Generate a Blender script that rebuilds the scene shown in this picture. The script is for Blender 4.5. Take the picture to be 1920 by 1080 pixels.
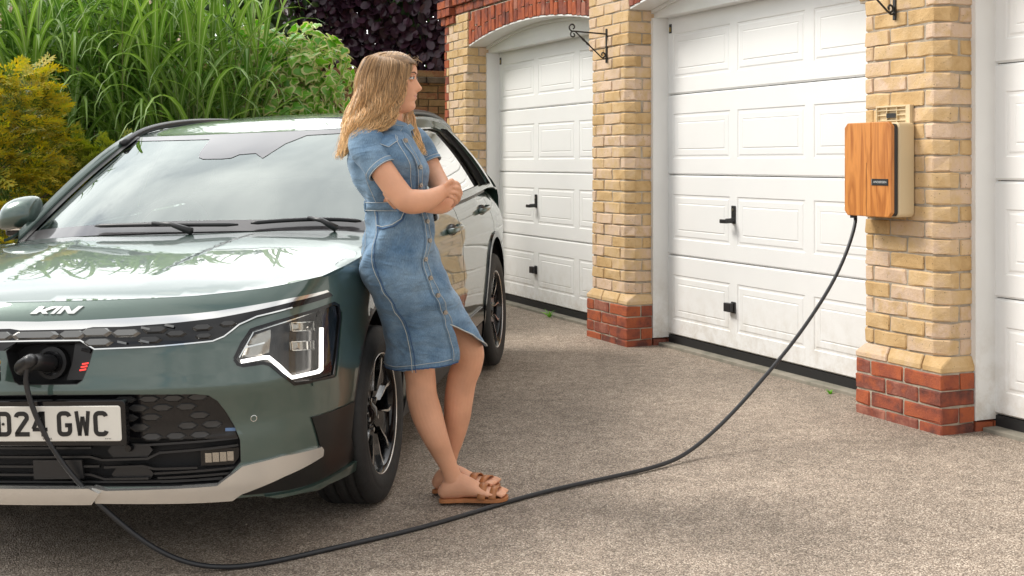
import bpy, bmesh, math, random
import numpy as np
from mathutils import Vector, Matrix, noise
from mathutils.geometry import delaunay_2d_cdt
R_ = random.Random(7)
S = bpy.context.scene
for o in list(bpy.data.objects): bpy.data.objects.remove(o)
# ---------------------------------------------------------------- camera, sky, sun, exposure
cd = bpy.data.cameras.new('camera'); cam = bpy.data.objects.new('camera', cd); S.collection.objects.link(cam)
cam.location = (0, 0, 1.22); cam.rotation_euler = (math.pi/2, 0, 0)
cd.sensor_width = 36; cd.lens = 2350/1920*36; cd.shift_y = -(540-304)/1920; cd.clip_start = .05; cd.clip_end = 600
S.camera = cam
S.view_settings.view_transform = 'Standard'; S.view_settings.look = 'None'
S.view_settings.gamma = 1; S.view_settings.use_curve_mapping = False; S.view_settings.exposure = 0.80
S.render.resolution_x = 1024; S.render.resolution_y = 576
SUN_EL = math.radians(46); SUN_AZ = math.radians(276)     # azimuth clockwise from +Y
W = bpy.data.worlds.new('World'); S.world = W; W.use_nodes = True
nt = W.node_tree; N = nt.nodes; L = nt.links; N.clear()
sky = N.new('ShaderNodeTexSky'); sky.sky_type = 'NISHITA'; sky.sun_disc = False
sky.sun_elevation = SUN_EL; sky.sun_rotation = SUN_AZ; sky.air_density = 1.0; sky.dust_density = 1.5
tc = N.new('ShaderNodeTexCoord')
sx = N.new('ShaderNodeSeparateXYZ'); L.new(tc.outputs['Generated'], sx.inputs[0])
zc = N.new('ShaderNodeMath'); zc.operation = 'MAXIMUM'; zc.inputs[1].default_value = .0; L.new(sx.outputs[2], zc.inputs[0])
za = N.new('ShaderNodeMath'); za.operation = 'ADD'; za.inputs[1].default_value = .28; L.new(zc.outputs[0], za.inputs[0])
dv = N.new('ShaderNodeVectorMath'); dv.operation = 'DIVIDE'; L.new(tc.outputs['Generated'], dv.inputs[0])
cb = N.new('ShaderNodeCombineXYZ')
for i in range(3): L.new(za.outputs[0], cb.inputs[i])
L.new(cb.outputs[0], dv.inputs[1])
nz = N.new('ShaderNodeTexNoise'); nz.inputs['Scale'].default_value = 1.15; nz.inputs['Detail'].default_value = 7; nz.inputs['Roughness'].default_value = .55; nz.inputs['Distortion'].default_value = .35
L.new(dv.outputs[0], nz.inputs['Vector'])
mr = N.new('ShaderNodeMapRange'); mr.interpolation_type = 'SMOOTHSTEP'; mr.inputs[1].default_value = .30; mr.inputs[2].default_value = .44; L.new(nz.outputs['Fac'], mr.inputs[0])
nz2 = N.new('ShaderNodeTexNoise'); nz2.inputs['Scale'].default_value = 2.6; nz2.inputs['Detail'].default_value = 6; L.new(dv.outputs[0], nz2.inputs['Vector'])
cr = N.new('ShaderNodeValToRGB'); cr.color_ramp.elements[0].position = .38; cr.color_ramp.elements[1].position = .66
cr.color_ramp.elements[0].color = (6.6, 6.8, 7.0, 1); cr.color_ramp.elements[1].color = (11.2, 11.1, 10.9, 1); L.new(nz2.outputs['Fac'], cr.inputs[0])
# cloud brightness shaped by direction: raised ahead to whiten car reflections, lowered behind camera
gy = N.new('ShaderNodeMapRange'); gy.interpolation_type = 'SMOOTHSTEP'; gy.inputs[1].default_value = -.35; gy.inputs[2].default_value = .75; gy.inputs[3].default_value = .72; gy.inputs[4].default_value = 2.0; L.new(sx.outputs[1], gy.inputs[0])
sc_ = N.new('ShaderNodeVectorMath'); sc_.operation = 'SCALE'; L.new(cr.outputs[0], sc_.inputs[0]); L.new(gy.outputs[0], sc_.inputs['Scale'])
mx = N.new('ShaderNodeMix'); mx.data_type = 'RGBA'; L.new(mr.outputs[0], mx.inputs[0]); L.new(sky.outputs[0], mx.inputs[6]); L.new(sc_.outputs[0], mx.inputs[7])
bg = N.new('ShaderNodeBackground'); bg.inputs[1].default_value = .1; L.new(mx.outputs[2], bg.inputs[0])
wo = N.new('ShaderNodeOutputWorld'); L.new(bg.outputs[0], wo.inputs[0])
ld = bpy.data.lights.new('sun', 'SUN'); ld.energy = 1.9; ld.angle = math.radians(20); ld.color = (1, .95, .88)
sun = bpy.data.objects.new('sun', ld); S.collection.objects.link(sun)
sd = Vector((math.sin(SUN_AZ)*math.cos(SUN_EL), math.cos(SUN_AZ)*math.cos(SUN_EL), math.sin(SUN_EL)))
sun.rotation_euler = sd.to_track_quat('Z', 'Y').to_euler()
# ---------------------------------------------------------------- helpers
COL = S.collection
def link(o, parent=None):
    COL.objects.link(o)
    if parent is not None: o.parent = parent
    return o
def tag(o, label=None, cat=None, group=None, kind=None):
    if label: o['label'] = label
    if cat: o['category'] = cat
    if group: o['group'] = group
    if kind: o['kind'] = kind
    return o
def empty(name, M=None, label=None, cat=None, group=None, parent=None):
    o = bpy.data.objects.new(name, None); o.empty_display_size = .1; link(o, parent)
    if M is not None: o.matrix_world = M
    return tag(o, label, cat, group)
def mesh(name, vs, fs, mats, mi=None, smooth=False):
    me = bpy.data.meshes.new(name); me.from_pydata([tuple(v) for v in vs], [], fs); 
    for m in (mats if isinstance(mats, (list, tuple)) else [mats]): me.materials.append(m)
    if mi is not None: me.polygons.foreach_set('material_index', mi)
    if smooth: me.polygons.foreach_set('use_smooth', [True]*len(fs))
    me.update(); return me
def obj(name, vs, fs, mats, parent=None, mi=None, smooth=False, kind=None, M=None):
    o = bpy.data.objects.new(name, mesh(name, vs, fs, mats, mi, smooth)); link(o, parent)
    if kind: o['kind'] = kind
    if M is not None: o.matrix_local = M
    return o
def inst(name, me, M, parent=None):
    o = bpy.data.objects.new(name, me); link(o, parent); o.matrix_local = M; return o
class MB:
    def __init__(s): s.v = []; s.f = []; s.m = []
    def add(s, vs, fs, mi=0):
        n = len(s.v); s.v += [tuple(v) for v in vs]; s.f += [tuple(i+n for i in f) for f in fs]; s.m += [mi]*len(fs); return s
    def box(s, a, b, mi=0, M=None):
        x0, y0, z0 = a; x1, y1, z1 = b
        vs = [(x0,y0,z0),(x1,y0,z0),(x1,y1,z0),(x0,y1,z0),(x0,y0,z1),(x1,y0,z1),(x1,y1,z1),(x0,y1,z1)]
        if M is not None: vs = [M @ Vector(v) for v in vs]
        return s.add(vs, [(0,3,2,1),(4,5,6,7),(0,1,5,4),(1,2,6,5),(2,3,7,6),(3,0,4,7)], mi)
    def tube(s, pts, rad, n=8, mi=0, cap=True):
        pts = [Vector(p) for p in pts]; k = len(pts)
        if not hasattr(rad, '__len__'): rad = [rad]*k
        up = None; vs = []
        for i, p in enumerate(pts):
            t = (pts[min(i+1, k-1)]-pts[max(i-1, 0)]).normalized()
            if up is None:
                up = Vector((0,0,1)) if abs(t.z) < .9 else Vector((1,0,0))
            a = (up - t*up.dot(t)).normalized(); up = a; b = t.cross(a)
            r = rad[i]
            for j in range(n):
                q = 2*math.pi*j/n; vs.append(p + (a*math.cos(q)+b*math.sin(q))*r)
        fs = [(i*n+j, i*n+(j+1) % n, (i+1)*n+(j+1) % n, (i+1)*n+j) for i in range(k-1) for j in range(n)]
        if cap: fs += [tuple(range(n-1, -1, -1)), tuple((k-1)*n+j for j in range(n))]
        return s.add(vs, fs, mi)
    def prism(s, poly, h0, h1, ax=2, mi=0, f=None):
        """poly of 2D points extruded along axis ax between h0 and h1"""
        def P(p, h):
            v = [p[0], p[1]]; v.insert(ax, h); return tuple(v)
        n = len(poly); vs = [P(p, h0) for p in poly]+[P(p, h1) for p in poly]
        if f: vs = [f(v) for v in vs]
        return s.add(vs, [tuple(range(n-1, -1, -1)), tuple(range(n, 2*n))]+[(i, (i+1) % n, n+(i+1) % n, n+i) for i in range(n)], mi)
    def build(s, name, mats, parent=None, smooth=False, kind=None, M=None, bevel=0, seg=2, fixn=True):
        o = obj(name, s.v, s.f, mats, parent, s.m, smooth, kind, M)
        if fixn or bevel:
            bm = bmesh.new(); bm.from_mesh(o.data)
            if fixn: bmesh.ops.recalc_face_normals(bm, faces=bm.faces)
            if bevel:
                es = [e for e in bm.edges if len(e.link_faces) == 2 and e.calc_face_angle(0) > .4]
                bmesh.ops.bevel(bm, geom=es, offset=bevel, segments=seg, profile=.5, affect='EDGES', clamp_overlap=True)
            bm.to_mesh(o.data); bm.free()
        return o
def crom(P, n, closed=False):
    """Catmull-Rom through points P (list of tuples), n samples per span"""
    P = [np.array(p, float) for p in P]; k = len(P); out = []
    for i in range(k if closed else k-1):
        if closed: a, b, c, d = P[i-1], P[i], P[(i+1) % k], P[(i+2) % k]
        else:
            b, c = P[i], P[i+1]; a = P[i-1] if i else 2*b-c; d = P[i+2] if i+2 < k else 2*c-b
        for j in range(n):
            t = j/n; out.append(.5*((2*b)+(c-a)*t+(2*a-5*b+4*c-d)*t*t+(3*b-a-3*c+d)*t**3))
    if not closed: out.append(P[-1])
    return [tuple(o) for o in out]
# ---------------------------------------------------------------- materials
def newmat(name):
    m = bpy.data.materials.new(name); m.use_nodes = True; nt = m.node_tree
    b = nt.nodes['Principled BSDF']; return m, nt, b
def mat(name, col, rough=.5, metal=0, spec=.5, coat=0, noise_amt=0, scale=8, bump=0, bscale=60, rnd=0, emit=0, trans=0, col2=None, ior=1.5, coords='Object', detail=5, sheen=0, sss=0):
    m, nt, b = newmat(name); N = nt.nodes; L = nt.links
    b.inputs['Base Color'].default_value = (*col, 1); b.inputs['Roughness'].default_value = rough
    b.inputs['Metallic'].default_value = metal; b.inputs['Specular IOR Level'].default_value = spec; b.inputs['IOR'].default_value = ior
    b.inputs['Coat Weight'].default_value = coat; b.inputs['Coat Roughness'].default_value = .03
    b.inputs['Sheen Weight'].default_value = sheen
    if sss: b.inputs['Subsurface Weight'].default_value = sss; b.inputs['Subsurface Radius'].default_value = (.02, .008, .004); b.inputs['Subsurface Scale'].default_value = .5
    b.inputs['Transmission Weight'].default_value = trans
    if emit: b.inputs['Emission Color'].default_value = (*col, 1); b.inputs['Emission Strength'].default_value = emit
    tc = N.new('ShaderNodeTexCoord'); src = None
    if noise_amt or col2:
        n = N.new('ShaderNodeTexNoise'); n.inputs['Scale'].default_value = scale; n.inputs['Detail'].default_value = detail; L.new(tc.outputs[coords], n.inputs['Vector'])
        r = N.new('ShaderNodeValToRGB'); r.color_ramp.elements[0].position = .35; r.color_ramp.elements[1].position = .65
        c2 = col2 or tuple(min(1, c*(1+noise_amt)) for c in col); c1 = col if col2 else tuple(c*(1-noise_amt) for c in col)
        r.color_ramp.elements[0].color = (*c1, 1); r.color_ramp.elements[1].color = (*c2, 1); L.new(n.outputs['Fac'], r.inputs[0]); src = r.outputs[0]
    if rnd:
        oi = N.new('ShaderNodeObjectInfo'); h = N.new('ShaderNodeHueSaturation')
        mp = N.new('ShaderNodeMapRange'); mp.inputs[3].default_value = 1-rnd; mp.inputs[4].default_value = 1+rnd; L.new(oi.outputs['Random'], mp.inputs[0]); L.new(mp.outputs[0], h.inputs['Value'])
        ml = N.new('ShaderNodeMath'); ml.operation = 'MULTIPLY_ADD'; ml.inputs[1].default_value = 7.31; ml.inputs[2].default_value = 0; L.new(oi.outputs['Random'], ml.inputs[0])
        fr = N.new('ShaderNodeMath'); fr.operation = 'FRACT'; L.new(ml.outputs[0], fr.inputs[0])
        mp2 = N.new('ShaderNodeMapRange'); mp2.inputs[3].default_value = .5-rnd*.06; mp2.inputs[4].default_value = .5+rnd*.06; L.new(fr.outputs[0], mp2.inputs[0]); L.new(mp2.outputs[0], h.inputs['Hue'])
        if src: L.new(src, h.inputs['Color'])
        else: h.inputs['Color'].default_value = (*col, 1)
        src = h.outputs[0]
    if src: L.new(src, b.inputs['Base Color'])
    if bump:
        n = N.new('ShaderNodeTexNoise'); n.inputs['Scale'].default_value = bscale; n.inputs['Detail'].default_value = 6; L.new(tc.outputs[coords], n.inputs['Vector'])
        bp = N.new('ShaderNodeBump'); bp.inputs['Strength'].default_value = bump; bp.inputs['Distance'].default_value = .01; L.new(n.outputs['Fac'], bp.inputs['Height']); L.new(bp.outputs[0], b.inputs['Normal'])
    return m
# ================================================================= SETTING
TH = math.radians(66.6)
P3 = Vector((1.9065, 5.567, 0)); DW = Vector((math.cos(TH), -math.sin(TH), 0)); NW = Vector((math.sin(TH), math.cos(TH), 0))
MOD = 2.9
# wall frame: x = s along the garage fronts (to the right / nearer), y = depth into the garage, z up
MW = Matrix(((DW.x, NW.x, 0, P3.x), (DW.y, NW.y, 0, P3.y), (0, 0, 1, 0), (0, 0, 0, 1)))
GX, GY = .0405, .0252           # fall of the drive
CO = Vector((-1.4985, 4.0, -.1276))   # car origin on the ground
def gz(x, y):
    p = CO.z + GX*(x-CO.x) + GY*(y-CO.y); k = .04
    h = max(k-abs(p-.004), 0)/k
    return min(p, .004)-h*h*k*.25
# --- ground
def mat_ground():
    m, nt, b = newmat('tarmac_drive'); N = nt.nodes; L = nt.links
    tc = N.new('ShaderNodeTexCoord')
    v = N.new('ShaderNodeTexVoronoi'); v.inputs['Scale'].default_value = 200; L.new(tc.outputs['Object'], v.inputs['Vector'])
    r = N.new('ShaderNodeValToRGB'); e = r.color_ramp.elements
    sp = N.new('ShaderNodeSeparateColor'); L.new(v.outputs['Color'], sp.inputs[0])
    e[0].position = .0; e[0].color = (.23, .18, .14, 1); e[1].position = 1; e[1].color = (.78, .67, .55, 1)
    for p, c in ((.25, (.33, .265, .208, 1)), (.55, (.44, .358, .285, 1)), (.82, (.56, .465, .375, 1))):
        q = e.new(p); q.color = c
    L.new(sp.outputs[0], r.inputs[0])
    n = N.new('ShaderNodeTexNoise'); n.inputs['Scale'].default_value = .9; n.inputs['Detail'].default_value = 7; n.inputs['Roughness'].default_value = .6; L.new(tc.outputs['Object'], n.inputs['Vector'])
    n3 = N.new('ShaderNodeTexNoise'); n3.inputs['Scale'].default_value = 14; n3.inputs['Detail'].default_value = 5; L.new(tc.outputs['Object'], n3.inputs['Vector'])
    m1 = N.new('ShaderNodeMapRange'); m1.inputs[1].default_value = .3; m1.inputs[2].default_value = .7; m1.inputs[3].default_value = .72; m1.inputs[4].default_value = 1.22; L.new(n.outputs['Fac'], m1.inputs[0])
    m3 = N.new('ShaderNodeMapRange'); m3.inputs[1].default_value = .3; m3.inputs[2].default_value = .7; m3.inputs[3].default_value = .82; m3.inputs[4].default_value = 1.15; L.new(n3.outputs['Fac'], m3.inputs[0])
    mu = N.new('ShaderNodeMath'); mu.operation = 'MULTIPLY'; L.new(m1.outputs[0], mu.inputs[0]); L.new(m3.outputs[0], mu.inputs[1])
    # dark gaps between stones
    de = N.new('ShaderNodeMapRange'); de.inputs[1].default_value = .35; de.inputs[2].default_value = .75; de.inputs[3].default_value = 1.0; de.inputs[4].default_value = .45; L.new(v.outputs['Distance'], de.inputs[0])
    mu2 = N.new('ShaderNodeMath'); mu2.operation = 'MULTIPLY'; L.new(mu.outputs[0], mu2.inputs[0]); L.new(de.outputs[0], mu2.inputs[1])
    mm = N.new('ShaderNodeMix'); mm.data_type = 'RGBA'; mm.blend_type = 'MULTIPLY'; mm.inputs[0].default_value = 1
    L.new(r.outputs[0], mm.inputs[6]); L.new(mu2.outputs[0], mm.inputs[7]); L.new(mm.outputs[2], b.inputs['Base Color'])
    b.inputs['Roughness'].default_value = .8; b.inputs['Specular IOR Level'].default_value = .3
    bp = N.new('ShaderNodeBump'); bp.inputs['Strength'].default_value = .9; bp.inputs['Distance'].default_value = .004; bp.invert = True
    L.new(v.outputs['Distance'], bp.inputs['Height']); L.new(bp.outputs[0], b.inputs['Normal'])
    return m
def axis(lo, hi, far, st):
    a = list(np.arange(lo, hi+1e-6, st)); return [-far, -far/3, -far/8]+a+[far/8, far/3, far]
xs = [-300, -80, -25]+list(np.arange(-9, 9.01, .25))+[25, 80, 300]; ys = [-300, -80, -25]+list(np.arange(-6, 16.01, .25))+[25, 80, 300]
vs = []; 
for y in ys:
    for x in xs: 
        cx_, cy_ = max(-12, min(9, x)), max(-8, min(16, y))
        vs.append((x, y, gz(cx_, cy_)+.0035*noise.noise(Vector((x*1.3, y*1.3, 0)))))
nx = len(xs); fs = [(j*nx+i, j*nx+i+1, (j+1)*nx+i+1, (j+1)*nx+i) for j in range(len(ys)-1) for i in range(nx-1)]
obj('drive_ground', vs, fs, mat_ground(), smooth=True, kind='structure')
# --- brick
def mat_brick(name, stops, pit=.5):
    m, nt, b = newmat(name); N = nt.nodes; L = nt.links
    tc = N.new('ShaderNodeTexCoord'); oi = N.new('ShaderNodeObjectInfo')
    ad = N.new('ShaderNodeVectorMath'); ad.operation = 'MULTIPLY_ADD'; cb = N.new('ShaderNodeCombineXYZ')
    for i in range(3): L.new(oi.outputs['Random'], cb.inputs[i])
    L.new(cb.outputs[0], ad.inputs[0]); ad.inputs[1].default_value = (37, 91, 53); L.new(tc.outputs['Object'], ad.inputs[2])
    r = N.new('ShaderNodeValToRGB'); e = r.color_ramp.elements
    e[0].position = 0; e[0].color = (*stops[0], 1); e[1].position = 1; e[1].color = (*stops[-1], 1)
    for i, c in enumerate(stops[1:-1]): q = e.new((i+1)/(len(stops)-1)); q.color = (*c, 1)
    n = N.new('ShaderNodeTexNoise'); n.inputs['Scale'].default_value = 9; n.inputs['Detail'].default_value = 6; n.inputs['Roughness'].default_value = .65; L.new(ad.outputs[0], n.inputs['Vector'])
    s1 = N.new('ShaderNodeMapRange'); s1.inputs[1].default_value = .3; s1.inputs[2].default_value = .7; s1.inputs[3].default_value = -.3; s1.inputs[4].default_value = .3; L.new(n.outputs['Fac'], s1.inputs[0])
    mp0 = N.new('ShaderNodeMapRange'); mp0.inputs[3].default_value = .12; mp0.inputs[4].default_value = .88; L.new(oi.outputs['Random'], mp0.inputs[0])
    a2 = N.new('ShaderNodeMath'); a2.operation = 'ADD'; L.new(mp0.outputs[0], a2.inputs[0]); L.new(s1.outputs[0], a2.inputs[1]); L.new(a2.outputs[0], r.inputs[0])
    # dark iron spots and pits
    v = N.new('ShaderNodeTexVoronoi'); v.inputs['Scale'].default_value = 55; L.new(ad.outputs[0], v.inputs['Vector'])
    lt = N.new('ShaderNodeMapRange'); lt.inputs[1].default_value = .10; lt.inputs[2].default_value = .2; L.new(v.outputs['Distance'], lt.inputs[0])
    n4 = N.new('ShaderNodeTexNoise'); n4.inputs['Scale'].default_value = 22; L.new(ad.outputs[0], n4.inputs['Vector'])
    g4 = N.new('ShaderNodeMath'); g4.operation = 'LESS_THAN'; g4.inputs[1].default_value = .55; L.new(n4.outputs['Fac'], g4.inputs[0])
    mxm = N.new('ShaderNodeMath'); mxm.operation = 'MAXIMUM'; L.new(lt.outputs[0], mxm.inputs[0]); L.new(g4.outputs[0], mxm.inputs[1])
    mk = N.new('ShaderNodeMapRange'); mk.inputs[3].default_value = pit; mk.inputs[4].default_value = 1; L.new(mxm.outputs[0], mk.inputs[0])
    mm = N.new('ShaderNodeMix'); mm.data_type = 'RGBA'; mm.blend_type = 'MULTIPLY'; mm.inputs[0].default_value = 1; L.new(r.outputs[0], mm.inputs[6]); L.new(mk.outputs[0], mm.inputs[7]); L.new(mm.outputs[2], b.inputs['Base Color'])
    b.inputs['Roughness'].default_value = .88; b.inputs['Specular IOR Level'].default_value = .2
    n2 = N.new('ShaderNodeTexNoise'); n2.inputs['Scale'].default_value = 65; n2.inputs['Detail'].default_value = 8; n2.inputs['Roughness'].default_value = .7; L.new(ad.outputs[0], n2.inputs['Vector'])
    bp = N.new('ShaderNodeBump'); bp.inputs['Strength'].default_value = .75; bp.inputs['Distance'].default_value = .006; L.new(n2.outputs['Fac'], bp.inputs['Height']); L.new(bp.outputs[0], b.inputs['Normal'])
    return m
M_YEL = mat_brick('yellow_stock_brick', [(.50, .325, .15), (.58, .39, .19), (.63, .445, .24), (.65, .47, .30), (.67, .50, .37), (.59, .41, .23)])
M_RED = mat_brick('red_brick', [(.13, .055, .045), (.30, .085, .05), (.42, .115, .05), (.22, .075, .055), (.38, .16, .11)], .6)
M_BRN = mat_brick('old_brown_brick', [(.13, .095, .05), (.19, .13, .065), (.24, .165, .085), (.20, .09, .05), (.16, .13, .06)], .6)
M_MOR = mat('mortar', (.40, .345, .27), .95, noise_amt=.2, scale=18, bump=.5, bscale=90)
M_MOR2 = mat('old_mortar', (.10, .08, .055), .95, noise_amt=.3, scale=18, bump=.5, bscale=90)
M_WHITE = mat('white_painted_upvc', (.80, .80, .78), .35, noise_amt=.03, scale=3, bump=.03, bscale=25)
M_DOOR = mat('white_steel_door', (.82, .82, .805), .42, noise_amt=.02, scale=2, bump=.05, bscale=140)
def grime(m, z1, amt, col=(.45, .38, .28)):
    # splashed dirt low down on an upright surface
    nt = m.node_tree; N = nt.nodes; L = nt.links; b = N['Principled BSDF']; src = b.inputs['Base Color'].links[0].from_socket
    g = N.new('ShaderNodeNewGeometry'); s = N.new('ShaderNodeSeparateXYZ'); L.new(g.outputs['Position'], s.inputs[0])
    r = N.new('ShaderNodeMapRange'); r.inputs[1].default_value = z1; r.inputs[2].default_value = 0; L.new(s.outputs[2], r.inputs[0])
    n = N.new('ShaderNodeTexNoise'); n.inputs['Scale'].default_value = 11; n.inputs['Detail'].default_value = 8; n.inputs['Roughness'].default_value = .7; L.new(g.outputs['Position'], n.inputs[0])
    n2 = N.new('ShaderNodeMapRange'); n2.inputs[1].default_value = .42; n2.inputs[2].default_value = .75; L.new(n.outputs['Fac'], n2.inputs[0])
    p = N.new('ShaderNodeMath'); p.operation = 'POWER'; p.inputs[1].default_value = 1.6; L.new(r.outputs[0], p.inputs[0])
    q = N.new('ShaderNodeMath'); q.operation = 'MULTIPLY'; L.new(p.outputs[0], q.inputs[0]); L.new(n2.outputs[0], q.inputs[1])
    q2 = N.new('ShaderNodeMath'); q2.operation = 'MULTIPLY'; q2.inputs[1].default_value = amt; L.new(q.outputs[0], q2.inputs[0])
    mx = N.new('ShaderNodeMix'); mx.data_type = 'RGBA'; mx.inputs[7].default_value = (*col, 1); L.new(q2.outputs[0], mx.inputs[0]); L.new(src, mx.inputs[6]); L.new(mx.outputs[2], b.inputs['Base Color'])
grime(M_DOOR, .55, .8); grime(M_WHITE, .7, 1.0)
M_BLKP = mat('black_plastic', (.018, .018, .019), .45)
M_SEAL = mat('black_rubber_seal', (.015, .015, .015), .6)
M_STEEL = mat('brushed_steel', (.5, .47, .4), .35, metal=1)
M_IRON = mat('black_wrought_iron', (.022, .02, .018), .5, bump=.3, bscale=80)
def brickmesh(poly, h, seed, mt, bev=.005, jit=.0026):
    """a single brick: plan polygon extruded to height h, worn arrises, uneven faces"""
    r = random.Random(seed); n = len(poly); bm = bmesh.new()
    b = [bm.verts.new((p[0], p[1], 0)) for p in poly]; t = [bm.verts.new((p[0], p[1], h)) for p in poly]
    bm.faces.new(b[::-1]); bm.faces.new(t)
    for i in range(n): bm.faces.new((b[i], b[(i+1) % n], t[(i+1) % n], t[i]))
    long = [e for e in bm.edges if e.calc_length() > .15]
    if long: bmesh.ops.subdivide_edges(bm, edges=long, cuts=1, use_grid_fill=True)
    es = [e for e in bm.edges if e.calc_face_angle(0) > .5]
    bmesh.ops.bevel(bm, geom=es, offset=bev, segments=1, affect='EDGES', clamp_overlap=True)
    for v in bm.verts: v.co += Vector((r.uniform(-jit, jit), r.uniform(-jit, jit), r.uniform(-jit, jit)*1.3))
    bm.normal_update()
    me = bpy.data.meshes.new('brick'); bm.to_mesh(me); bm.free(); me.materials.append(mt); return me
_bc = {}
def bk(poly, mt, h=.067, bev=.005, nv=6):
    key = (tuple((round(a, 3), round(b, 3)) for a, b in poly), mt.name, h); k = (key, R_.randrange(nv))
    if k not in _bc: _bc[k] = brickmesh(poly, h, hash(k) % 9999 if False else len(_bc)+1, mt, bev)
    return _bc[k]
def rect(w, d): return [(0, 0), (w, 0), (w, d), (0, d)]
def chamf(w, d, l=0, r=0):
    p = []
    p += [(l, 0)] if l else [(0, 0)]
    p += [(w-r, 0), (w, r)] if r else [(w, 0)]
    p += [(w, d), (0, d)]
    if l: p += [(0, l)]
    return p
garage = empty('garage_block', MW, 'yellow brick garage block with three white up-and-over doors, red arches and red plinths', 'building')
def put(poly, mt, x, y, z, par, rz=0, h=.067, bev=.005):
    o = inst('brick', bk(poly, mt, h, bev), Matrix.Translation((x+R_.uniform(-.0015, .0015), y+R_.uniform(-.002, .002), z+R_.uniform(-.001, .001))) @ Matrix.Rotation(rz+R_.uniform(-.006, .006), 4, 'Z'), par)
    return o
Z0 = -.022; CH = .055; PWD = .566
def pillar(s0, zt, first=False, courses_cham_top=27):
    """shaft from s0-.58 to s0-.028; plinth 28 mm proud; depth .34"""
    par = empty('brick_pillar', parent=garage); par.matrix_local = Matrix.Translation((s0, 0, 0))
    x1 = -.020; x0 = x1-PWD-.004; yf = .019; D = .30
    nc = int((zt-Z0)/.075)+1
    core = MB(); c = .0065
    core.prism([(x0+c+CH, yf+c), (x1-c-CH, yf+c), (x1-c, yf+c+CH), (x1-c, D), (x0+c, D), (x0+c, yf+c+CH)], .25, Z0+27*.075)
    core.prism([(x0+c, yf+c), (x1-c, yf+c), (x1-c, D), (x0+c, D)], Z0+27*.075-.01, Z0+nc*.075)
    core.prism([(x0+c, c), (-c, c), (-c, .19), (x0+c, .19)], -.1, Z0+4*.075+.004)
    core.build('mortar', M_MOR, par)
    for k in range(nc):
        z = Z0+k*.075; A = k % 2 == 0
        pl = k < 4; mt = M_RED if pl else M_YEL
        if pl: X0, X1, Y, ch, cl = x0+.004, 0, 0, 0, 0
        else:
            X0, X1, Y = x0, x1, yf; ch = CH if 5 <= k < 27 else 0; cl = ch if not first else 0
        w = X1-X0
        if first and not pl: cl = 0
        if pl: # plinth is a little wider: stretch joints
            seq = [.215, .225, .148] if A else [.105, .228, .255]
        else: seq = [.215, .215, .102] if A else [.102, .215, .215]
        x = X0
        tot = sum(seq)+.02; seq = [q*(w-.02)/(tot-.02) for q in seq]
        for i, q in enumerate(seq):
            l = cl if i == 0 else 0; rr = ch if i == 2 else 0
            m_ = mt
            if first and i == 0 and not pl:
                m_ = M_RED; 
                # red quoin with a yellow closer
                if A:
                    put(rect(.102, .102), M_RED, x, Y, z, par); put(rect(.103, .102), M_YEL, x+.112, Y, z, par); x += q+.01; continue
                q0 = .05; put(rect(.045, .102), M_RED, x, Y, z, par); put(rect(q-.055, .102), M_YEL, x+.055, Y, z, par); x += q+.01; continue
            if i == 2 and A: dd = .215 if not pl else .19           # corner brick runs into the reveal
            elif i == 0 and not A: dd = .215
            else: dd = .102
            if k == 4: # cant course weathering back from the plinth to the shaft
                me = stop_brick(q, .102 if not (A and i == 2) else .19, .018, m_, i == 2, i == 0)
                inst('brick', me, Matrix.Translation((x, Y, z)), par); x += q+.01; continue
            put(chamf(q, dd, l, rr), m_, x, Y, z, par); x += q+.01
        if k == 0:
            for yy in (.20, .312): put(rect(.10, .10), M_RED, -.100, yy, z, par)
        # reveal closer
        if pl or k == 4:
            if not A: put(rect(.102, .078 if pl else .06), mt, X1-.102, Y+.112, z, par)
        elif A: put(rect(.07, .06), mt, X1-.07, Y+.225, z, par)
        else: put(rect(.102, .16), mt, X1-.102, Y+.112, z, par)
    return par
def stop_brick(w, d, out, mt, right=True, left=False):
    """square at the bottom (proud by out), chamfered at the top corner"""
    c = CH; xo = w+out if right else w
    zb = [(0, -out), (xo, -out), (xo, -out), (xo, d), (0, d)]
    zt_ = [(c if left else 0, 0), (w-c, 0), (w, c), (w, d), (0, d)] if right else [(c if left else 0, 0), (w, 0), (w, 0), (w, d), (0, d)]
    h = .067; n = 5
    vs = [(p[0], p[1], 0) for p in zb]+[(p[0], p[1], .024) for p in zb]+[(p[0], p[1], h) for p in zt_]
    # lift: keep faces near vertical for lower 30 %
    fs = [tuple(range(n-1, -1, -1)), tuple(range(2*n, 3*n))]+[(k*n+i, k*n+(i+1) % n, (k+1)*n+(i+1) % n, (k+1)*n+i) for k in (0, 1) for i in range(n)]
    bm = bmesh.new(); bvs = [bm.verts.new(v) for v in vs]
    for f in fs: bm.faces.new([bvs[i] for i in f])
    bmesh.ops.remove_doubles(bm, verts=bm.verts, dist=1e-4)
    bmesh.ops.bevel(bm, geom=[e for e in bm.edges if len(e.link_faces) == 2 and e.calc_face_angle(0) > .5], offset=.004, segments=1, affect='EDGES', clamp_overlap=True)
    bmesh.ops.recalc_face_normals(bm, faces=bm.faces)
    me = bpy.data.meshes.new('brick'); bm.to_mesh(me); bm.free(); me.materials.append(mt); return me
pillar(0, 2.47); pillar(-MOD, 2.47); pillar(-2*MOD, 2.47, first=True); pillar(MOD, 2.47)
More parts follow.
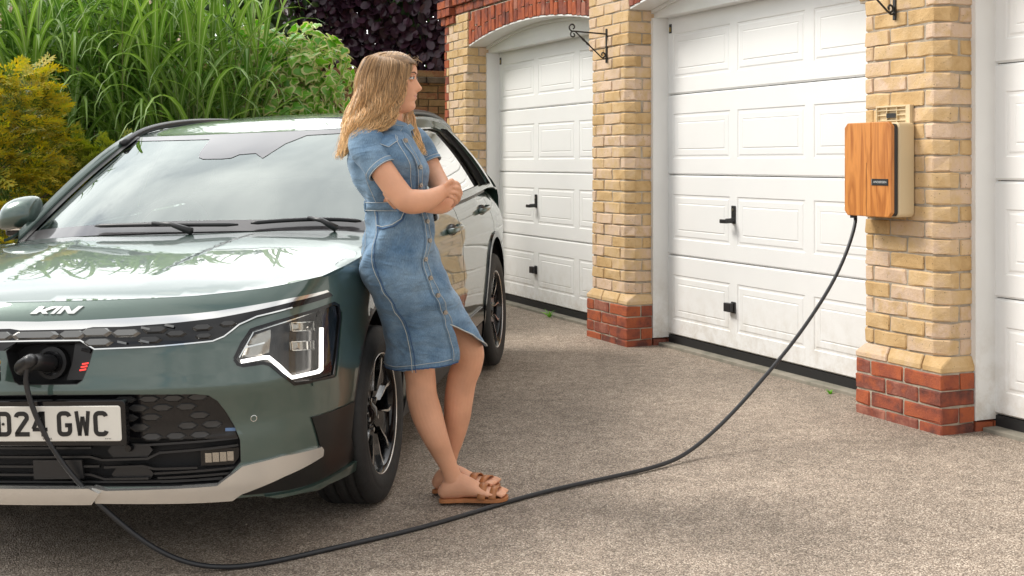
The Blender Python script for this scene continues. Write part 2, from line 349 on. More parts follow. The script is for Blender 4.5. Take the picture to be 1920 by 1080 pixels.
# --- arches
def arch_z(u): # intrados height across an opening, u from 0..OW
    ow = 2.348; r = 6.6; c = ow/2; return 2.239+(math.sqrt(r*r-(u-c)**2)-math.sqrt(r*r-c*c))
OW = 2.348
def arch(s0):
    """opening starts at s0-.028 (right face of its left pillar)"""
    par = empty('brick_arch', parent=garage); par.matrix_local = Matrix.Translation((s0-.028, .028, 0))
    n = 31; top = 2.53
    core = MB()
    pts = [(OW*i/24, arch_z(OW*i/24)+.008) for i in range(25)]
    core.prism(pts+[(OW, top), (0, top)], .012, .27, ax=1); core.build('mortar', M_MOR, par)
    for i in range(n):
        u0 = OW*i/n+.005; u1 = OW*(i+1)/n-.005; um = (u0+u1)/2
        tilt = (um-OW/2)/6.6
        zb = arch_z(um)+.001
        cuts = [zb, zb+.215, top] if i % 2 == 0 else [zb, zb+.1, top]
        if cuts[-1]-cuts[1] < .05: cuts = [zb, top]
        for a, b in zip(cuts[:-1], cuts[1:]):
            hh = b-a-.008
            if hh > .235:
                put(rect(u1-u0, .102), M_RED, u0+tilt*(a-zb), 0, a, par, h=round((hh-.01)/2, 2), bev=.006)
                put(rect(u1-u0, .102), M_RED, u0+tilt*(a-zb), 0, a+round((hh-.01)/2, 2)+.01, par, h=round((hh-.01)/2, 2), bev=.006)
            else: 
                o = put(rect(u1-u0, .102), M_RED, u0+tilt*(a-zb), 0, a, par, h=round(hh, 3), bev=.006)
    # white lining: soffit, jambs and header board
def linings(s0):
    fr = empty('door_surround', parent=garage); fr.matrix_local = Matrix.Translation((s0-.028, 0, 0))
    m = MB(); n = 24
    up = [(OW*i/n, arch_z(OW*i/n)) for i in range(n+1)]
    lo = [(OW*i/n, arch_z(OW*i/n)-.012) for i in range(n+1)]
    m.prism(up+lo[::-1], .034, .30, ax=1); m.build('soffit', M_WHITE, fr)
    m = MB(); m.prism([(p[0], p[1]-.0125) for p in up]+[(OW, 2.175), (0, 2.175)], .215, .30, ax=1); m.build('header_board', M_WHITE, fr)
    m = MB(); up2 = [(a, z-.0125) for a, z in up]; lo2 = [(a, z-.035) for a, z in up]
    m.prism(up2+lo2[::-1], .195, .2145, ax=1); m.build('moulding', M_WHITE, fr)
    for x0, x1 in ((-.003, .031), (OW-.004, OW+.003)):
        m = MB(); m.box((x0, .20, .055), (x1, .33, 2.1752)); m.build('jamb', M_WHITE, fr, bevel=.002)
        m = MB(); m.box((x0, .1935, .055), (x1+.002, .1995, 2.1752)) ; m.build('jamb_trim', M_WHITE, fr)
def panel_section(w, h, panels, yb):
    """one door section with pressed raised panels: real relief"""
    m = MB(); e = .010; d = .011
    xs_ = [0]; 
    # front skin as grid of rectangles around panel openings
    zl, zh = .105, h-.125
    def q(x0, x1, z0, z1, y0, y1=None, y2=None, y3=None):
        y1 = y0 if y1 is None else y1; y2 = y0 if y2 is None else y2; y3 = y0 if y3 is None else y3
        m.add([(x0, y0, z0), (x1, y1, z0), (x1, y2, z1), (x0, y3, z1)], [(0, 1, 2, 3)])
    q(e, w-e, e, zl, 0); q(e, w-e, zh, h-e, 0)
    # bevelled rim
    m.add([(0, .014, 0), (w, .014, 0), (w, .014, h), (0, .014, h), (e, 0, e), (w-e, 0, e), (w-e, 0, h-e), (e, 0, h-e)], [(0, 1, 5, 4), (1, 2, 6, 5), (2, 3, 7, 6), (3, 0, 4, 7)])
    m.add([(0, .014, 0), (w, .014, 0), (w, .014, h), (0, .014, h), (0, .04, 0), (w, .04, 0), (w, .04, h), (0, .04, h)], [(0, 4, 5, 1), (3, 2, 6, 7), (0, 3, 7, 4), (1, 5, 6, 2), (4, 7, 6, 5)])
    px = e
    for a, b in panels:
        q(px, a, zl, zh, 0); px = b
        # rings: groove down, rise to raised field
        rings = [(0, 0), (.009, d), (.022, d), (.036, .002), (.060, .001), (.062, .008), (.10, .001)]
        rings = [(0, 0), (.006, .0045), (.016, .0045), (.025, .001), (.056, .001), (.061, .003), (.068, -.0003)]
        for (o0, y0), (o1, y1) in zip(rings[:-1], rings[1:]):
            A = [(a+o0, y0, zl+o0), (b-o0, y0, zl+o0), (b-o0, y0, zh-o0), (a+o0, y0, zh-o0)]
            B = [(a+o1, y1, zl+o1), (b-o1, y1, zl+o1), (b-o1, y1, zh-o1), (a+o1, y1, zh-o1)]
            m.add(A+B, [(0, 1, 5, 4), (1, 2, 6, 5), (2, 3, 7, 6), (3, 0, 4, 7)])
        o1 = rings[-1][0]; q(a+o1, b-o1, zl+o1, zh-o1, rings[-1][1])
    q(px, w-e, zl, zh, 0)
    me = mesh('door_panel', m.v, m.f, M_DOOR); return me
DWD = OW-.038
PAN = [(.075, .75), (.83, 1.50), (1.58, 2.235)]
SEC = panel_section(DWD, .526, PAN, 0)
def door(s0, right=True, lock=True):
    dr = empty('garage_door', parent=garage); dr.matrix_local = Matrix.Translation((s0-.028+.019, .31, 0))
    for k in range(4):
        inst('door_section', SEC, Matrix.Translation((0, 0, .078+k*.53)), dr)
    m = MB(); m.box((-.002, .004, .0), (DWD+.002, .05, .074)); m.build('bottom_seal', M_SEAL, dr)
    m = MB(); m.box((-.005, .052, .05), (DWD+.005, .06, 2.2)); m.build('door_backing', M_BLKP, dr)
    # black T handle with cylinder, and the pull handle lower down
    hx = .795
    m = MB(); m.box((hx-.018, -.010, .845), (hx+.022, .0, .955)); m.tube([(hx+.002, -.005, .865), (hx+.002, -.06, .862)], .016, 12); m.box((hx-.050, -.074, .848), (hx+.016, -.055, .872))
    m.build('lock_handle', M_BLKP, dr, bevel=.004)
    m = MB(); m.tube([(hx+.002, -.0125, .93), (hx+.002, -.003, .93)], .009, 12); m.build('lock_cylinder', M_STEEL, dr)
    m = MB(); m.box((hx-.018, -.012, .30), (hx+.022, .0, .37)); m.box((hx-.055, -.042, .308), (hx+.015, -.0125, .362)); m.build('pull_handle', M_BLKP, dr, bevel=.004)
    m = MB(); m.box((.028, -.0035, 2.075), (.058, .0, 2.135)); m.build('lock_plate', M_BLKP, dr); m = MB(); m.box((.034, -.006, 2.085), (.052, -.0036, 2.115)); m.build('plate_label', mat('dull_brass', (.45, .33, .12), .4, metal=1), dr)
for s in (-2*MOD, -MOD, 0):
    arch(s); linings(s); door(s)
# red string course and wall above, roof out of frame
par = empty('string_course', parent=garage)
m = MB(); m.box((-2*MOD-.57, .04, 2.538), (MOD+.2, .3, 2.80)); m.build('mortar', M_MOR, par)
x = -2*MOD-.58; k = 0
while x < -MOD-.6:
    put(rect(.215, .102), M_RED, x, .028, 2.541, par); x += .225
x = -2*MOD-.69; 
while x < -MOD-.6:
    put(rect(.215, .13), M_RED, x, .0, 2.616, par); x += .225
for k, (ox, z, n_) in enumerate(((.05, 2.46, 3), (.09, 2.535, 3), (.09, 2.61, 3))):
    for i in range(n_): put(rect(.098, .102), M_RED, -2*MOD-.58-ox+i*.108, .028-ox*.6, z, par)
m = MB(); m.box((-2*MOD-.58, .03, 2.69), (MOD+.3, .33, 3.2)); m.box((-2*MOD-.58, .34, 0), (-2*MOD-.33, 5.6, 3.2)); m.box((-2*MOD-.58, 5.35, 0), (MOD+.3, 5.6, 3.2)); m.box((MOD+.05, .34, 0), (MOD+.3, 5.34, 3.2))
M_WALLB, ntb, bb = newmat('coursed_yellow_brick')
tcb = ntb.nodes.new('ShaderNodeTexCoord'); sp = ntb.nodes.new('ShaderNodeSeparateXYZ'); cbb = ntb.nodes.new('ShaderNodeCombineXYZ'); adx = ntb.nodes.new('ShaderNodeMath'); adx.operation = 'ADD'
ntb.links.new(tcb.outputs['Object'], sp.inputs[0]); ntb.links.new(sp.outputs[0], adx.inputs[0]); ntb.links.new(sp.outputs[1], adx.inputs[1]); ntb.links.new(adx.outputs[0], cbb.inputs[0]); ntb.links.new(sp.outputs[2], cbb.inputs[1])
bt = ntb.nodes.new('ShaderNodeTexBrick'); bt.inputs['Scale'].default_value = 1; bt.inputs['Brick Width'].default_value = .225; bt.inputs['Row Height'].default_value = .075; bt.inputs['Mortar Size'].default_value = .005
bt.inputs['Color1'].default_value = (.5, .33, .15, 1); bt.inputs['Color2'].default_value = (.58, .42, .24, 1); bt.inputs['Mortar'].default_value = (.38, .33, .26, 1)
ntb.links.new(cbb.outputs[0], bt.inputs[0]); ntb.links.new(bt.outputs[0], bb.inputs['Base Color']); bb.inputs['Roughness'].default_value = .9
m.build('upper_wall', M_WALLB, garage)
m = MB(); m.prism([(-.35, 3.15), (2.97, 5.0), (6.1, 3.15), (2.97, 5.12)] if False else [(-.35, 3.18), (2.9, 5.0), (6.0, 3.18), (6.0, 3.26), (2.9, 5.1), (-.35, 3.26)], -2*MOD-.8, MOD+.5, ax=0); m.build('roof', mat('clay_roof_tiles', (.16, .07, .05), .85, noise_amt=.3, scale=14, bump=.5, bscale=12), garage)
# concrete threshold strip in front of the doors
for s in (-2*MOD, -MOD, 0):
    m = MB(); m.box((s+.004, .235, -.12), (s-.06+OW, .50, .024)); m.build('threshold', mat('mossy_concrete', (.20, .19, .15), .9, col2=(.30, .27, .22), scale=9, bump=.4, bscale=60), garage, bevel=.004, kind=None)
# --- hanging basket brackets on the pillars
def bracket(s, z0, label):
    M = MW @ Matrix.Translation((s, .019, z0)); b = empty('wall_bracket', M, label, 'bracket', 'wrought iron hanging brackets on the garage pillars')
    # upright flat bar against the brick, arm reaching out (local -y)
    m = MB(); m.box((-.009, -.010, 0), (.009, -.0005, .232)); m.build('back_bar', M_IRON, b, bevel=.002)
    m = MB(); m.tube([(0, -.008, .196), (0, -.12, .200), (0, -.26, .205)], .0055, 8); m.build('arm', M_IRON, b)
    tw = MB(); p = [Vector((0, -.012, .028)), Vector((0, -.028, .026)), Vector((0, -.05, .042))]+[Vector((0, -.05-.19*t, .042+.16*t)) for t in np.linspace(.1, 1, 12)]
    rr = [.005]*3+[.005+.004*abs(math.sin(i*1.6)) if 4 < i < 9 else .005 for i in range(12)]
    tw.tube(p, rr, 8); tw.build('brace', M_IRON, b)
    def scroll(cy, cz, r0, a0, turns, sgn):
        pts = []
        for i in range(22):
            t = i/21; a = a0+sgn*turns*2*math.pi*t; r = r0*(1-.62*t); pts.append((0, cy+r*math.cos(a), cz+r*math.sin(a)))
        return pts
    for a_ in ((-.262, .232, .028, -math.pi/2, .95, -1), (-.258, .182, .022, math.pi/2, .95, 1), (-.032, .055, .02, -math.pi/2, .9, 1)):
        m = MB(); m.tube(scroll(*a_), .0055, 6); m.build('scroll', M_IRON, b)
    return b
bracket(-3.215, 1.895, 'black scrolled iron bracket on the pillar between the two left garage doors')
bracket(-.322, 1.885, 'black iron bracket cut by the top edge, above the wooden charger')
# --- charger box on pillar 3 and the cream vent above it
def rrect(w, h, r, n=5, x=0, y=0):
    p = []
    for cx_, cy_, a in ((w-r, r, -90), (w-r, h-r, 0), (r, h-r, 90), (r, r, 180)):
        for i in range(n+1):
            t = math.radians(a+90*i/n); p.append((x+cx_+r*math.cos(t), y+cy_+r*math.sin(t)))
    return p
def mat_wood():
    m, nt, b = newmat('oiled_iroko_wood'); N = nt.nodes; L = nt.links
    tc = N.new('ShaderNodeTexCoord'); mp = N.new('ShaderNodeMapping'); mp.inputs['Scale'].default_value = (9, 9, 1.1); L.new(tc.outputs['Object'], mp.inputs[0])
    n = N.new('ShaderNodeTexNoise'); n.inputs['Scale'].default_value = 1.6; n.inputs['Detail'].default_value = 4; n.inputs['Distortion'].default_value = .6; L.new(mp.outputs[0], n.inputs[0])
    w = N.new('ShaderNodeMath'); w.operation = 'MULTIPLY'; w.inputs[1].default_value = 9; L.new(n.outputs['Fac'], w.inputs[0])
    fr = N.new('ShaderNodeMath'); fr.operation = 'PINGPONG'; fr.inputs[1].default_value = 1; L.new(w.outputs[0], fr.inputs[0])
    mp2 = N.new('ShaderNodeMapping'); mp2.inputs['Scale'].default_value = (160, 160, 5); L.new(tc.outputs['Object'], mp2.inputs[0])
    n2 = N.new('ShaderNodeTexNoise'); n2.inputs['Scale'].default_value = 1; n2.inputs['Detail'].default_value = 3; L.new(mp2.outputs[0], n2.inputs[0])
    ad = N.new('ShaderNodeMath'); ad.operation = 'MULTIPLY_ADD'; ad.inputs[1].default_value = .55; L.new(fr.outputs[0], ad.inputs[0]); 
    mq = N.new('ShaderNodeMath'); mq.operation = 'MULTIPLY'; mq.inputs[1].default_value = .5; L.new(n2.outputs['Fac'], mq.inputs[0]); L.new(mq.outputs[0], ad.inputs[2])
    r = N.new('ShaderNodeValToRGB'); e = r.color_ramp.elements; e[0].color = (.36, .115, .022, 1); e[1].color = (.62, .25, .062, 1); e[0].position = .15; e[1].position = .75; L.new(ad.outputs[0], r.inputs[0])
    L.new(r.outputs[0], b.inputs['Base Color']); b.inputs['Roughness'].default_value = .42; return m
M_CREAM = mat('cream_painted_metal', (.66, .53, .33), .38, noise_amt=.03, scale=4, bump=.02, bscale=200)
M_WOOD = mat_wood()
def wf(s, t, z): return MW @ Matrix.Translation((s, t, z))
wb = empty('charging_point', wf(-.517, .020, .967), 'wooden fronted car charging point with cream case on the brick pillar', 'charging point')
def xz_prism(poly, y0, y1, name, mt, par, bevel=0, seg=3):
    m = MB(); m.prism(poly, y0, y1, ax=1); return m.build(name, mt, par, bevel=bevel, seg=seg)
xz_prism(rrect(.332, .436, .022, x=.0, y=0), -.098, -.006, 'case', M_CREAM, wb, bevel=.008)
xz_prism(rrect(.318, .424, .02, x=.007, y=.005), -.122, -.0985, 'recess', M_BLKP, wb)
p1 = xz_prism([(0.022, 0), (.1905, 0), (.1905, .438), (.022, .438), (0, .416), (0, .022)], -.142, -.1225, 'wooden_board', M_WOOD, wb, bevel=.004)
p2 = xz_prism([(.193, 0), (.310, 0), (.332, .022), (.332, .416), (.310, .438), (.193, .438)], -.142, -.1225, 'wooden_board', M_WOOD, wb, bevel=.004)
m = MB(); m.box((.160, -.1428, .004), (.1615, -.1416, .25)); m.build('groove', M_BLKP, wb)
bd = MB(); bd.box((.203, -.1445, .146), (.312, -.1425, .176)); bd.build('badge', M_BLKP, wb); bd = MB(); bd.box((.198, -.1445, .146), (.2025, -.1425, .176)); bd.build('badge_edge', M_STEEL, wb)
def text(name, s, size, mt, M, parent, ext=.0004, shear=0, sx_=1):
    cu = bpy.data.curves.new(name, 'FONT'); cu.body = s; cu.size = size; cu.extrude = ext; cu.align_x = 'CENTER'; cu.align_y = 'CENTER'; cu.shear = shear
    o = bpy.data.objects.new(name, cu); link(o); dg = bpy.context.evaluated_depsgraph_get(); me = bpy.data.meshes.new_from_object(o.evaluated_get(dg)); bpy.data.objects.remove(o)
    me.materials.clear(); me.materials.append(mt); r = bpy.data.objects.new(name, me); link(r, parent); r.matrix_local = M @ Matrix.Scale(sx_, 4, (1, 0, 0)); return r
M_GREYT = mat('pale_grey_print', (.55, .55, .53), .5)
RX = Matrix.Rotation(math.pi/2, 4, 'X')
text('badge_text', 'ANDERSEN', .0145, M_GREYT, Matrix.Translation((.2575, -.1448, .161)) @ RX, wb, sx_=1.25)
m = MB(); m.tube([(.04, -.12, .0), (.04, -.12, -.012)], .016, 12); m.build('cable_gland', M_BLKP, wb)
# vent / air brick cover
vt = empty('vent_cover', wf(-.436, .020, 1.385), 'cream plastic ventilation cover fixed on the bricks behind and above the charger', 'vent')
m = MB(); w_, h_ = .236, .10
m.box((0, -.006, 0), (w_, .0, h_)); m.build('back_plate', M_CREAM, vt)
m = MB()
for a, b in (((0, -.022, 0), (.007, -.0062, h_)), ((w_-.03, -.022, 0), (w_, -.0062, h_)), ((.0072, -.022, h_-.008), (w_-.0302, -.0062, h_)), ((.0072, -.022, 0), (w_-.0302, -.0062, .006))): m.box(a, b)
m.build('frame', M_CREAM, vt, bevel=.0015)
for z in (.03, .055, .078):
    m = MB(); m.box((.0073, -.018, z-.002), (w_-.0303, -.0062, z+.002)); m.build('bar', M_CREAM, vt)
for x in (.072, .14):
    m = MB(); m.box((x-.002, -.0185, .0062), (x+.002, -.0063, h_-.0082)); m.build('upright_bar', M_CREAM, vt)
m = MB(); m.box((.074, -.021, .042), (.138, -.0187, .064)); m.build('nameplate', M_BLKP, vt)
# ------------------------------------------------------------- charging cable
def g_(x, y, h=.009): return (x, y, gz(x, y)+h)
CAB = ([(1.646, 5.97, 0.963), (1.612, 5.92, 0.877), (1.558, 5.859, 0.776), (1.501, 5.802, 0.687), (1.439, 5.75, 0.613), (1.383, 5.701, 0.546), (1.293, 5.629, 0.451), (1.235, 5.583, 0.393), (1.123, 5.497, 0.294), (1.014, 5.413, 0.204), (0.92, 5.34, 0.127), (0.83, 5.274, 0.066), (0.756, 5.223, 0.029)],
 [(0.69, 5.150), (0.58, 5.045), (0.399, 4.929), (0.185, 4.819), (-0.02, 4.687), (-0.209, 4.455), (-0.387, 4.33), (-0.578, 4.241), (-0.72, 4.126), (-0.845, 4.054), (-0.964, 4.043)],
 [(-1.066, 4.04, -0.076), (-1.147, 4.024, -0.023), (-1.212, 4.011, 0.027), (-1.267, 3.998, 0.084), (-1.323, 3.985, 0.142), (-1.377, 3.971, 0.204), (-1.423, 3.958, 0.27), (-1.464, 3.944, 0.346), (-1.492, 3.932, 0.415), (-1.512, 3.921, 0.479), (-1.521, 3.912, 0.536), (-1.519, 3.906, 0.57), (-1.497, 3.9, 0.603)])
pts = CAB[0]+[g_(x, y) for x, y in CAB[1]]+CAB[2]
pts = [(wf(-.517+.04, .028-.12, 0).translation.x, wf(-.517+.04, .028-.12, 0).translation.y, .960)]+pts
cp_ = [Vector(q) for q in crom(pts, 5)]
for _ in range(40):
    cp_ = [cp_[0], cp_[1]]+[(cp_[i-1]+cp_[i]*2+cp_[i+1])/4 for i in range(2, len(cp_)-2)]+[cp_[-2], cp_[-1]]
cp_ = [Vector((q.x, q.y, max(q.z, gz(q.x, q.y)+.009))) for q in cp_]
m = MB(); m.tube(cp_, .0085, 10)
cable = m.build('charging_cable', mat('black_cable_sheath', (.020, .021, .024), .42), smooth=True)
tag(cable, 'long black charging cable looping over the drive from the wooden charger to the car', 'cable')
# ------------------------------------------------------------- old brick wall behind, running on from the garage line
BW = Vector((-.74, 13.5, 0))
MB_ = Matrix(((NW.x, -DW.x, 0, BW.x), (NW.y, -DW.y, 0, BW.y), (0, 0, 1, 0), (0, 0, 0, 1)))   # x along wall to the right, y away
ow = empty('garden_wall', MB_, 'old brown brick garden wall with a coping behind the car and the shrubs', 'wall')
m = MB(); m.box((-8, .012, -.3), (.9, .22, 2.06)); m.build('mortar', M_MOR2, ow)
for k in range(9, 28):
    z = .02+k*.075; x = -1.75-(.1125 if k % 2 else 0); 
    while x < .75:
        q = R_.choice((.215, .215, .1025)); put(rect(q, .102), M_BRN, x, 0, z, ow); x += q+.011
m = MB()
x = -8
while x < .9:
    m.box((x, -.045, 2.065), (x+.29, .27, 2.13)); x += .30
m.build('coping', mat('weathered_coping', (.085, .065, .045), .9, noise_amt=.4, scale=10, bump=.5, bscale=40), ow, bevel=.006, seg=1)
m = MB(); m.box((-8, -.02, 2.133), (.9, .25, 2.20)); m.build('coping_course', M_BRN, ow)
# neighbouring house far behind
nh = empty('neighbour_house', Matrix.Translation((-14, 26, 0)), 'pale beige brick house beyond the tall grass, upper left', 'house')
m = MB(); m.box((-8, 0, -1), (5.8, 8, 6)); m.build('wall', mat('pale_render', (.52, .42, .30), .9, noise_amt=.12, scale=2), nh)
m = MB(); m.prism([(-.6, 5.9), (4, 8.6), (8.6, 5.9)], -8.4, 6.2, ax=0); m.build('roof', mat('brown_tiles', (.12, .07, .05), .9, noise_amt=.3, scale=6), nh)
for x in (-3, 1):
    m = MB(); m.box((x, -.05, 3.2), (x+1.2, .02, 4.4)); w_o = m.build('window', M_WHITE, nh); m = MB(); m.box((x+.08, -.06, 3.28), (x+1.12, -.051, 4.32)); m.build('pane', mat('dark_glass', (.03, .04, .05), .05), w_o)
# ================================================================= PLANTS
def leafmat(name, col, col2, rough=.45, rnd=.3, trans=.35, island=True):
    m, nt, b = newmat(name); N = nt.nodes; L = nt.links
    ge = N.new('ShaderNodeNewGeometry'); oi = N.new('ShaderNodeObjectInfo')
    ad = N.new('ShaderNodeMath'); ad.operation = 'ADD'; L.new(ge.outputs['Random Per Island'], ad.inputs[0]); L.new(oi.outputs['Random'], ad.inputs[1])
    fr = N.new('ShaderNodeMath'); fr.operation = 'FRACT'; L.new(ad.outputs[0], fr.inputs[0])
    mx = N.new('ShaderNodeMix'); mx.data_type = 'RGBA'; mx.inputs[6].default_value = (*col, 1); mx.inputs[7].default_value = (*col2, 1); L.new(fr.outputs[0], mx.inputs[0])
    L.new(mx.outputs[2], b.inputs['Base Color']); b.inputs['Roughness'].default_value = rough
    tr = N.new('ShaderNodeBsdfTranslucent'); h = N.new('ShaderNodeHueSaturation'); h.inputs['Value'].default_value = 1.5; h.inputs['Saturation'].default_value = 1.15; L.new(mx.outputs[2], h.inputs['Color']); L.new(h.outputs[0], tr.inputs[0])
    ms = N.new('ShaderNodeMixShader'); ms.inputs[0].default_value = trans; L.new(b.outputs[0], ms.inputs[1]); L.new(tr.outputs[0], ms.inputs[2])
    L.new(ms.outputs[0], nt.nodes['Material Output'].inputs[0]); return m
M_GRS = leafmat('grass_blade_green', (.07, .16, .03), (.24, .38, .08), .4)
M_GRSM = leafmat('grass_midrib', (.30, .42, .16), (.42, .5, .24), .4)
M_STEM = leafmat('cane_stem', (.10, .14, .04), (.2, .2, .07), .5, trans=.1)
# --- tall arching grass
def blade(r, p, az, ln, w, up, droop):
    """arching strap leaf with a fold along the pale midrib"""
    n = 9; pos = Vector(p); el = up; out = []; d = Vector((math.cos(az), math.sin(az), 0)); side = Vector((-d.y, d.x, 0)); st = ln/n
    for i in range(n+1):
        t = i/n; ww = w*(.55+.45*min(1, t*4))*(1-max(0, t-.45)/.55)**.75 if t < 1 else .0008
        nrm = (Vector((0, 0, 1))*math.cos(el)-d*math.sin(el)); out.append((pos.copy(), side, ww, nrm))
        pos += (d*math.cos(el)+Vector((0, 0, 1))*math.sin(el))*st; el -= droop*(.35+1.6*t)/n*2; el = max(el, -1.52)
    vs = []; fs = []; mi = []
    for p_, s_, ww, nr in out:
        vs += [p_-s_*ww/2+nr*ww*.16, p_-s_*ww*.07, p_+s_*ww*.07, p_+s_*ww/2+nr*ww*.16]
    for i in range(n):
        for j in range(3): fs.append((i*4+j, i*4+j+1, i*4+j+5, i*4+j+4)); mi.append(1 if j == 1 else 0)
    return vs, fs, mi
def build_grass():
    r = random.Random(3)
    root = empty('tall_grass_clump', Matrix.Translation((-3.3, 10.2, 0)), 'tall arching green ornamental grass behind the car bonnet and windscreen', 'ornamental grass')
    T = Vector((-3.3, 10.2, 0))
    stems = MB(); blades = []
    for k in range(230):
        x = r.uniform(-4.75, -2.15); y = r.uniform(9.5, 10.9)+.0*x; z0 = -.05; h = r.uniform(1.7, 2.9)
        lean = Vector((r.gauss(0, .09), r.gauss(-.03, .08), 1)); p0 = Vector((x, y, z0))
        pts = [p0+lean*h*t+Vector((0, 0, -.04*t*t)) for t in np.linspace(0, 1, 5)]
        stems.tube([q-T for q in pts], [.007, .006, .005, .004, .002], 5)
        nl = r.randint(6, 9)
        for i in range(nl):
            t = .30+.70*(i+r.random())/nl; p = p0+lean*h*t
            az = r.uniform(0, 2*math.pi) if r.random() < .45 else r.gauss(-math.pi/2, .9)
            b = blade(r, p-T, az, r.uniform(.75, 1.35), r.uniform(.028, .048), r.uniform(.9, 1.4), r.uniform(.7, 1.5))
            vis = -(y*1.0)+.3*p.z+(-.9*math.sin(az))*.3
            blades.append((vis, b))
    stems.build('cane', M_STEM, root, kind='stuff', fixn=False)
    blades.sort(key=lambda q: -q[0])
    for v, b in blades[:290]: obj('grass_leaf', b[0], b[1], [M_GRS, M_GRSM], root, b[2], smooth=True)
    rest = MB()
    for v, b in blades[290:]:
        n = len(rest.v); rest.v += b[0]; rest.f += [tuple(i+n for i in f) for f in b[1]]; rest.m += b[2]
    obj('grass_foliage', rest.v, rest.f, [M_GRS, M_GRSM], root, rest.m, smooth=True, kind='stuff')
build_grass()
# --- variegated ivy hummock
M_IVG = leafmat('ivy_leaf_green', (.11, .33, .04), (.28, .52, .08), .3, trans=.35)
M_IVC = leafmat('ivy_leaf_cream_margin', (.50, .50, .19), (.60, .62, .30), .35, trans=.3)
IVY = [(0, -.02), (.25, -.16), (.52, -.02), (.60, .22), (.47, .48), (.30, .62), (.16, .92), (0, 1.12), (-.16, .92), (-.30, .62), (-.47, .48), (-.60, .22), (-.52, -.02), (-.25, -.16)]
def ivy_mesh(r):
    inner = .78+r.uniform(-.08, .08); vs = [(0, .38, .06)]; c = Vector((0, .38)); n = len(IVY)
    wv = [r.uniform(-.06, .06) for _ in range(n)]
    for i, (x, y) in enumerate(IVY):
        q = c+(Vector((x, y))-c)*(inner*r.uniform(.85, 1.12)); vs.append((q.x, q.y, .045-.25*q.x*q.x-.12*max(0, q.y-.5)**2))
    for i, (x, y) in enumerate(IVY): vs.append((x, y, .0-.35*x*x-.22*max(0, y-.5)**2+wv[i]))
    fs = []; mi = []
    for i in range(n):
        j = (i+1) % n; fs.append((0, 1+i, 1+j)); mi.append(0); fs.append((1+i, 1+n+i, 1+n+j, 1+j)); mi.append(1)
    return vs, fs, mi
def orient(p, nrm, down, s, roll):
    nrm = nrm.normalized(); y = (down-nrm*down.dot(nrm)).normalized(); x = y.cross(nrm)
    M = Matrix(((x.x, y.x, nrm.x, p.x), (x.y, y.y, nrm.y, p.y), (x.z, y.z, nrm.z, p.z), (0, 0, 0, 1)))
    return M @ Matrix.Rotation(roll, 4, 'Z') @ Matrix.Scale(s, 4)
def clump(name, label, cat, ctr, rad, meshes, count, size, mats, lname, fname, seed, lump=.12, parts=290, vis_only=True, down=Vector((0, 0, -1)), tilt=.5, core=None, inner=.25):
    r = random.Random(seed); root = empty(name, Matrix.Translation(ctr), label, cat); L_ = []
    for k in range(count):
        u = r.uniform(-1, 1); a = r.uniform(0, 2*math.pi); q = math.sqrt(1-u*u); d = Vector((q*math.cos(a), q*math.sin(a), u))
        if vis_only and d.y > .45: d.y = -d.y
        rr = 1+lump*noise.noise(d*2.3+Vector((seed, 0, 0)))*2-inner*r.random()**2
        if isinstance(rad, tuple):
            # superellipsoid so it fills the block shape
            e = .80; dd = Vector((math.copysign(abs(d.x)**e, d.x), math.copysign(abs(d.y)**e, d.y), math.copysign(abs(d.z)**e, d.z)))
            p = Vector((dd.x*rad[0], dd.y*rad[1], dd.z*rad[2]))*rr
        nrm = (Vector((d.x/rad[0], d.y/rad[1], d.z/rad[2])).normalized()+Vector((r.gauss(0, tilt), r.gauss(0, tilt), r.gauss(0, tilt)+.25)))
        M = orient(p, nrm, down+Vector((r.gauss(0, .4), r.gauss(0, .4), 0)), size*r.uniform(.55, 1.3), r.gauss(0, .5))
        L_.append((-p.y/rad[1]*1.0+rr*2+p.z*.0, M, r.randrange(len(meshes))))
    L_.sort(key=lambda q: -q[0])
    ms = [mesh(lname, m_[0], m_[1], mats, m_[2], smooth=True) for m_ in meshes]
    for v, M, i in L_[:parts]: inst(lname, ms[i], M, root)
    mb = MB()
    for v, M, i in L_[parts:]:
        m_ = meshes[i]; n = len(mb.v); mb.v += [tuple(M @ Vector(c)) for c in m_[0]]; mb.f += [tuple(j+n for j in f) for f in m_[1]]; mb.m += m_[2]
    obj(fname, mb.v, mb.f, mats, root, mb.m, smooth=True, kind='stuff')
    return root
ri = random.Random(5)
ivy = clump('variegated_ivy', 'rounded mound of cream edged green ivy behind the car roof', 'ivy', (-1.93, 10.6, 1.60), (.60, .42, .78), [ivy_mesh(ri) for _ in range(5)], 1700, .088, [M_IVG, M_IVC], 'ivy_leaf', 'ivy_foliage', 4, lump=.14, tilt=.8, inner=.45)
m = MB(); 
for k in range(7): m.tube(crom([(R_.uniform(-.2, .2), R_.uniform(0, .3), -1.7), (R_.uniform(-.2, .2), R_.uniform(0, .3), -1), (R_.uniform(-.3, .3), R_.uniform(-.1, .2), -.2), (R_.uniform(-.4, .4), R_.uniform(-.2, .2), .4)], 4), .014, 5)
m.build('ivy_stem', mat('brown_bark', (.07, .045, .025), .9, noise_amt=.3, scale=20, bump=.5), ivy)
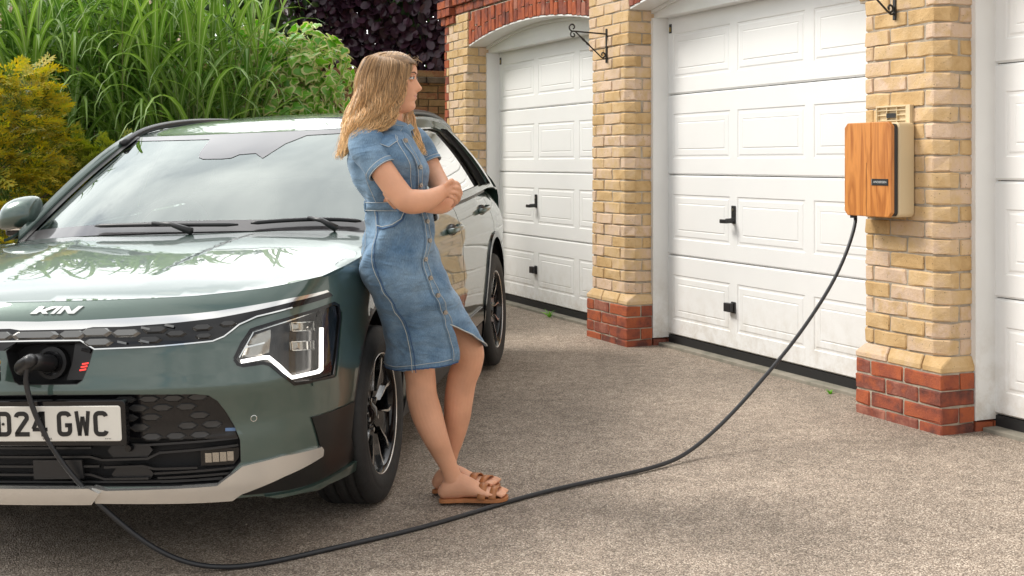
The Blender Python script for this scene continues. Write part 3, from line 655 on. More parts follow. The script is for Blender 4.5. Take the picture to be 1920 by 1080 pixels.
# --- purple shrub beyond the wall
M_PUR = leafmat('purple_leaf', (.030, .013, .024), (.075, .030, .050), .35, trans=.15)
OV = [(0, 0), (.22, .12), (.36, .38), (.36, .66), (.20, .92), (0, 1.0), (-.20, .92), (-.36, .66), (-.36, .38), (-.22, .12)]
def oval_mesh(r):
    n = len(OV); vs = [(0, .5, -.05)]+[(x, y, .35*x*x-.12*(y-.5)**2+r.uniform(-.02, .02)) for x, y in OV]
    return vs, [(0, 1+i, 1+(i+1) % n) for i in range(n)], [0]*n
pur = clump('purple_smoke_bush', 'dark purple leaved shrub growing over the brown garden wall', 'shrub', (-1.2, 15.0, 2.9), (1.6, .8, 1.6), [oval_mesh(ri) for _ in range(4)], 17000, .11, [M_PUR], 'purple_leaf', 'purple_foliage', 9, lump=.16, tilt=.6, inner=.35)
m = MB()
for k in range(9): m.tube(crom([(R_.uniform(-.1, .1), 0, -2.9), (R_.uniform(-.3, .3), 0, -1.6), (R_.uniform(-.8, .8), R_.uniform(-.3, .3), -.5), (R_.uniform(-1.2, 1.2), R_.uniform(-.4, .4), .6)], 4), .02, 5)
m.build('trunk', bpy.data.materials['brown_bark'], pur)
# --- golden conifer
M_CON = leafmat('conifer_gold_tip', (.52, .37, .025), (.32, .35, .05), .6, trans=.3)
M_CO2 = leafmat('conifer_green', (.05, .10, .02), (.17, .21, .03), .6, trans=.2)
def spray(r, s):
    """flat fan of scale-leaf twigs"""
    vs = []; fs = []; mi = []
    def seg(a, b, w, m_):
        n = len(vs); d = (b-a); sd = Vector((-d.y, d.x, 0)).normalized()*w
        k = (a+b)/2; vs.extend([a, k+sd, b, k-sd]); fs.append((n, n+1, n+2, n+3)); mi.append(m_)
    for i in range(7):
        t = i/7; a = Vector((0, t, -.25*t*t))
        seg(a, Vector((r.uniform(-.03, .03), t+.18, -.25*(t+.15)**2)), .035, 1 if t < .5 else 0)
        for sg in (-1, 1):
            L1 = .42*(1-t*.75)*r.uniform(.7, 1.2); b = a+Vector((sg*L1*.75, L1*.75, r.uniform(-.08, .05)))
            seg(a, b, .035, 1 if t < .35 else 0)
            for j in range(2):
                c = a+(b-a)*(.4+.35*j); seg(c, c+Vector((sg*.04+r.uniform(-.03, .03), .14, r.uniform(-.04, .04))), .024, 0)
                seg(c, c+Vector((sg*.13, .02, r.uniform(-.04, .04))), .024, 0)
    return vs, fs, mi
def conifer(name, label, ctr, H_, R0, count, seed, mats):
    r = random.Random(seed); root = empty(name, Matrix.Translation(ctr), label, 'conifer'); sp_ = [spray(r, 1) for _ in range(6)]; mb = MB()
    for k in range(count):
        h = r.random()**.9; rad = R0*(1-.62*h)*(1+.22*noise.noise(Vector((h*4, seed, k*.0))))
        a = r.uniform(0, 2*math.pi); d = Vector((math.cos(a), math.sin(a), 0)); lum = 1+.30*noise.noise(Vector((d.x*2, d.y*2, h*5+seed)))
        p = d*rad*lum*(1-.35*r.random()**2)+Vector((0, 0, h*H_))
        up = r.gauss(.45, .35); dr = (d*math.cos(up)+Vector((0, 0, 1))*math.sin(up)+Vector((r.gauss(0, .25), r.gauss(0, .25), 0))).normalized()
        nr = Vector((r.gauss(0, .5), r.gauss(0, .5), 1))-d*.2
        y = dr; nr = (nr-y*nr.dot(y)).normalized(); x = y.cross(nr); s = r.uniform(.13, .26)
        M = Matrix(((x.x, y.x, nr.x, p.x), (x.y, y.y, nr.y, p.y), (x.z, y.z, nr.z, p.z), (0, 0, 0, 1))) @ Matrix.Scale(s, 4)
        m_ = sp_[r.randrange(6)]; n = len(mb.v); mb.v += [tuple(M @ v) for v in m_[0]]; mb.f += [tuple(j+n for j in f) for f in m_[1]]; mb.m += m_[2]
    obj('conifer_foliage', mb.v, mb.f, mats, root, mb.m, kind='stuff')
    m = MB(); m.tube([(0, 0, -.2), (.02, 0, H_*.5), (0, 0, H_*.95)], [.05, .035, .01], 8)
    for k in range(26):
        a = r.uniform(0, 6.28); z = r.uniform(.1, .9)*H_; l = R0*(1-.62*z/H_)*.9; d = Vector((math.cos(a), math.sin(a), 0))
        m.tube([Vector((0, 0, z)), d*l*.5+Vector((0, 0, z+.05)), d*l+Vector((0, 0, z+.2))], [.014, .01, .004], 5)
    m.build('trunk', bpy.data.materials['brown_bark'], root); return root
conifer('golden_conifer', 'orange yellow tipped conifer beside the door mirror at the left edge', (-3.52, 8.3, -.15), 1.95, .80, 1300, 2, [M_CON, M_CO2])
conifer('golden_conifer', 'lower yellow green conifer between the tall grass and the windscreen pillar', (-2.88, 8.95, -.15), 1.45, .62, 900, 6, [leafmat('conifer_lime_tip', (.34, .36, .05), (.22, .28, .04), .6, trans=.3), M_CO2])
# --- dark evergreen backdrop beyond the wall
M_DKG = leafmat('dark_evergreen_leaf', (.02, .05, .012), (.05, .10, .02), .4, trans=.2)
bk_ = clump('evergreen_shrub', 'dark green evergreen shrub behind the ivy beyond the wall', 'shrub', (-3.9, 14.2, 2.6), (1.75, .8, 2.0), [oval_mesh(ri) for _ in range(4)], 9000, .11, [M_DKG], 'evergreen_leaf', 'evergreen_foliage', 12, lump=.2, tilt=.6, parts=0, inner=.5)
bk3 = clump('evergreen_shrub', 'dark green evergreen shrub behind the purple bush', 'shrub', (-1.0, 17.2, 2.6), (2.6, .8, 2.6), [oval_mesh(ri) for _ in range(4)], 9000, .17, [M_DKG], 'evergreen_leaf', 'evergreen_foliage', 22, lump=.1, tilt=.6, parts=0, inner=.5)
bk2 = clump('evergreen_shrub', 'dark green evergreen shrub behind the tall grass on the left', 'shrub', (-6.2, 13.2, 1.2), (1.9, .8, 1.6), [oval_mesh(ri) for _ in range(4)], 3800, .10, [M_DKG], 'evergreen_leaf', 'evergreen_foliage', 14, lump=.2, tilt=.6, parts=0, inner=.5)
# --- loose grit and a few dry leaves gathered along the thresholds and pillar bases
gr = MB(); r = random.Random(31)
for k in range(2600):
    s_ = r.uniform(-5.9, 2.6); t_ = .21-abs(r.gauss(0, .10)) if r.random() < .6 else r.uniform(-3.5, .15)
    if t_ > -.02 and any(-.62 < s_-q < .03 for q in (-2*MOD, -MOD, 0)): t_ = -.01-abs(r.gauss(0, .05))
    p_ = MW @ Vector((s_, t_, 0)); z_ = gz(p_.x, p_.y); q = r.uniform(.0022, .0055)
    vs = [p_+Vector((q*math.cos(a)*r.uniform(.7, 1.2), q*math.sin(a)*r.uniform(.7, 1.2), z_-p_.z+.001)) for a in (0, 1.26, 2.5, 3.77, 5.0)]+[p_+Vector((0, 0, z_-p_.z+q*1.1))]
    gr.add(vs, [(i, (i+1) % 5, 5) for i in range(5)])
gr.build('loose_grit', mat('grit_stone', (.22, .17, .13), .9, col2=(.50, .42, .33), scale=400, coords='Object'), kind='stuff', fixn=False)
# --- weeds at the door thresholds
def weed(s, t, h, n, label):
    r = random.Random(int(h*999)); root = empty('weed', MW @ Matrix.Translation((s, t, .0)), label, 'weed', 'small weeds along the garage thresholds')
    for i in range(n):
        b = blade(r, (r.uniform(-.01, .01), 0, 0), r.uniform(0, 6.28), h*r.uniform(.6, 1.2), .012, r.uniform(.7, 1.4), .6); obj('weed_leaf', b[0], b[1], [M_IVG, M_IVG], root, b[2], smooth=True)
weed(-4.53, .20, .09, 12, 'small green weed in front of the far left garage door'); weed(-3.62, .2, .04, 8, 'tiny weed tuft beside the second pillar base'); weed(-1.02, .18, .035, 10, 'low weed tuft at the middle door threshold')
# ================================================================= CAR SURFACES (car frame: a across, b back from the nose, u up)
def smooth_tab(x, y, sig, n=500, x0=None, x1=None):
    xs_ = np.linspace(x[0]-4*sig, x[-1]+4*sig, n); h = xs_[1]-xs_[0]
    ys_ = np.interp(xs_, x, y)
    # linear extrapolation at the ends keeps slopes
    lo = xs_ < x[0]; hi = xs_ > x[-1]
    ys_[lo] = y[0]+(xs_[lo]-x[0])*(y[1]-y[0])/(x[1]-x[0]); ys_[hi] = y[-1]+(xs_[hi]-x[-1])*(y[-1]-y[-2])/(x[-1]-x[-2])
    k = int(3*sig/h)+1; w = np.exp(-.5*(np.arange(-k, k+1)*h/sig)**2); w /= w.sum()
    yy = np.convolve(np.pad(ys_, k, mode='edge'), w, mode='valid'); return xs_, yy
def carve(P, n):
    P = [np.array(p, float) for p in P]; k = len(P); out = []
    for i in range(k-1):
        b, c = P[i], P[i+1]; a = P[i-1] if i else 2*b-c; d = P[i+2] if i+2 < k else 2*c-b
        for j in range(n):
            t = j/n; out.append(.5*((2*b)+(c-a)*t+(2*a-5*b+4*c-d)*t*t+(3*b-a-3*c+d)*t**3))
    out.append(P[-1]); return np.array(out)
PLAN = [(-.2, .004), (0, 0), (.2, .004), (.4, .018), (.55, .045), (.68, .095), (.78, .175), (.845, .28), (.88, .40), (.9, .55), (.908, .75), (.912, 1.0), (.912, 1.5), (.912, 2.0), (.912, 2.5), (.910, 3.0), (.907, 3.5), (.895, 3.9), (.87, 4.15), (.80, 4.32), (.65, 4.39), (.4, 4.42), (0, 4.42)]
pc_ = carve(PLAN, 24)[24:]
sg_ = np.r_[0, np.cumsum(np.linalg.norm(np.diff(pc_, axis=0), axis=1))]; QT = sg_[-1]
_, sxa = smooth_tab(sg_, pc_[:, 0], .03, 1400); sq_, sxb = smooth_tab(sg_, pc_[:, 1], .03, 1400)
tx_ = np.gradient(sxa, sq_); ty_ = np.gradient(sxb, sq_)
ZT = [.12, .20, .30, .38, .44, .50, .56, .605, .65, .70, .76, .80, .84, .88, .92, .96, 1.0, 1.04, 1.08]
IF_ = [.10, .035, .010, .008, .010, .018, .010, .000, .010, .018, .028, .042, .066, .097, .15, .23, .33, .45, .6]
IS_ = [.10, .05, .032, .022, .016, .010, .006, .004, .004, .006, .006, .004, .003, .007, .015, .028, .042, .062, .09]
zf_, if_ = smooth_tab(ZT, IF_, .014); zs_, is_ = smooth_tab(ZT, IS_, .02)
def SH(q, z):
    """lower body shell: q runs round the plan outline from the nose, z is height"""
    s = -1 if q < 0 else 1; q = abs(q)
    pa, pb, ta, tb = (float(np.interp(q, sq_, v)) for v in (sxa, sxb, tx_, ty_)); l = math.hypot(ta, tb)
    w = min(max((q-.62)/.55, 0), 1); w = w*w*(3-2*w)
    i = (1-w)*float(np.interp(z, zf_, if_))+w*float(np.interp(z, zs_, is_))
    if q > 3.9: # tail leans forward above the lamp line
        t = min((q-3.9)/.7, 1); i += t*.25*max(0, z-.85)
    return (s*(pa-tb/l*i), pb+ta/l*i, z)
HB, HZ = smooth_tab([.06, .113, .16, .22, .30, .42, .60, .80, 1.0, 1.2, 1.4], [.862, .886, .908, .927, .943, .961, .983, 1.003, 1.019, 1.031, 1.040], .03)
def HOOD(a, b):
    r = float(np.interp(b, HB, HZ))-.050*(abs(a)/.86)**2.8
    a0 = .285+.10*(b-.5); t = min(max((abs(a)-a0)/.035, 0), 1); t = t*t*(3-2*t)
    f = min(max((b-.22)/.2, 0), 1)*min(max((1.12-b)/.2, 0), 1)
    return (a, b, r+.009*t*f)
def GLASS(s, t):
    """windscreen: s -1..1 across, t 0 base .. 1 header"""
    A0, B0, U0 = .775, 1.34, 1.000; A1, B1, U1 = .600, 2.12, 1.428
    a = s*(A0+(A1-A0)*t-.018*math.sin(math.pi*t)*0); c = 1-s*s*(.75+.25*abs(s))
    b = B0+(B1-B0)*t-(.24*(1-t)+.17*t)*c; u = U0+(U1-U0)*t+(.035*(1-t)-.004*t)*c+.030*math.sin(math.pi*t)*(.6+.4*c)
    return (a, b, u)
RB, RZ = smooth_tab([1.6, 1.9, 2.1, 2.4, 2.8, 3.2, 3.6, 4.0, 4.3, 4.5], [1.410, 1.452, 1.478, 1.506, 1.522, 1.520, 1.503, 1.452, 1.365, 1.28], .08)
EA, EV = smooth_tab([1.2, 2.1, 2.6, 3.2, 3.8, 4.3], [.70, .607, .60, .59, .565, .52], .08)
def ROOF(a, b):
    e = float(np.interp(b, EA, EV)); return (a, b, float(np.interp(b, RB, RZ))-.055*(abs(a)/e)**2.6)
BB, BZ = smooth_tab([1.2, 1.5, 2.0, 2.6, 3.2, 3.6, 4.0, 4.3], [.985, 1.005, 1.020, 1.035, 1.050, 1.060, 1.045, 1.00], .06)
# cantrail: from the base of the windscreen pillar along the roof to the tail
CT = carve([(.80, 1.25, .985), (.775, 1.40, 1.055), (.715, 1.72, 1.25), (.655, 2.0, 1.392), (.625, 2.3, 1.452), (.612, 2.8, 1.474), (.607, 3.3, 1.475), (.60, 3.8, 1.438), (.578, 4.12, 1.335), (.56, 4.32, 1.13)], 20)
def CANT(b): return (float(np.interp(b, CT[:, 1], CT[:, 0])), float(np.interp(b, CT[:, 1], CT[:, 2])))
def SIDE(b, h):
    """glasshouse side: h 0 beltline .. 1 cantrail"""
    zb = float(np.interp(b, BB, BZ)); ab = .868-.03*max(0, (b-3.2))/1.0-.10*max(0, b-4.0); ar, zr = CANT(b)
    if zr < zb+.01: zr = zb+.01
    t = h; bul = .030*math.sin(math.pi*min(max(t, 0), 1))*min(1, (zr-zb)/.3)
    return (ab+(ar-ab)*t+bul*.7, b, zb+(zr-zb)*t+bul*.25)
#---END CORE
# ================================================================= CAR
PH = math.radians(8.6)
Aw = Vector((math.cos(PH), -math.sin(PH), .0362)).normalized(); Bw = Vector((math.sin(PH), math.cos(PH), .0303)); Uw = Aw.cross(Bw).normalized(); Bw = Uw.cross(Aw)
MC = Matrix(((Aw.x, Bw.x, Uw.x, CO.x), (Aw.y, Bw.y, Uw.y, CO.y), (Aw.z, Bw.z, Uw.z, CO.z), (0, 0, 0, 1)))
car = empty('parked_car', MC, 'sage green electric crossover car plugged in to charge at its nose', 'car')
def mat_paint():
    m, nt, b = newmat('sage_green_car_paint'); N = nt.nodes; L = nt.links
    b.inputs['Base Color'].default_value = (.045, .082, .068, 1); b.inputs['Metallic'].default_value = .35; b.inputs['Roughness'].default_value = .32
    b.inputs['Coat Weight'].default_value = 1; b.inputs['Coat Roughness'].default_value = .012; b.inputs['Coat IOR'].default_value = 1.65
    tc = N.new('ShaderNodeTexCoord'); n = N.new('ShaderNodeTexNoise'); n.inputs['Scale'].default_value = 900; L.new(tc.outputs['Object'], n.inputs[0])
    bp = N.new('ShaderNodeBump'); bp.inputs['Strength'].default_value = .12; bp.inputs['Distance'].default_value = .001; L.new(n.outputs['Fac'], bp.inputs['Height']); L.new(bp.outputs[0], b.inputs['Normal'])
    return m
M_PAINT = mat_paint()
M_GLB = mat('gloss_black_trim', (.005, .005, .006), .10)
M_SATB = mat('satin_black_trim', (.016, .016, .017), .38, bump=.05, bscale=300)
M_CLAD = mat('dark_corner_cladding', (.008, .008, .008), .3, spec=.3)
M_MATB = mat('dark_void_plastic', (.008, .008, .009), .7)
M_CHR = mat('satin_chrome', (.80, .80, .78), .16, metal=1, bump=.01, bscale=20)
M_SKID = mat('silver_skid_paint', (.60, .585, .55), .24, metal=.7, coat=.5)
M_GREYM = mat('dark_grey_metal_hex', (.20, .20, .195), .22, metal=.7)
M_GREYD = mat('smoked_grey_hex', (.05, .05, .05), .25, metal=.3)
def glassmat(name, tint, ior, rough=0.0, alpha=.75, spec=None):
    """thin tinted pane: mirror reflection by Fresnel over a see-through layer"""
    m, nt, b = newmat(name); N = nt.nodes; L = nt.links; N.remove(b)
    g = N.new('ShaderNodeBsdfGlossy'); g.inputs['Roughness'].default_value = rough; g.inputs['Color'].default_value = (1, 1, 1, 1) if spec is None else (*spec, 1)
    t = N.new('ShaderNodeBsdfTransparent'); t.inputs[0].default_value = (*tint, 1); f = N.new('ShaderNodeFresnel'); f.inputs[0].default_value = ior
    ms = N.new('ShaderNodeMixShader'); L.new(f.outputs[0], ms.inputs[0]); L.new(t.outputs[0], ms.inputs[1]); L.new(g.outputs[0], ms.inputs[2]); L.new(ms.outputs[0], nt.nodes['Material Output'].inputs[0]); return m
M_WSG = glassmat('windscreen_glass', (.42, .50, .46), 2.35, spec=(.93, 1, .97))
M_SDG = glassmat('tinted_side_glass', (.10, .11, .11), 2.4)
M_LENS = glassmat('clear_lamp_lens', (.92, .93, .93), 1.5)
M_FRIT = mat('windscreen_frit', (.05, .046, .048), .3, coat=.85, spec=.1)
M_FRIT.node_tree.nodes['Principled BSDF'].inputs['Coat IOR'].default_value = 1.5
M_DRL = mat('lit_daytime_light', (1, .97, .93), .4, emit=1.7)
M_RUB = mat('tyre_rubber', (.013, .013, .013), .72, noise_amt=.2, scale=40, bump=.15, bscale=120)
M_MACH = mat('machined_alloy', (.78, .78, .77), .18, metal=1)
M_PLATE = mat('number_plate_white', (.70, .68, .62), .35)
M_INK = mat('plate_black', (.008, .008, .008), .5)
M_RED = bpy.data.materials['red_brick']
M_REDL = mat('red_charge_light', (.85, .05, .04), .4, emit=.9)
M_BLUEL = mat('blue_reflection_tip', (.1, .2, .5), .3)
def inpoly(p, P):
    c = False; x, y = p; j = len(P)-1
    for i in range(len(P)):
        if (P[i][1] > y) != (P[j][1] > y) and x < (P[j][0]-P[i][0])*(y-P[i][1])/(P[j][1]-P[i][1])+P[i][0]: c = not c
        j = i
    return c
def resamp(P, st):
    out = []
    for i in range(len(P)):
        a, b = P[i], P[(i+1) % len(P)]; n = max(1, int(math.hypot(b[0]-a[0], b[1]-a[1])/st+.5))
        for k in range(n): out.append((a[0]+(b[0]-a[0])*k/n, a[1]+(b[1]-a[1])*k/n))
    return out
def nrm_at(surf, x, y, e=.004):
    p = Vector(surf(x, y)); u = Vector(surf(x+e, y))-Vector(surf(x-e, y)); v = Vector(surf(x, y+e))-Vector(surf(x, y-e)); return p, u.cross(v).normalized()
def panel(name, outline, surf, mt, par, holes=(), st=.025, off=0, rim=.014, flip=1, lip=.0, depthf=None, M=None):
    """sheet panel cut from a surface: outline and holes in the surface's own two coordinates; rim turns the edge inward"""
    loops = [resamp(outline, st)]+[resamp(h, st) for h in holes]
    vs = []; es = []
    for lp in loops:
        n0 = len(vs); vs += lp; es += [(n0+i, n0+(i+1) % len(lp)) for i in range(len(lp))]
    nb = len(vs)
    x0 = min(p[0] for p in outline); x1 = max(p[0] for p in outline); y0 = min(p[1] for p in outline); y1 = max(p[1] for p in outline)
    bnd = np.array(vs)
    xx = np.arange(x0+st/2, x1, st); yy = np.arange(y0+st/2, y1, st)
    for j, y in enumerate(yy):
        for x in xx:
            q = (x+(st*.25 if j % 2 else -st*.25), y)
            if inpoly(q, loops[0]) and not any(inpoly(q, h) for h in loops[1:]) and ((bnd-q)**2).sum(1).min() > (st*.5)**2: vs.append(q)
    r = delaunay_2d_cdt([Vector(v) for v in vs], es, [], 0, 1e-6)
    V = [tuple(v) for v in r[0]]; F = []
    for f in r[2]:
        c = (sum(V[i][0] for i in f)/len(f), sum(V[i][1] for i in f)/len(f))
        if inpoly(c, loops[0]) and not any(inpoly(c, h) for h in loops[1:]): F.append(list(f))
    used = sorted({i for f in F for i in f}); mp = {u: k for k, u in enumerate(used)}; V = [V[i] for i in used]; F = [[mp[i] for i in f] for f in F]
    P = []; NR = []
    for x, y in V:
        p, n = nrm_at(surf, x, y); n = n*flip
        o = off+(depthf(x, y) if depthf else 0); P.append(p+n*o); NR.append(n)
    # orient faces along the surface normal
    vote = 0
    for f in F:
        a, b, c = P[f[0]], P[f[1]], P[f[2]]; vote += (b-a).cross(c-a).dot(NR[f[0]])
    FF = [tuple(f[::-1]) if vote < 0 else tuple(f) for f in F]
    ec = {}
    for f in FF:
        for i in range(len(f)):
            a, b = f[i], f[(i+1) % len(f)]; k = (min(a, b), max(a, b)); ec.setdefault(k, []).append((a, b))
    nF = len(FF); nV = len(P); m2 = {}; PV = list(P)
    if rim:
        def low(i):
            if i not in m2: m2[i] = (len(PV), len(PV)+1); PV.append(P[i]); PV.append(P[i]-NR[i]*rim)
            return m2[i]
        for k, v in ec.items():
            if len(v) == 1:
                a, b = v[0]; la, lb = low(a), low(b); FF.append((la[0], la[1], lb[1], lb[0])[::-1])
    o = obj(name, PV, FF, mt, par, smooth=True)
    if rim: # hard shading on the rim strip
        for p in o.data.polygons[nF:]: p.use_smooth = False
    # shade by the designed surface, not by the triangles cut from it
    loopn = []
    for p in o.data.polygons:
        for vi in p.vertices: loopn.append(tuple(NR[vi]) if (vi < nV and p.index < nF) else (0, 0, 0))
    if not depthf or 'skid' in name: o.data.normals_split_custom_set(loopn)
    if M is not None: o.matrix_local = M
    return o
def mirq(P): return [(-x, y) for x, y in P][::-1]
def mirN(P): return [((-x if abs(x) > .3 else -x+2*CQ*min(1, x/.15)) , y) for x, y in P][::-1]
def sym(P): return P+mirq(P)       # right half (nose outward) closed over the centre line
def ribbon(name, pts, w, surf, mt, par, off=.004, d=.006, closed=False):
    """raised flat strip of width w following pts on a surface"""
    P = [Vector((x, y)) for x, y in pts]; L_ = []; R2 = []
    n = len(P)
    for i in range(n):
        a = P[i-1] if (i or closed) else P[i]; b = P[(i+1) % n] if (i < n-1 or closed) else P[i]; t = (b-a).normalized(); nn = Vector((-t.y, t.x))
        k = 1
        if 0 < i < n-1 or closed:
            t1 = (P[i]-P[i-1]).normalized(); t2 = (P[(i+1) % n]-P[i]).normalized(); k = 1/max(.5, math.sqrt((1+t1.dot(t2))/2))
        L_.append(P[i]+nn*w/2*k); R2.append(P[i]-nn*w/2*k)
    vs = []; 
    for l, r in zip(L_, R2):
        pl, nl = nrm_at(surf, *l); pr, nr = nrm_at(surf, *r); vs += [pl+nl*off, pr+nr*off, pl+nl*(off+d), pr+nr*(off+d)]
    fs = []
    for i in range(n if closed else n-1):
        a = 4*i; b = 4*((i+1) % n); fs += [(a+2, b+2, b+3, a+3), (a, a+2, a+3, a+1) if False else (a, b, b+2, a+2), (a+1, a+3, b+3, b+1)]
    if not closed: e = 4*(n-1); fs += [(0, 2, 3, 1), (e, e+1, e+3, e+2)]
    return MB().add(vs, fs).build(name, mt, par)
def dens(P, st=.03):
    out = []
    for a, b in zip(P[:-1], P[1:]):
        n = max(1, int(math.hypot(b[0]-a[0], b[1]-a[1])/st+.5)); out += [(a[0]+(b[0]-a[0])*k/n, a[1]+(b[1]-a[1])*k/n) for k in range(n)]
    return out+[P[-1]]
def qb(b): return float(np.interp(b, sxb[200:], sq_[200:]))     # plan station from distance back
WFB, WRB, TR_ = .92, 3.63, .334
def arch(bc, rx, rz, z0, n=22, rev=False):
    P = []
    for i in range(n+1):
        t = math.pi*i/n; x = bc-rx*math.cos(t); z = TR_+rz*math.sin(t); P.append((qb(x), max(z, z0)))
    return P
HL = [(0.655, 0.697), (0.682, 0.744), (0.716, 0.781), (0.738, 0.786), (0.804, 0.797), (0.918, 0.811), (1.014, 0.819), (1.084, 0.825), (1.113, 0.812), (1.122, 0.77), (1.088, 0.674), (1.054, 0.583), (0.912, 0.590), (0.853, 0.594), (0.81, 0.63), (0.77, 0.668), (0.747, 0.676), (0.681, 0.674), (0.665, 0.68)]
LOW = [(0, .608), (.315, .604), (.529, .597), (.569, .59), (.595, .57), (.62, .532), (.646, .481), (.661, .439), (.66, .37), (.618, .329), (.576, .304), (.375, .309), (0, .314)]
CQ = .048
PORT = [(.165, .77), (.197, .745), (.183, .698), (.163, .65), (.146, .639)]
PORT = PORT+[(2*CQ-x, z) for x, z in PORT[::-1]]
hoodl = [(0, .889), (.205, .890), (.375, .891), (.531, .893), (.686, .898), (.815, .903), (.924, .911), (1.055, .920)]
shut = [(1.055, .918), (1.163, .858), (1.36, .79), (1.45, .757)]
# --- front bumper skin
aF = arch(WFB, .375, .428, .2)
frontarch = [p for p in aF if p[0] <= 1.455]      # going up from the bottom front
bump_r = hoodl+shut[1:]+[p for p in frontarch[::-1] if p[1] < .757]+[(frontarch[0][0]-.002, .205), (1.0, .205), (.70, .25), (.5, .255), (0, .262)]
bump = bump_r+mirq(bump_r)[1:-1]
g = .002
panel('front_bumper', bump, SH, M_PAINT, car, holes=[HL, mirq(HL), LOW+mirq(LOW)[1:-1], PORT], st=.024)
# --- black upper grille strip and its chrome blade
ct = [(0, .830), (.178, .832), (.382, .837), (.515, .840), (.604, .844), (.760, .855), (.892, .865), (1.051, .873)]
cb_ = [(1.060, .866), (.887, .853), (.748, .838), (.604, .824), (.458, .816), (.286, .810), (.191, .811), (.155, .806), (0, .806)]
ch = ct+cb_
panel('chrome_blade', ch+mirN(ch)[1:-1], SH, M_CHR, car, off=.006, rim=.008, st=.012)
sb = [(1.068, .860), (1.078, .851), (.88, .835), (.743, .819), (.678, .800), (.624, .768), (.588, .757), (.405, .749), (.205, .746), (.156, .773), (0, .774)]
st_ = [(0, .806)]+cb_[::-1][1:]+sb
grille = panel('grille_strip', st_+mirN(st_)[1:-1], SH, M_GLB, car, off=.005, rim=.012, st=.02)
ribbon('strip_edge', dens(sb[2:]), .004, SH, M_CHR, grille, off=.006, d=.003); ribbon('strip_edge', dens(mirq(sb[2:])), .004, SH, M_CHR, grille, off=.006, d=.003)
def hexa(name, q, z, w, h, mt, par, tip=.45, off=.006, d=.007, surf=SH, left=True, right=True):
    """elongated faceted hexagon of the grille pattern"""
    t = h*tip/ .5*.9
    out = [(q-w/2, z), (q-w/2+t, z+h/2), (q+w/2-t, z+h/2), (q+w/2, z), (q+w/2-t, z-h/2), (q-w/2+t, z-h/2)]
    if not left: out = [(q-w/2, z+h/2), (q+w/2-t, z+h/2), (q+w/2, z), (q+w/2-t, z-h/2), (q-w/2, z-h/2)]
    if not right: out = [(q-w/2, z), (q-w/2+t, z+h/2), (q+w/2, z+h/2), (q+w/2, z-h/2), (q-w/2+t, z-h/2)]
    inn = [(q+(x-q)*.80, z+(y-z)*.72+.002) for x, y in out]; n = len(out); vs = []
    for x, y in out: p, nn = nrm_at(surf, x, y); vs.append(p+nn*off)
    for x, y in inn: p, nn = nrm_at(surf, x, y); vs.append(p+nn*(off+d))
    fs = [tuple(range(n, 2*n))]+[(i, (i+1) % n, n+(i+1) % n, n+i) for i in range(n)]
    return MB().add(vs, fs).build(name, mt, par)
for sg in (1, -1):
    for q, z, w, h, mt in ((.0, .789, .17, .024, M_GREYM), (.125, .789, .10, .026, M_GREYM), (.205, .794, .115, .026, M_GREYM), (.215, .765, .105, .024, M_GREYM), (.305, .790, .10, .022, M_GREYM),
        (.40, .797, .085, .020, M_GREYD), (.385, .768, .085, .020, M_GREYD), (.47, .783, .07, .018, M_GREYD), (.555, .797, .07, .018, M_GREYD), (.56, .772, .06, .016, M_GREYD), (.64, .803, .06, .016, M_GREYD)):
        if sg < 0 and q == 0: continue
        hexa('hexagon_insert', sg*q, z, w, h, mt, grille)
    for q, z in ((.298, .763), (.372, .801), (.372, .764), (.449, .806)): # small bright chips
        ribbon('bright_chip', dens([(sg*(q-.016), z+.003), (sg*(q+.014), z-.003)], .01), .006, SH, M_GREYM, grille, off=.012, d=.003)
# --- lower opening: recessed backing, hexagon panel, slats
def REC(d): 
    def f(q, z):
        p, n = nrm_at(SH, q, z); return tuple(p-n*d)
    return f
low = LOW+mirq(LOW)[1:-1]
lg = panel('lower_grille', low, REC(.055), M_MATB, car, rim=0, st=.04)
ribbon('opening_wall', dens(low+[low[0]], .03), .0015, SH, M_SATB, lg, off=-.055, d=.055, closed=False)
hx = [(0, .606), (.315, .602), (.527, .595), (.566, .588), (.592, .568), (.617, .530), (.643, .480), (.655, .444), (.452, .456), (.304, .464), (0, .458)]
hp = panel('hexagon_panel', hx+mirq(hx)[1:-1], REC(.012), M_GLB, lg, rim=.02, st=.03)
RS = REC(.012)
for sg in (1, -1):
    for row in range(5):
        z = .583-.030*row
        for k in range(5):
            q = .30+.078*k*1.0+(.039 if row % 2 else 0)
            lim = .60 if z > .56 else .63
            if q+.05 > lim or (k+row) % 5 == 4: continue
            hexa('hexagon_relief', sg*q, z, .074, .024, M_GREYD, hp, surf=RS, off=.0005, d=.006)
ribbon('blue_tip', dens([(.615, .475), (.648, .473)], .01), .010, RS, mat('blue_grey_gloss', (.10, .16, .28), .1, metal=.6), hp, off=.001, d=.004)
RL = REC(.03)
def slat(P, w=.007): ribbon('grille_slat', dens(P, .04), w, RL, M_SATB, lg, off=0, d=.016)
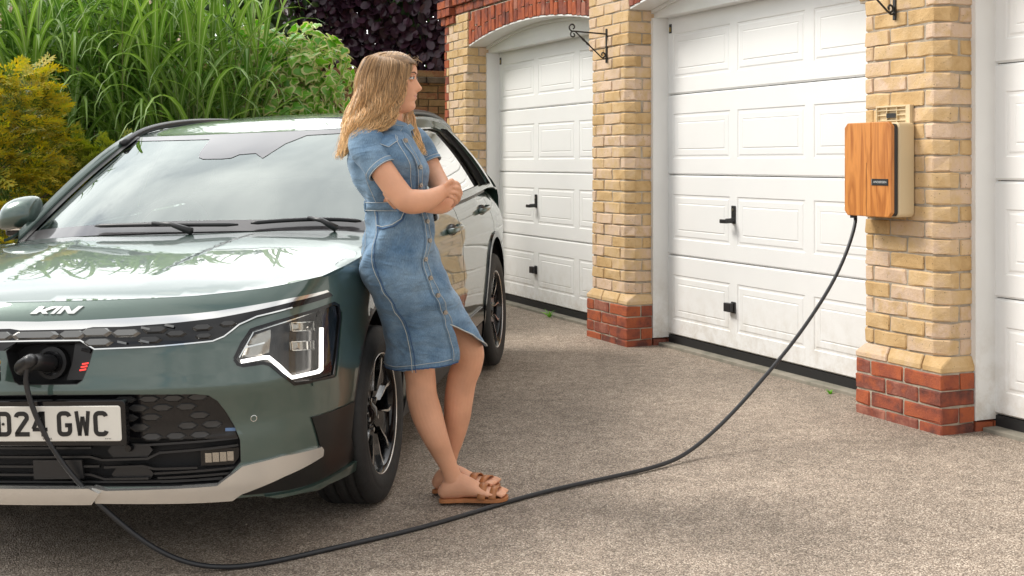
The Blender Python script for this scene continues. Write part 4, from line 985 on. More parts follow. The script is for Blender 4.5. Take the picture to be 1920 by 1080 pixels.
for sg in (1, -1):
    for P in ([(0, .432), (.175, .432)], [(0, .403), (.17, .403), (.21, .392), (.36, .394), (.40, .412), (.52, .416), (.655, .421)], [(.33, .437), (.42, .440), (.655, .445)], [(0, .372), (.20, .372)], [(.215, .368), (.345, .370), (.38, .360), (.52, .358)], [(0, .345), (.17, .345), (.215, .330), (.36, .330)], [(.38, .345), (.66, .350)], [(.39, .330), (.63, .333)], [(.40, .317), (.60, .320)], [(0, .322), (.60, .318)]):
        slat([(sg*x, z) for x, z in P])
    def rq(x0, x1, z0, z1, c=.018): return [(sg*x, z) for x, z in ((x0+c, z0), (x1-c, z0), (x1, (z0+z1)/2), (x1-c, z1), (x0+c, z1), (x0, (z0+z1)/2))][::sg]
    panel('duct_blank', rq(.225, .375, .398, .442), REC(.024), M_SATB, lg, rim=.01, st=.04)
    panel('duct_blank', rq(.235, .375, .320, .364), REC(.024), M_SATB, lg, rim=.01, st=.04)
    fb = [(sg*x, z) for x, z in ((.53, .414), (.658, .410), (.656, .378), (.64, .356), (.53, .360))][::sg]
    fg = panel('fog_lamp', fb, REC(.03), M_GLB, lg, rim=.01, st=.04)
    for k in range(4):
        x0 = .545+.024*k; panel('reflector_cell', [(sg*x, z) for x, z in ((x0, .402), (x0+.021, .401), (x0+.021, .370), (x0, .371))][::sg], REC(.024), mat('lamp_reflector', (.42, .40, .36), .18, metal=.9) if 'lamp_reflector' not in bpy.data.materials else bpy.data.materials['lamp_reflector'], fg, rim=.004, st=.04)
panel('radar_cover', [(-.02, .395), (.145, .395), (.15, .335), (-.02, .333)], REC(.006), M_SATB, lg, rim=.01, st=.04)
pts = nrm_at(REC(.02), .30, .43); m = MB(); m.tube([pts[0], pts[0]+pts[1]*.014], [.013, .010], 14); m.build('front_camera', M_GLB, lg)
# --- silver skid plate
sk = [(.190, .316), (.233, .306), (.583, .308), (.662, .360), (.793, .371), (.965, .364), (.977, .350), (.974, .331), (.8, .305), (.657, .272), (.628, .252), (.37, .258), (.19, .262)]
for P in (sk, mirq(sk)):
    s_ = panel('skid_trim', P, SH, M_SKID, car, off=.012, rim=.03, st=.011, depthf=lambda q, z: .010*min(1, max(0, (z-.262)/.05))*max(0, min(1, (.70-abs(q))/.06))+.004)
c_ = [(0, .316), (.184, .316), (.216, .302), (.18, .262), (0, .262)]
panel('skid_centre', c_+mirq(c_)[1:-1], SH, M_SKID, car, off=.024, rim=.03, st=.02, depthf=lambda q, z: .012*min(1, max(0, (z-.27)/.02)))
# --- corner cladding and lower lip
cl = [(.926, .470), (1.234, .458)]+[(p[0]-.001, p[1]) for p in frontarch[::-1] if p[1] < .455]+[(1.300, .240), (.9, .247), (.732, .258), (.661, .262), (.70, .277), (.80, .296), (.975, .322), (.987, .352), (.968, .366)]
li = [(1.318, .237), (1.314, .20), (.914, .232), (.777, .238), (.732, .252), (.9, .243)]
for P, Q in ((cl, li), (mirq(cl), mirq(li))):
    k = panel('corner_cladding', P, SH, M_CLAD, car, off=.006, rim=.02, st=.025); panel('bumper_lip', Q, SH, M_PAINT, car, off=.018, rim=.02, st=.03)
under = MB(); under.box((-.66, .60, .19), (.66, 4.2, .25)); under.build('underbody', M_MATB, car)
# --- headlights
RH = REC(.030)
REFL = bpy.data.materials['lamp_reflector']
for sg in (1, -1):
    mm = (lambda P: P) if sg > 0 else mirq
    ms = lambda P: [(sg*x, z) for x, z in P]
    hl = panel('headlight', mm(HL), REC(.045), mat('headlight_bezel', (.022, .020, .018), .22, metal=.3) if sg > 0 else bpy.data.materials['headlight_bezel'], car, rim=0, st=.03)
    ribbon('lamp_wall', dens(ms(HL)+[ms(HL)[0]], .02), .003, SH, M_GLB, hl, off=-.045, d=.046)
    ribbon('lamp_surround', dens(ms(HL)+[ms(HL)[0]], .02), .010, SH, M_GLB, hl, off=.0, d=.004)
    drl = [(.677, .687), (.721, .690), (.758, .692), (.775, .690), (.814, .655), (.854, .613), (.913, .612), (.989, .609), (1.006, .614), (1.018, .686), (1.028, .750)]
    ribbon('daytime_light', dens(ms(drl), .02), .0115, RH, M_DRL, hl, off=.006, d=.010)
    ribbon('daytime_light', dens(ms([(.695, .730), (.766, .738)]), .02), .005, RH, M_CHR, hl, off=.004, d=.006)
    ribbon('chrome_line', dens(ms([(.672, .700), (.728, .778), (.80, .790), (.918, .804), (1.0, .812), (1.065, .824)]), .02), .004, RH, M_CHR, hl, off=.012, d=.004)
    ind = [(.679, .696), (.706, .742), (.735, .769), (.800, .781), (.788, .705), (.759, .700)]
    io = panel('indicator_reflector', mm(ind), REC(.036), REFL, hl, rim=.004, st=.02, depthf=lambda q, z: .004*math.sin(q*420))
    for x0, x1, z0, z1, tl in ((.877, .978, .756, .784, -.010), (.868, .968, .694, .722, -.010)):
        fr_ = ms([(x0, z0+.006), (x1, z0-.006), (x1+.004, z1-.006), (x0, z1+.006)])
        ribbon('lens_frame', dens(fr_+[fr_[0]], .02), .0025, RH, M_CHR, hl, off=.012, d=.005)
        pr = panel('projector_lens', [(x, z) for x, z in (fr_ if sg > 0 else fr_[::-1])], REC(.026), REFL, hl, rim=.006, st=.012, depthf=lambda q, z, s=sg, a=x0, b=x1: .008*math.cos((abs(q)-(a+b)/2)/(b-a)*3.0))
    panel('outer_reflector', mm([(1.045, .62), (1.062, .62), (1.10, .74), (1.10, .79), (1.06, .79)]), REC(.03), mat('violet_gloss', (.02, .022, .09), .12, metal=.5) if sg > 0 else bpy.data.materials['violet_gloss'], hl, rim=.004, st=.02)
    panel('lens_cover', mm([(x+(.0 if True else 0), z) for x, z in HL]), SH, M_LENS, hl, rim=0, st=.03, off=-.002)
    # body ledge that catches the light round the outer end of the lamp
    ribbon('lamp_ledge', dens(ms([(1.134, .79), (1.136, .765), (1.104, .670), (1.070, .575), (1.05, .572), (.93, .580)]), .02), .012, SH, M_PAINT, hl, off=.0, d=.006)
# --- charge port
RP = REC(.07)
po = panel('charge_port', PORT, RP, M_MATB, car, rim=0, st=.04)
ribbon('port_wall', dens(PORT+[PORT[0]], .02), .002, SH, M_SATB, po, off=-.07, d=.071)
panel('port_frame', [(.12, .77), (.163, .767), (.194, .744), (.180, .698), (.160, .652), (.095, .652), (.112, .70), (.118, .74)], REC(.03), M_SATB, po, rim=.03, st=.02)
for k in range(3): ribbon('charge_indicator', [(.148-.004*k, .700-.0095*k), (.170-.004*k, .703-.0095*k)], .005, REC(.03), M_REDL, po, off=.001, d=.002)
p0, n0 = nrm_at(RP, .035, .705)
m = MB(); m.tube([p0, p0+n0*.03], .052, 24); m.build('socket', M_SATB, po); m = MB(); m.tube([p0+n0*.03, p0+n0*.034], .040, 24); m.build('socket_face', M_GLB, po)
pk = nrm_at(REC(.03), .172, .742); m = MB(); m.tube([pk[0], pk[0]+pk[1]*.012], .008, 10); m.tube([pk[0]+pk[1]*.008, pk[0]+pk[1]*.012+Vector((-.022, 0, .004))], .005, 8); m.build('latch', M_MATB, po)
# open flap hinged at the far side of the port with its yellow and white warning label
fl = empty('port_flap', parent=car); fl.matrix_local = Matrix.Translation((2*CQ-.002, 0, 0))
m = MB(); m.prism([(-.21, -.012), (-.20, .0), (-.145, -.135), (-.155, -.145)], .655, .765, ax=2); m.build('flap_panel', M_SATB, fl, bevel=.003)
dirv = Vector((.055, -.135, 0)).normalized(); nv = Vector((dirv.y, -dirv.x, 0)); nv = nv if nv.y < 0 else -nv
def lab(a0, a1, z0, z1, name, mt, d=.0025):
    # on the flap's inner face, which looks across the nose
    o0 = Vector((-.200, .0, 0)); q = [o0+dirv*a0, o0+dirv*a1]; nn = Vector((.135, .055, 0)).normalized()
    vs = [q[0]+nn*d+Vector((0, 0, z0)), q[1]+nn*d+Vector((0, 0, z0)), q[1]+nn*d+Vector((0, 0, z1)), q[0]+nn*d+Vector((0, 0, z1))]
    return MB().add(vs, [(0, 1, 2, 3)]).build(name, mt, fl, fixn=False)
lab(.02, .125, .688, .728, 'warning_label', M_PLATE, .003); lab(.02, .125, .713, .723, 'warning_stripe', mat('warning_yellow', (.75, .45, .03), .5), .004)
for k in range(3): lab(.03+.03*k, .045+.03*k, .692, .707, 'label_symbol', M_INK, .0042)
# --- charging plug held in the port (its own thing)
pp = MC @ (p0+n0*.034)
E1 = Vector(CAB[2][-1])
plug = empty('charging_plug', Matrix.Translation(pp), 'black charging connector pushed into the port on the nose of the green car', 'plug')
nW = (MC.to_3x3() @ n0).normalized()
m = MB(); tr = E1-pp
path = [Vector((0, 0, 0)), nW*.03, nW*.075+Vector((-.012, 0, .004)), nW*.098+Vector((-.04, 0, -.012)), tr*.92+nW*.012, tr]
pth = crom(path, 6); m.tube(pth, [.026+.003*math.sin(min(i/8, 1)*3)-.008*max(0, (i-14)/16) for i in range(len(pth))], 16); m.build('plug_body', M_SATB, plug, smooth=True)
m = MB(); a_ = Vector(pth[-3]); b_ = Vector(pth[-1]); m.tube([a_, b_+(b_-a_)*1.2], [.0215, .0135], 16); m.build('strain_relief', M_MATB, plug, smooth=True)
# --- number plate
pl = empty('number_plate', parent=car); pl.matrix_local = Matrix.Translation((CQ+.003, -.030, .524))
def plt(name, w, h, y0, y1, mt, r, dz=0): m = MB(); m.prism([(x-w/2, z-h/2+dz) for x, z in rrect(w, h, r)], y0, y1, ax=1); return m.build(name, mt, pl, bevel=.0015, seg=1)
plt('plate_surround', .548, .142, -.004, .022, M_GLB, .012); plt('plate_face', .520, .111, -.0075, -.0045, M_PLATE, .009)
def stroke(name, polys, x):
    """plate character: closed outlines in mm, 50 wide 79 high"""
    m = MB()
    for P in polys: m.prism([((x+a)/1000, (b-39.5)/1000) for a, b in P], -.0090, -.0077, ax=1)
    o = m.build(name, M_INK, pl); return o
def poly_stroke(pts, w=14):
    """thick polyline to an outline"""
    P = [Vector(p) for p in pts]; Lf = []; Rt = []; n = len(P)
    for i in range(n):
        t1 = (P[i]-P[i-1]).normalized() if i else (P[1]-P[0]).normalized(); t2 = (P[i+1]-P[i]).normalized() if i < n-1 else t1
        nn = (Vector((-t1.y, t1.x))+Vector((-t2.y, t2.x))).normalized(); k = 1/max(.4, nn.dot(Vector((-t1.y, t1.x)))); Lf.append(P[i]+nn*w/2*k); Rt.append(P[i]-nn*w/2*k)
    return [tuple(v) for v in Lf+Rt[::-1]]
def arc(cx_, cy_, r, a0, a1, n=6): return [(cx_+r*math.cos(math.radians(a0+(a1-a0)*i/n)), cy_+r*math.sin(math.radians(a0+(a1-a0)*i/n))) for i in range(n+1)]
C_ = arc(30, 60, 12.5, 12, 90)+arc(19.5, 60, 12.5, 90, 180)+arc(19.5, 19, 12.5, 180, 270)+arc(30, 19, 12.5, 270, 348)
GL = {'D': [poly_stroke([(7, 0), (7, 79)], 14), poly_stroke([(7, 72)]+arc(30.5, 59.5, 12.5, 90, 0)+arc(30.5, 19.5, 12.5, 0, -90)+[(7, 7)], 14)],
      '2': [poly_stroke(arc(19, 59.5, 12.5, 172, 90)+arc(30.5, 59.5, 12.5, 90, -20)+[(11, 15), (7.5, 7)], 14), poly_stroke([(1, 7), (50, 7)], 14)],
      '4': [poly_stroke([(28, 75), (5, 28), (2, 23)], 13), poly_stroke([(0, 22), (50, 22)], 12), poly_stroke([(36, 79), (36, 0)], 14), poly_stroke([(24, 72), (42, 72)], 13)],
      'G': [poly_stroke(C_[:-7]+arc(30.5, 19.5, 12.5, 270, 360)+[(43, 40)], 14), poly_stroke([(27, 35), (50, 35)], 13)],
      'W': [poly_stroke([(5, 79), (14, 2)], 12), poly_stroke([(45, 79), (36, 2)], 12), poly_stroke([(14, 2), (24, 62)], 10), poly_stroke([(36, 2), (26, 62)], 10)],
      'C': [poly_stroke(C_, 14)]}
x = -219
for i, ch_ in enumerate(' D24 GWC'):
    pass
xx0 = 219-50
for ch_, xo in (('C', 0), ('W', 61), ('G', 122), ('4', 122+83), ('2', 122+83+61), ('D', 122+83+122)):
    stroke('plate_character', GL[ch_], xx0-xo)
text('plate_maker_text', 'VR KIA', .0105, M_INK, Matrix.Translation((.012, -.0080, -.0475)) @ RX, pl, ext=.0003)
text('plate_small_text', 'BS AU 145e', .004, M_INK, Matrix.Translation((.215, -.0080, -.0475)) @ RX, pl, ext=.0002)
for x in (-.135, .140):
    m = MB(); m.tube([(x, -.0078, .0), (x, -.0105, .0)], .0045, 10); m.build('plate_screw', M_INK, pl)
# --- badge
def logo_pt(x, y): return (-.041+x*.181, .8535+y*.0215-.0015*x)
BAD = [[(0, 0), (.13, 1), (.205, 1), (.20, .62), (.36, 1), (.49, 1), (.285, .45), (.40, 0), (.29, 0), (.20, .38), (.105, .0)],
       [(.43, 0), (.57, 1), (.67, 1), (.60, .35), (.62, 0)] if False else [(.47, 0), (.57, .78), (.52, 1), (.72, 1), (.735, .32), (.60, 0)],
       [(.66, .0), (.88, 0), (1.0, .92), (1, 1), (.90, 1), (.80, .30), (.735, .75), (.70, .75)]]
BAD = [[(0, .02), (.14, 1), (.245, 1), (.215, .55), (.40, 1), (.54, 1), (.30, .38), (.36, .02), (.25, .02), (.205, .30), (.17, .25), (.135, .02)],
       [(.40, .0), (.475, 0), (.60, 1), (.515, 1)],
       [(.52, .0), (.60, 0), (.66, .62), (.74, .0), (.86, .0), (1.0, 1), (.90, 1), (.80, .34), (.72, 1), (.62, 1)]]
bd = empty('nose_badge', parent=car)
for P in BAD: panel('badge_letter', [logo_pt(*p) for p in P], SH, M_CHR, bd, off=.004, rim=.004, st=.01)
# --- parking sensors
for q, z in ((.709, .502), (-.709, .502)):
    p_, n_ = nrm_at(SH, q, z); m = MB(); m.tube([p_-n_*.004, p_+n_*.0006], .0085, 18); m.build('parking_sensor', M_PAINT, car)
    ring = MB(); u_ = n_.orthogonal().normalized(); v_ = n_.cross(u_); ring.tube([p_+n_*.0008+(u_*math.cos(t)+v_*math.sin(t))*.0095 for t in np.linspace(0, 2*math.pi, 21)], .0011, 5); ring.build('sensor_ring', M_CHR, car)
# --- bonnet
hl_xy = []
for q, z in hoodl+[(1.212, .936), (1.399, .946), (1.50, .955)]:
    p_ = SH(q, z+.002); hl_xy.append((p_[0]-.0015, p_[1]+.003))
side = [(.872, .98), (.850, 1.15), (.815, 1.235)]
rear = [(.70, 1.245), (.5, 1.17), (.25, 1.12), (0, 1.105)]
hr = [(0, hl_xy[0][1])]+hl_xy[1:]+side+rear
def HOOD2(a, b):
    # blend the bonnet edge down to the wing
    x, y, z = HOOD(a, b)
    lim = float(np.interp(b, [p[1] for p in hl_xy]+[p[1] for p in side], [p[0] for p in hl_xy]+[p[0] for p in side]))
    zt = float(np.interp(b, [SHB[i][1] for i in range(len(SHB))], [SHB[i][2] for i in range(len(SHB))]))
    t = min(max(1-(lim-abs(a))/.16, 0), 1); return (x, y, z*(1-t**2)+zt*t**2) if b > .10 else (x, y, z)
SHB = [SH(q, z) for q, z in hoodl+[(1.212, .936), (1.399, .946), (1.50, .955)]]+[(.872, .98, .966), (.85, 1.15, .982), (.815, 1.26, .992)]
panel('bonnet', hr+mirq(hr)[1:-1], HOOD2, M_PAINT, car, st=.03, rim=.012)
# --- front wings
for sg in (1, -1):
    mm = (lambda P: P) if sg > 0 else mirq
    rr_ = [p for p in aF if p[0] > 1.452 and p[1] > .21]
    wing = [(1.058, .916), (1.212, .931), (1.399, .941), (qb(1.0), .958), (qb(1.22), .975), (qb(1.33), .985), (qb(1.42), .98), (qb(1.44), .70), (qb(1.42), .24)]+rr_[::-1]+[(1.362, .786), (1.166, .855)]
    panel('front_wing', mm(wing), SH, M_PAINT, car, st=.035, rim=.015)
    # wheel arch trims
    for bc in (WFB, WRB):
        P1 = arch(bc, .375, .428, .2); P1 = [(qb(bc-.375*math.cos(t)), TR_+.428*math.sin(t)) for t in np.linspace(-.32, math.pi+.32, 40)]
        P2 = [(qb(bc-.405*math.cos(t)), TR_+.462*math.sin(t)) for t in np.linspace(-.30, math.pi+.30, 40)]
        if bc == WFB:   # front trim starts behind the bumper corner, body colour ahead of it
            ribbon('arch_trim', [(sg*x, z) for x, z in [p for p in P1 if p[0] > 1.2 and p[1] > .25]], .030, SH, M_SATB, car, off=-.012, d=.012)
        else:
            panel('arch_trim', mm(P1+P2[::-1]), SH, M_GLB, car, off=.010, rim=.02, st=.03)
    # wheel housings
    for bc in (WFB, WRB):
        m = MB(); th_ = np.linspace(0, math.pi, 17)
        vs = [(sg*x_, bc-.40*math.cos(t), TR_+.44*math.sin(t)) for x_ in (.62, .875) for t in th_]
        m.add(vs, [(i, i+1, 18+i, 17+i) for i in range(16)]); m.add([(sg*.62, bc-.42*math.cos(t), TR_+.46*math.sin(t)) for t in th_]+[(sg*.62, bc+.42, .15), (sg*.62, bc-.42, .15)], [tuple(range(19))]); m.build('wheel_housing', M_MATB, car)
    # doors, rear quarter, sills
    def belt(b0, b1, n=6): return [(qb(b), float(np.interp(b, BB, BZ))-.004) for b in np.linspace(b0, b1, n)]
    fd = [(qb(1.445), .98), (qb(1.50), .998)]+belt(1.6, 2.58)+[(qb(2.60), .40), (qb(2.56), .33), (qb(1.50), .33), (qb(1.45), .42)]
    d1 = panel('front_door', mm(fd), SH, M_PAINT, car, st=.05, rim=.015)
    RQ = arch(WRB, .405, .462, .2)
    rd = belt(2.588, 3.62)+[(qb(3.60), .80)]+[p for p in RQ if p[0] < qb(3.57) and p[1] > .42][::-1]+[(qb(3.16), .33), (qb(2.60), .33), (qb(2.608), .40)]
    d2 = panel('rear_door', mm(rd), SH, M_PAINT, car, st=.05, rim=.015)
    qt = belt(3.63, 4.30)+[(4.9, 1.08), (5.05, .80), (5.1, .35), (qb(4.12), .30)]+[p for p in RQ if p[0] > qb(3.60)][::-1]+[(qb(3.61), .80)]
    panel('rear_quarter', mm(qt), SH, M_PAINT, car, st=.05, rim=.015)
    si = [(qb(1.36), .325), (qb(3.18), .325), (qb(3.22), .22), (qb(1.32), .22)]
    panel('sill', mm(si), SH, M_SATB, car, st=.06, rim=.02, off=.004)
    dc = [(qb(1.50), .42), (qb(3.14), .42), (qb(3.17), .34), (qb(1.46), .34)]
    panel('door_cladding', mm(dc), SH, M_GLB, car, st=.06, rim=.01, off=.012)
    # handles
    for b_, z_, d_ in ((2.36, .915, d1), (3.30, .950, d2)):
        p_, n_ = nrm_at(SH, sg*qb(b_), z_); p2 = p_-n_*.004
        ho = empty('door_handle', parent=car); 
        m = MB(); pts = crom([(p_.x, p_.y-.105, p_.z-.006), (p_.x+sg*.030, p_.y-.085, p_.z-.002), (p_.x+sg*.040, p_.y, p_.z+.002), (p_.x+sg*.034, p_.y+.085, p_.z+.004), (p_.x+sg*.004, p_.y+.110, p_.z+.004)], 5)
        m.tube(pts, [.010]+[.015]*(len(pts)-2)+[.010], 10); m.build('grip', M_PAINT, ho, smooth=True, M=None)
        m = MB(); m.tube([(p_.x-sg*.006, p_.y-.07, p_.z-.004), (p_.x+sg*.002, p_.y, p_.z-.003), (p_.x-sg*.006, p_.y+.07, p_.z)], [.012, .03, .012], 12); m.build('handle_recess', M_SATB, ho, smooth=True)
    # glasshouse side
    mS = (lambda f: (lambda b, h: f(b, h))) if sg > 0 else (lambda f: (lambda b, h: (-f(b, h)[0], f(b, h)[1], f(b, h)[2])))
    SS = mS(SIDE); fl_ = -1 if sg > 0 else 1
    win = [(1.62, .06), (1.70, .30), (1.95, .74), (2.15, .84), (2.60, .86), (3.10, .85), (3.42, .78), (3.62, .48), (3.74, .16), (3.70, .06)]
    body = [(1.28, -.02), (1.46, .9), (1.6, 1.0), (2.2, 1.0), (3.0, 1.0), (3.8, 1.0), (4.15, 1.0), (4.30, .9), (4.28, -.02), (3.6, -.02), (2.6, -.02)]
    body = [(1.34, -.02), (1.46, .5), (1.60, .95), (1.8, 1.0), (2.2, 1.0), (3.0, 1.0), (3.8, 1.0), (4.10, 1.0), (4.26, .6), (4.28, -.02), (3.6, -.02), (2.6, -.02)]
    panel('side_frame', body, SS, M_PAINT, car, holes=[win], st=.05, rim=.012, flip=fl_)
    gw = [(x, y) for x, y in win]
    for nm, P, mt in (('front_door_glass', [p for p in ((1.62, .06), (1.70, .30), (1.95, .74), (2.15, .84), (2.52, .86), (2.55, .06))], M_SDG), ('rear_door_glass', [(2.60, .06), (2.58, .86), (3.10, .85), (3.30, .82), (3.52, .06)], M_SDG)):
        panel(nm, P, (lambda f: (lambda b, h: (f(b, h)[0]-sg*.012, f(b, h)[1], f(b, h)[2])))(SS), mt, car, st=.08, rim=0, flip=fl_)
    for P in ([(2.52, .04), (2.50, .88), (2.61, .88), (2.62, .04)], [(3.30, .83), (3.50, .04), (3.58, .04), (3.37, .83)], [(3.40, .83), (3.62, .04), (3.80, .04), (3.66, .40), (3.46, .83)]):
        panel('pillar_trim', P, SS, M_SATB, car, st=.06, rim=.015, off=-.004*0, flip=fl_)
    ribbon('window_trim', [(b, -.015) for b in np.linspace(1.5, 3.52, 24)], .055, SS, M_SATB, car, off=.002 if sg < 0 else -.008, d=.006)
    ribbon('window_surround', crom([(1.60, .05), (1.70, .34), (1.95, .78), (2.15, .885), (2.60, .90), (3.10, .89), (3.45, .81), (3.66, .48), (3.80, .10)], 5), .035, SS, M_SATB, car, off=.0 if sg < 0 else -.006, d=.004)
    # roof rail
    m = MB(); rl = [(sg*(CANT(b)[0]-.015+dx), b, CANT(b)[1]+dz) for b, dx, dz in ((2.02, 0, .0), (2.22, 0, .016), (2.5, -.005, .026), (2.9, -.01, .030), (3.4, -.012, .030), (3.8, -.01, .020), (3.98, 0, .0))]
    m.tube(crom(rl, 5), .017, 10); m.build('roof_rail', M_SATB, car, smooth=True)
    # mirror
    mr_ = empty('door_mirror', parent=car); mr_.matrix_local = Matrix.Translation((0 if sg > 0 else .075, 0, 0 if sg > 0 else -.01))
    hs = []
    def prof(a, s, dz): return [(a*1, 1.46-.085*s+y*1.0*s, 1.085+dz+z*s) for y, z in ((-.02, -.07), (.06, -.07), (.11, -.03), (.12, .05), (.09, .085), (.02, .088), (-.03, .045), (-.035, -.02))]
    secs = []
    for a_, s_, dz in ((.845, .80, .015), (.87, .95, .012), (.93, 1.0, .006), (.98, .95, -.004), (1.015, .80, -.014), (1.03, .45, -.025)):
        secs.append([Vector((sg*a_, 1.50+(y-.05)*s_*1.0, 1.105+dz+z*s_)) for y, z in ((-.055, -.055), (.03, -.06), (.075, -.03), (.08, .05), (.05, .085), (-.01, .085), (-.06, .045), (-.075, -.01))])
    m = MB(); vs = [v for s_ in secs for v in s_]; n_ = 8
    fs = [(i*n_+j, i*n_+(j+1) % n_, (i+1)*n_+(j+1) % n_, (i+1)*n_+j) for i in range(len(secs)-1) for j in range(n_)]+[tuple(range(n_)), tuple(5*n_+j for j in range(n_))]
    m.add(vs, fs); o = m.build('mirror_cover', M_PAINT, mr_, smooth=True); sbm = o.modifiers.new('s', 'SUBSURF'); sbm.levels = 2; sbm.render_levels = 2
    m = MB(); m.prism([(sg*.83, 1.44), (sg*1.02, 1.47), (sg*1.015, 1.54), (sg*.84, 1.57)], 1.018, 1.052); m.build('mirror_base', M_GLB, mr_, bevel=.012)
    m = MB(); m.prism([(sg*.84, 1.432), (sg*1.0, 1.458), (sg*1.0, 1.470), (sg*.84, 1.445)], 1.046, 1.052); m.build('mirror_strip', M_CHR, mr_)
    m = MB(); m.tube([(sg*.85, 1.50, 1.03), (sg*.80, 1.46, 1.015)], [.03, .045], 10); m.build('mirror_arm', M_SATB, mr_)
# --- windscreen, pillars, roof
W0 = [(-1, 0), (-.5, 0), (0, 0), (.5, 0), (1, 0)]
def gl(P, nm, mt, off=0, par=car, st=.06, rim=0): return panel(nm, P, lambda s, t: GLASS(s, t), mt, par, st=st, off=off, rim=rim)
ws = gl([(-.985, .0), (.985, 0), (.985, 1.0), (-.985, 1.0)], 'windscreen', M_WSG)
fr_b = [(-.985, -.01), (.985, -.01), (.985, .06)]+[(x, .075-.006*abs(x)) for x in (.9, .5, 0, -.5, -.9)]+[(-.985, .06)]
gl(fr_b, 'windscreen_frit', M_FRIT, off=.002); 
gl([(-.985, 1.0), (-.985, .955), (-.9, .945), (-.23, .925), (-.215, .88), (-.205, .80), (-.19, .73), (-.165, .675), (-.12, .65), (.02, .643), (.08, .65), (.12, .69), (.23, .70), (.30, .635), (.40, .82), (.52, .93), (.9, .945), (.985, .955), (.985, 1.0)], 'windscreen_frit', M_FRIT, off=.002)
for sg in (1, -1):
    # seal between glass and pillar, then the painted pillar running up to the roof
    tt = np.linspace(-.02, 1.0, 24); m = MB(); vs = []
    for t in tt: g_0 = Vector(GLASS(sg*.975, t)); g_1 = Vector(GLASS(sg*1.0, t)); vs += [g_0+Vector((0, -.004, .004)), g_1+Vector((sg*.016, -.004, .004)), g_1+Vector((sg*.018, .01, -.012))]
    m.add(vs, [f for i in range(len(tt)-1) for f in ((3*i, 3*i+1, 3*i+4, 3*i+3), (3*i+1, 3*i+2, 3*i+5, 3*i+4))]); m.build('windscreen_seal', M_SATB, car)
    m = MB(); vs = []
    for t in tt:
        g_1 = Vector(GLASS(sg*1.0, t))+Vector((sg*.018, -.004, .006)); bq = g_1.y+.075; ca = CANT(bq); e_ = Vector((sg*(ca[0]+.012), bq, ca[1]+.004)); mid = (g_1+e_)/2+Vector((sg*.010, -.012, .016))
        vs += [g_1+Vector((0, .004, -.01)), g_1, mid, e_, e_+Vector((sg*.012, .03, -.05))]
    m.add(vs, [(5*i+j, 5*i+j+1, 5*i+j+6, 5*i+j+5) for i in range(len(tt)-1) for j in range(4)]); m.build('windscreen_pillar', M_PAINT, car, smooth=True)
def ROOF2(s, b):
    ca = CANT(b); a = s*ca[0]; zc = float(np.interp(b, RB, RZ)); z = ca[1]+(zc-ca[1])*(1-abs(s)**2.6); fr = max(0, 1-(b-2.0)/.3)
    return (a, b, z)
def rf_front(s): g_ = GLASS(s, 1.0); return g_[1]+.004
rp = [(-1, 2.20)]+[(s, rf_front(s)) for s in np.linspace(-.985, .985, 19)]+[(1, 2.20)]+[(1, 4.16), (.5, 4.34), (-.5, 4.34), (-1, 4.16)]
def ROOF3(s, b):
    x, y, z = ROOF2(s, b)
    g_ = GLASS(max(-1, min(1, s)), 1.0); t = min(max((b-g_[1])/.28, 0), 1); t = t*t*(3-2*t); return (x*(t)+g_[0]*(1-t)*1.02 if t < 1 else x, y, z*t+(g_[2]+.002+.12*(b-g_[1]))*(1-t))
panel('roof', rp, ROOF3, M_PAINT, car, st=.06, rim=.012)
# --- cowl and wipers
m = MB(); 
vs = []; 
for s in np.linspace(-1, 1, 21):
    g_ = Vector(GLASS(s*.99, .01)); h_ = Vector((s*.80, g_.y-.10, g_.z-.035)); vs += [g_+Vector((0, .01, -.004)), h_]
m.add(vs, [(2*i, 2*i+1, 2*i+3, 2*i+2) for i in range(20)]); m.build('cowl', M_SATB, car)
def wiper(p0, pts_, lbl):
    w_ = empty('wiper', parent=car); P = [Vector(GLASS(s, t))+Vector((0, -.018, .018)) for s, t in pts_]
    m = MB(); m.tube(crom([tuple(p) for p in P], 4), [.004]+[.0085]*(len(crom([tuple(p) for p in P], 4))-2)+[.004], 8); m.build('wiper_blade', M_SATB, w_, smooth=True)
    m = MB(); a0 = Vector(p0); m.tube([a0, a0+(P[len(P)//2]-a0)*.5+Vector((0, -.01, .016)), P[len(P)//2]+Vector((0, -.006, .008))], [.016, .010, .007], 8); m.build('wiper_arm', M_SATB, w_, smooth=True)
wiper((.10, 1.07, 1.035), [(-.46, .035), (-.30, .03), (-.1, .024), (.12, .016), (.36, .010)], '')
wiper((.66, 1.20, 1.02), [(.42, .02), (.55, .034), (.70, .045), (.84, .045), (.95, .035)], '')
# --- interior seen through the windscreen
inn = empty('cabin', parent=car)
M_INT = mat('dark_cabin_trim', (.03, .032, .032), .7, noise_amt=.2); M_SEAT = mat('grey_seat_cloth', (.07, .075, .075), .8)
m = MB(); m.prism([(1.22, 1.0), (1.55, 1.035), (1.78, 1.02), (1.85, .9), (1.85, .35), (1.2, .4)], -.70, .70, ax=0); m.build('dashboard', M_INT, inn, bevel=.02)
m = MB(); m.box((-.80, 1.3, .25), (.80, 4.1, .32)); m.build('cabin_floor', M_INT, inn)
for x in (-.37, .37):
    m = MB(); m.box((x-.25, 2.1, .3), (x+.25, 2.6, .60)); m.prism([(2.45, .5), (2.62, .5), (2.84, 1.12), (2.72, 1.14)], x-.24, x+.24, ax=0); m.box((x-.12, 2.78, 1.15), (x+.12, 2.88, 1.32)); m.build('seat', M_SEAT, inn, bevel=.04)
m = MB(); m.box((-.62, 3.2, .3), (.62, 3.6, .62)); m.prism([(3.5, .5), (3.66, .5), (3.84, 1.15), (3.74, 1.16)], -.62, .62, ax=0); m.build('rear_seat', M_SEAT, inn, bevel=.04)
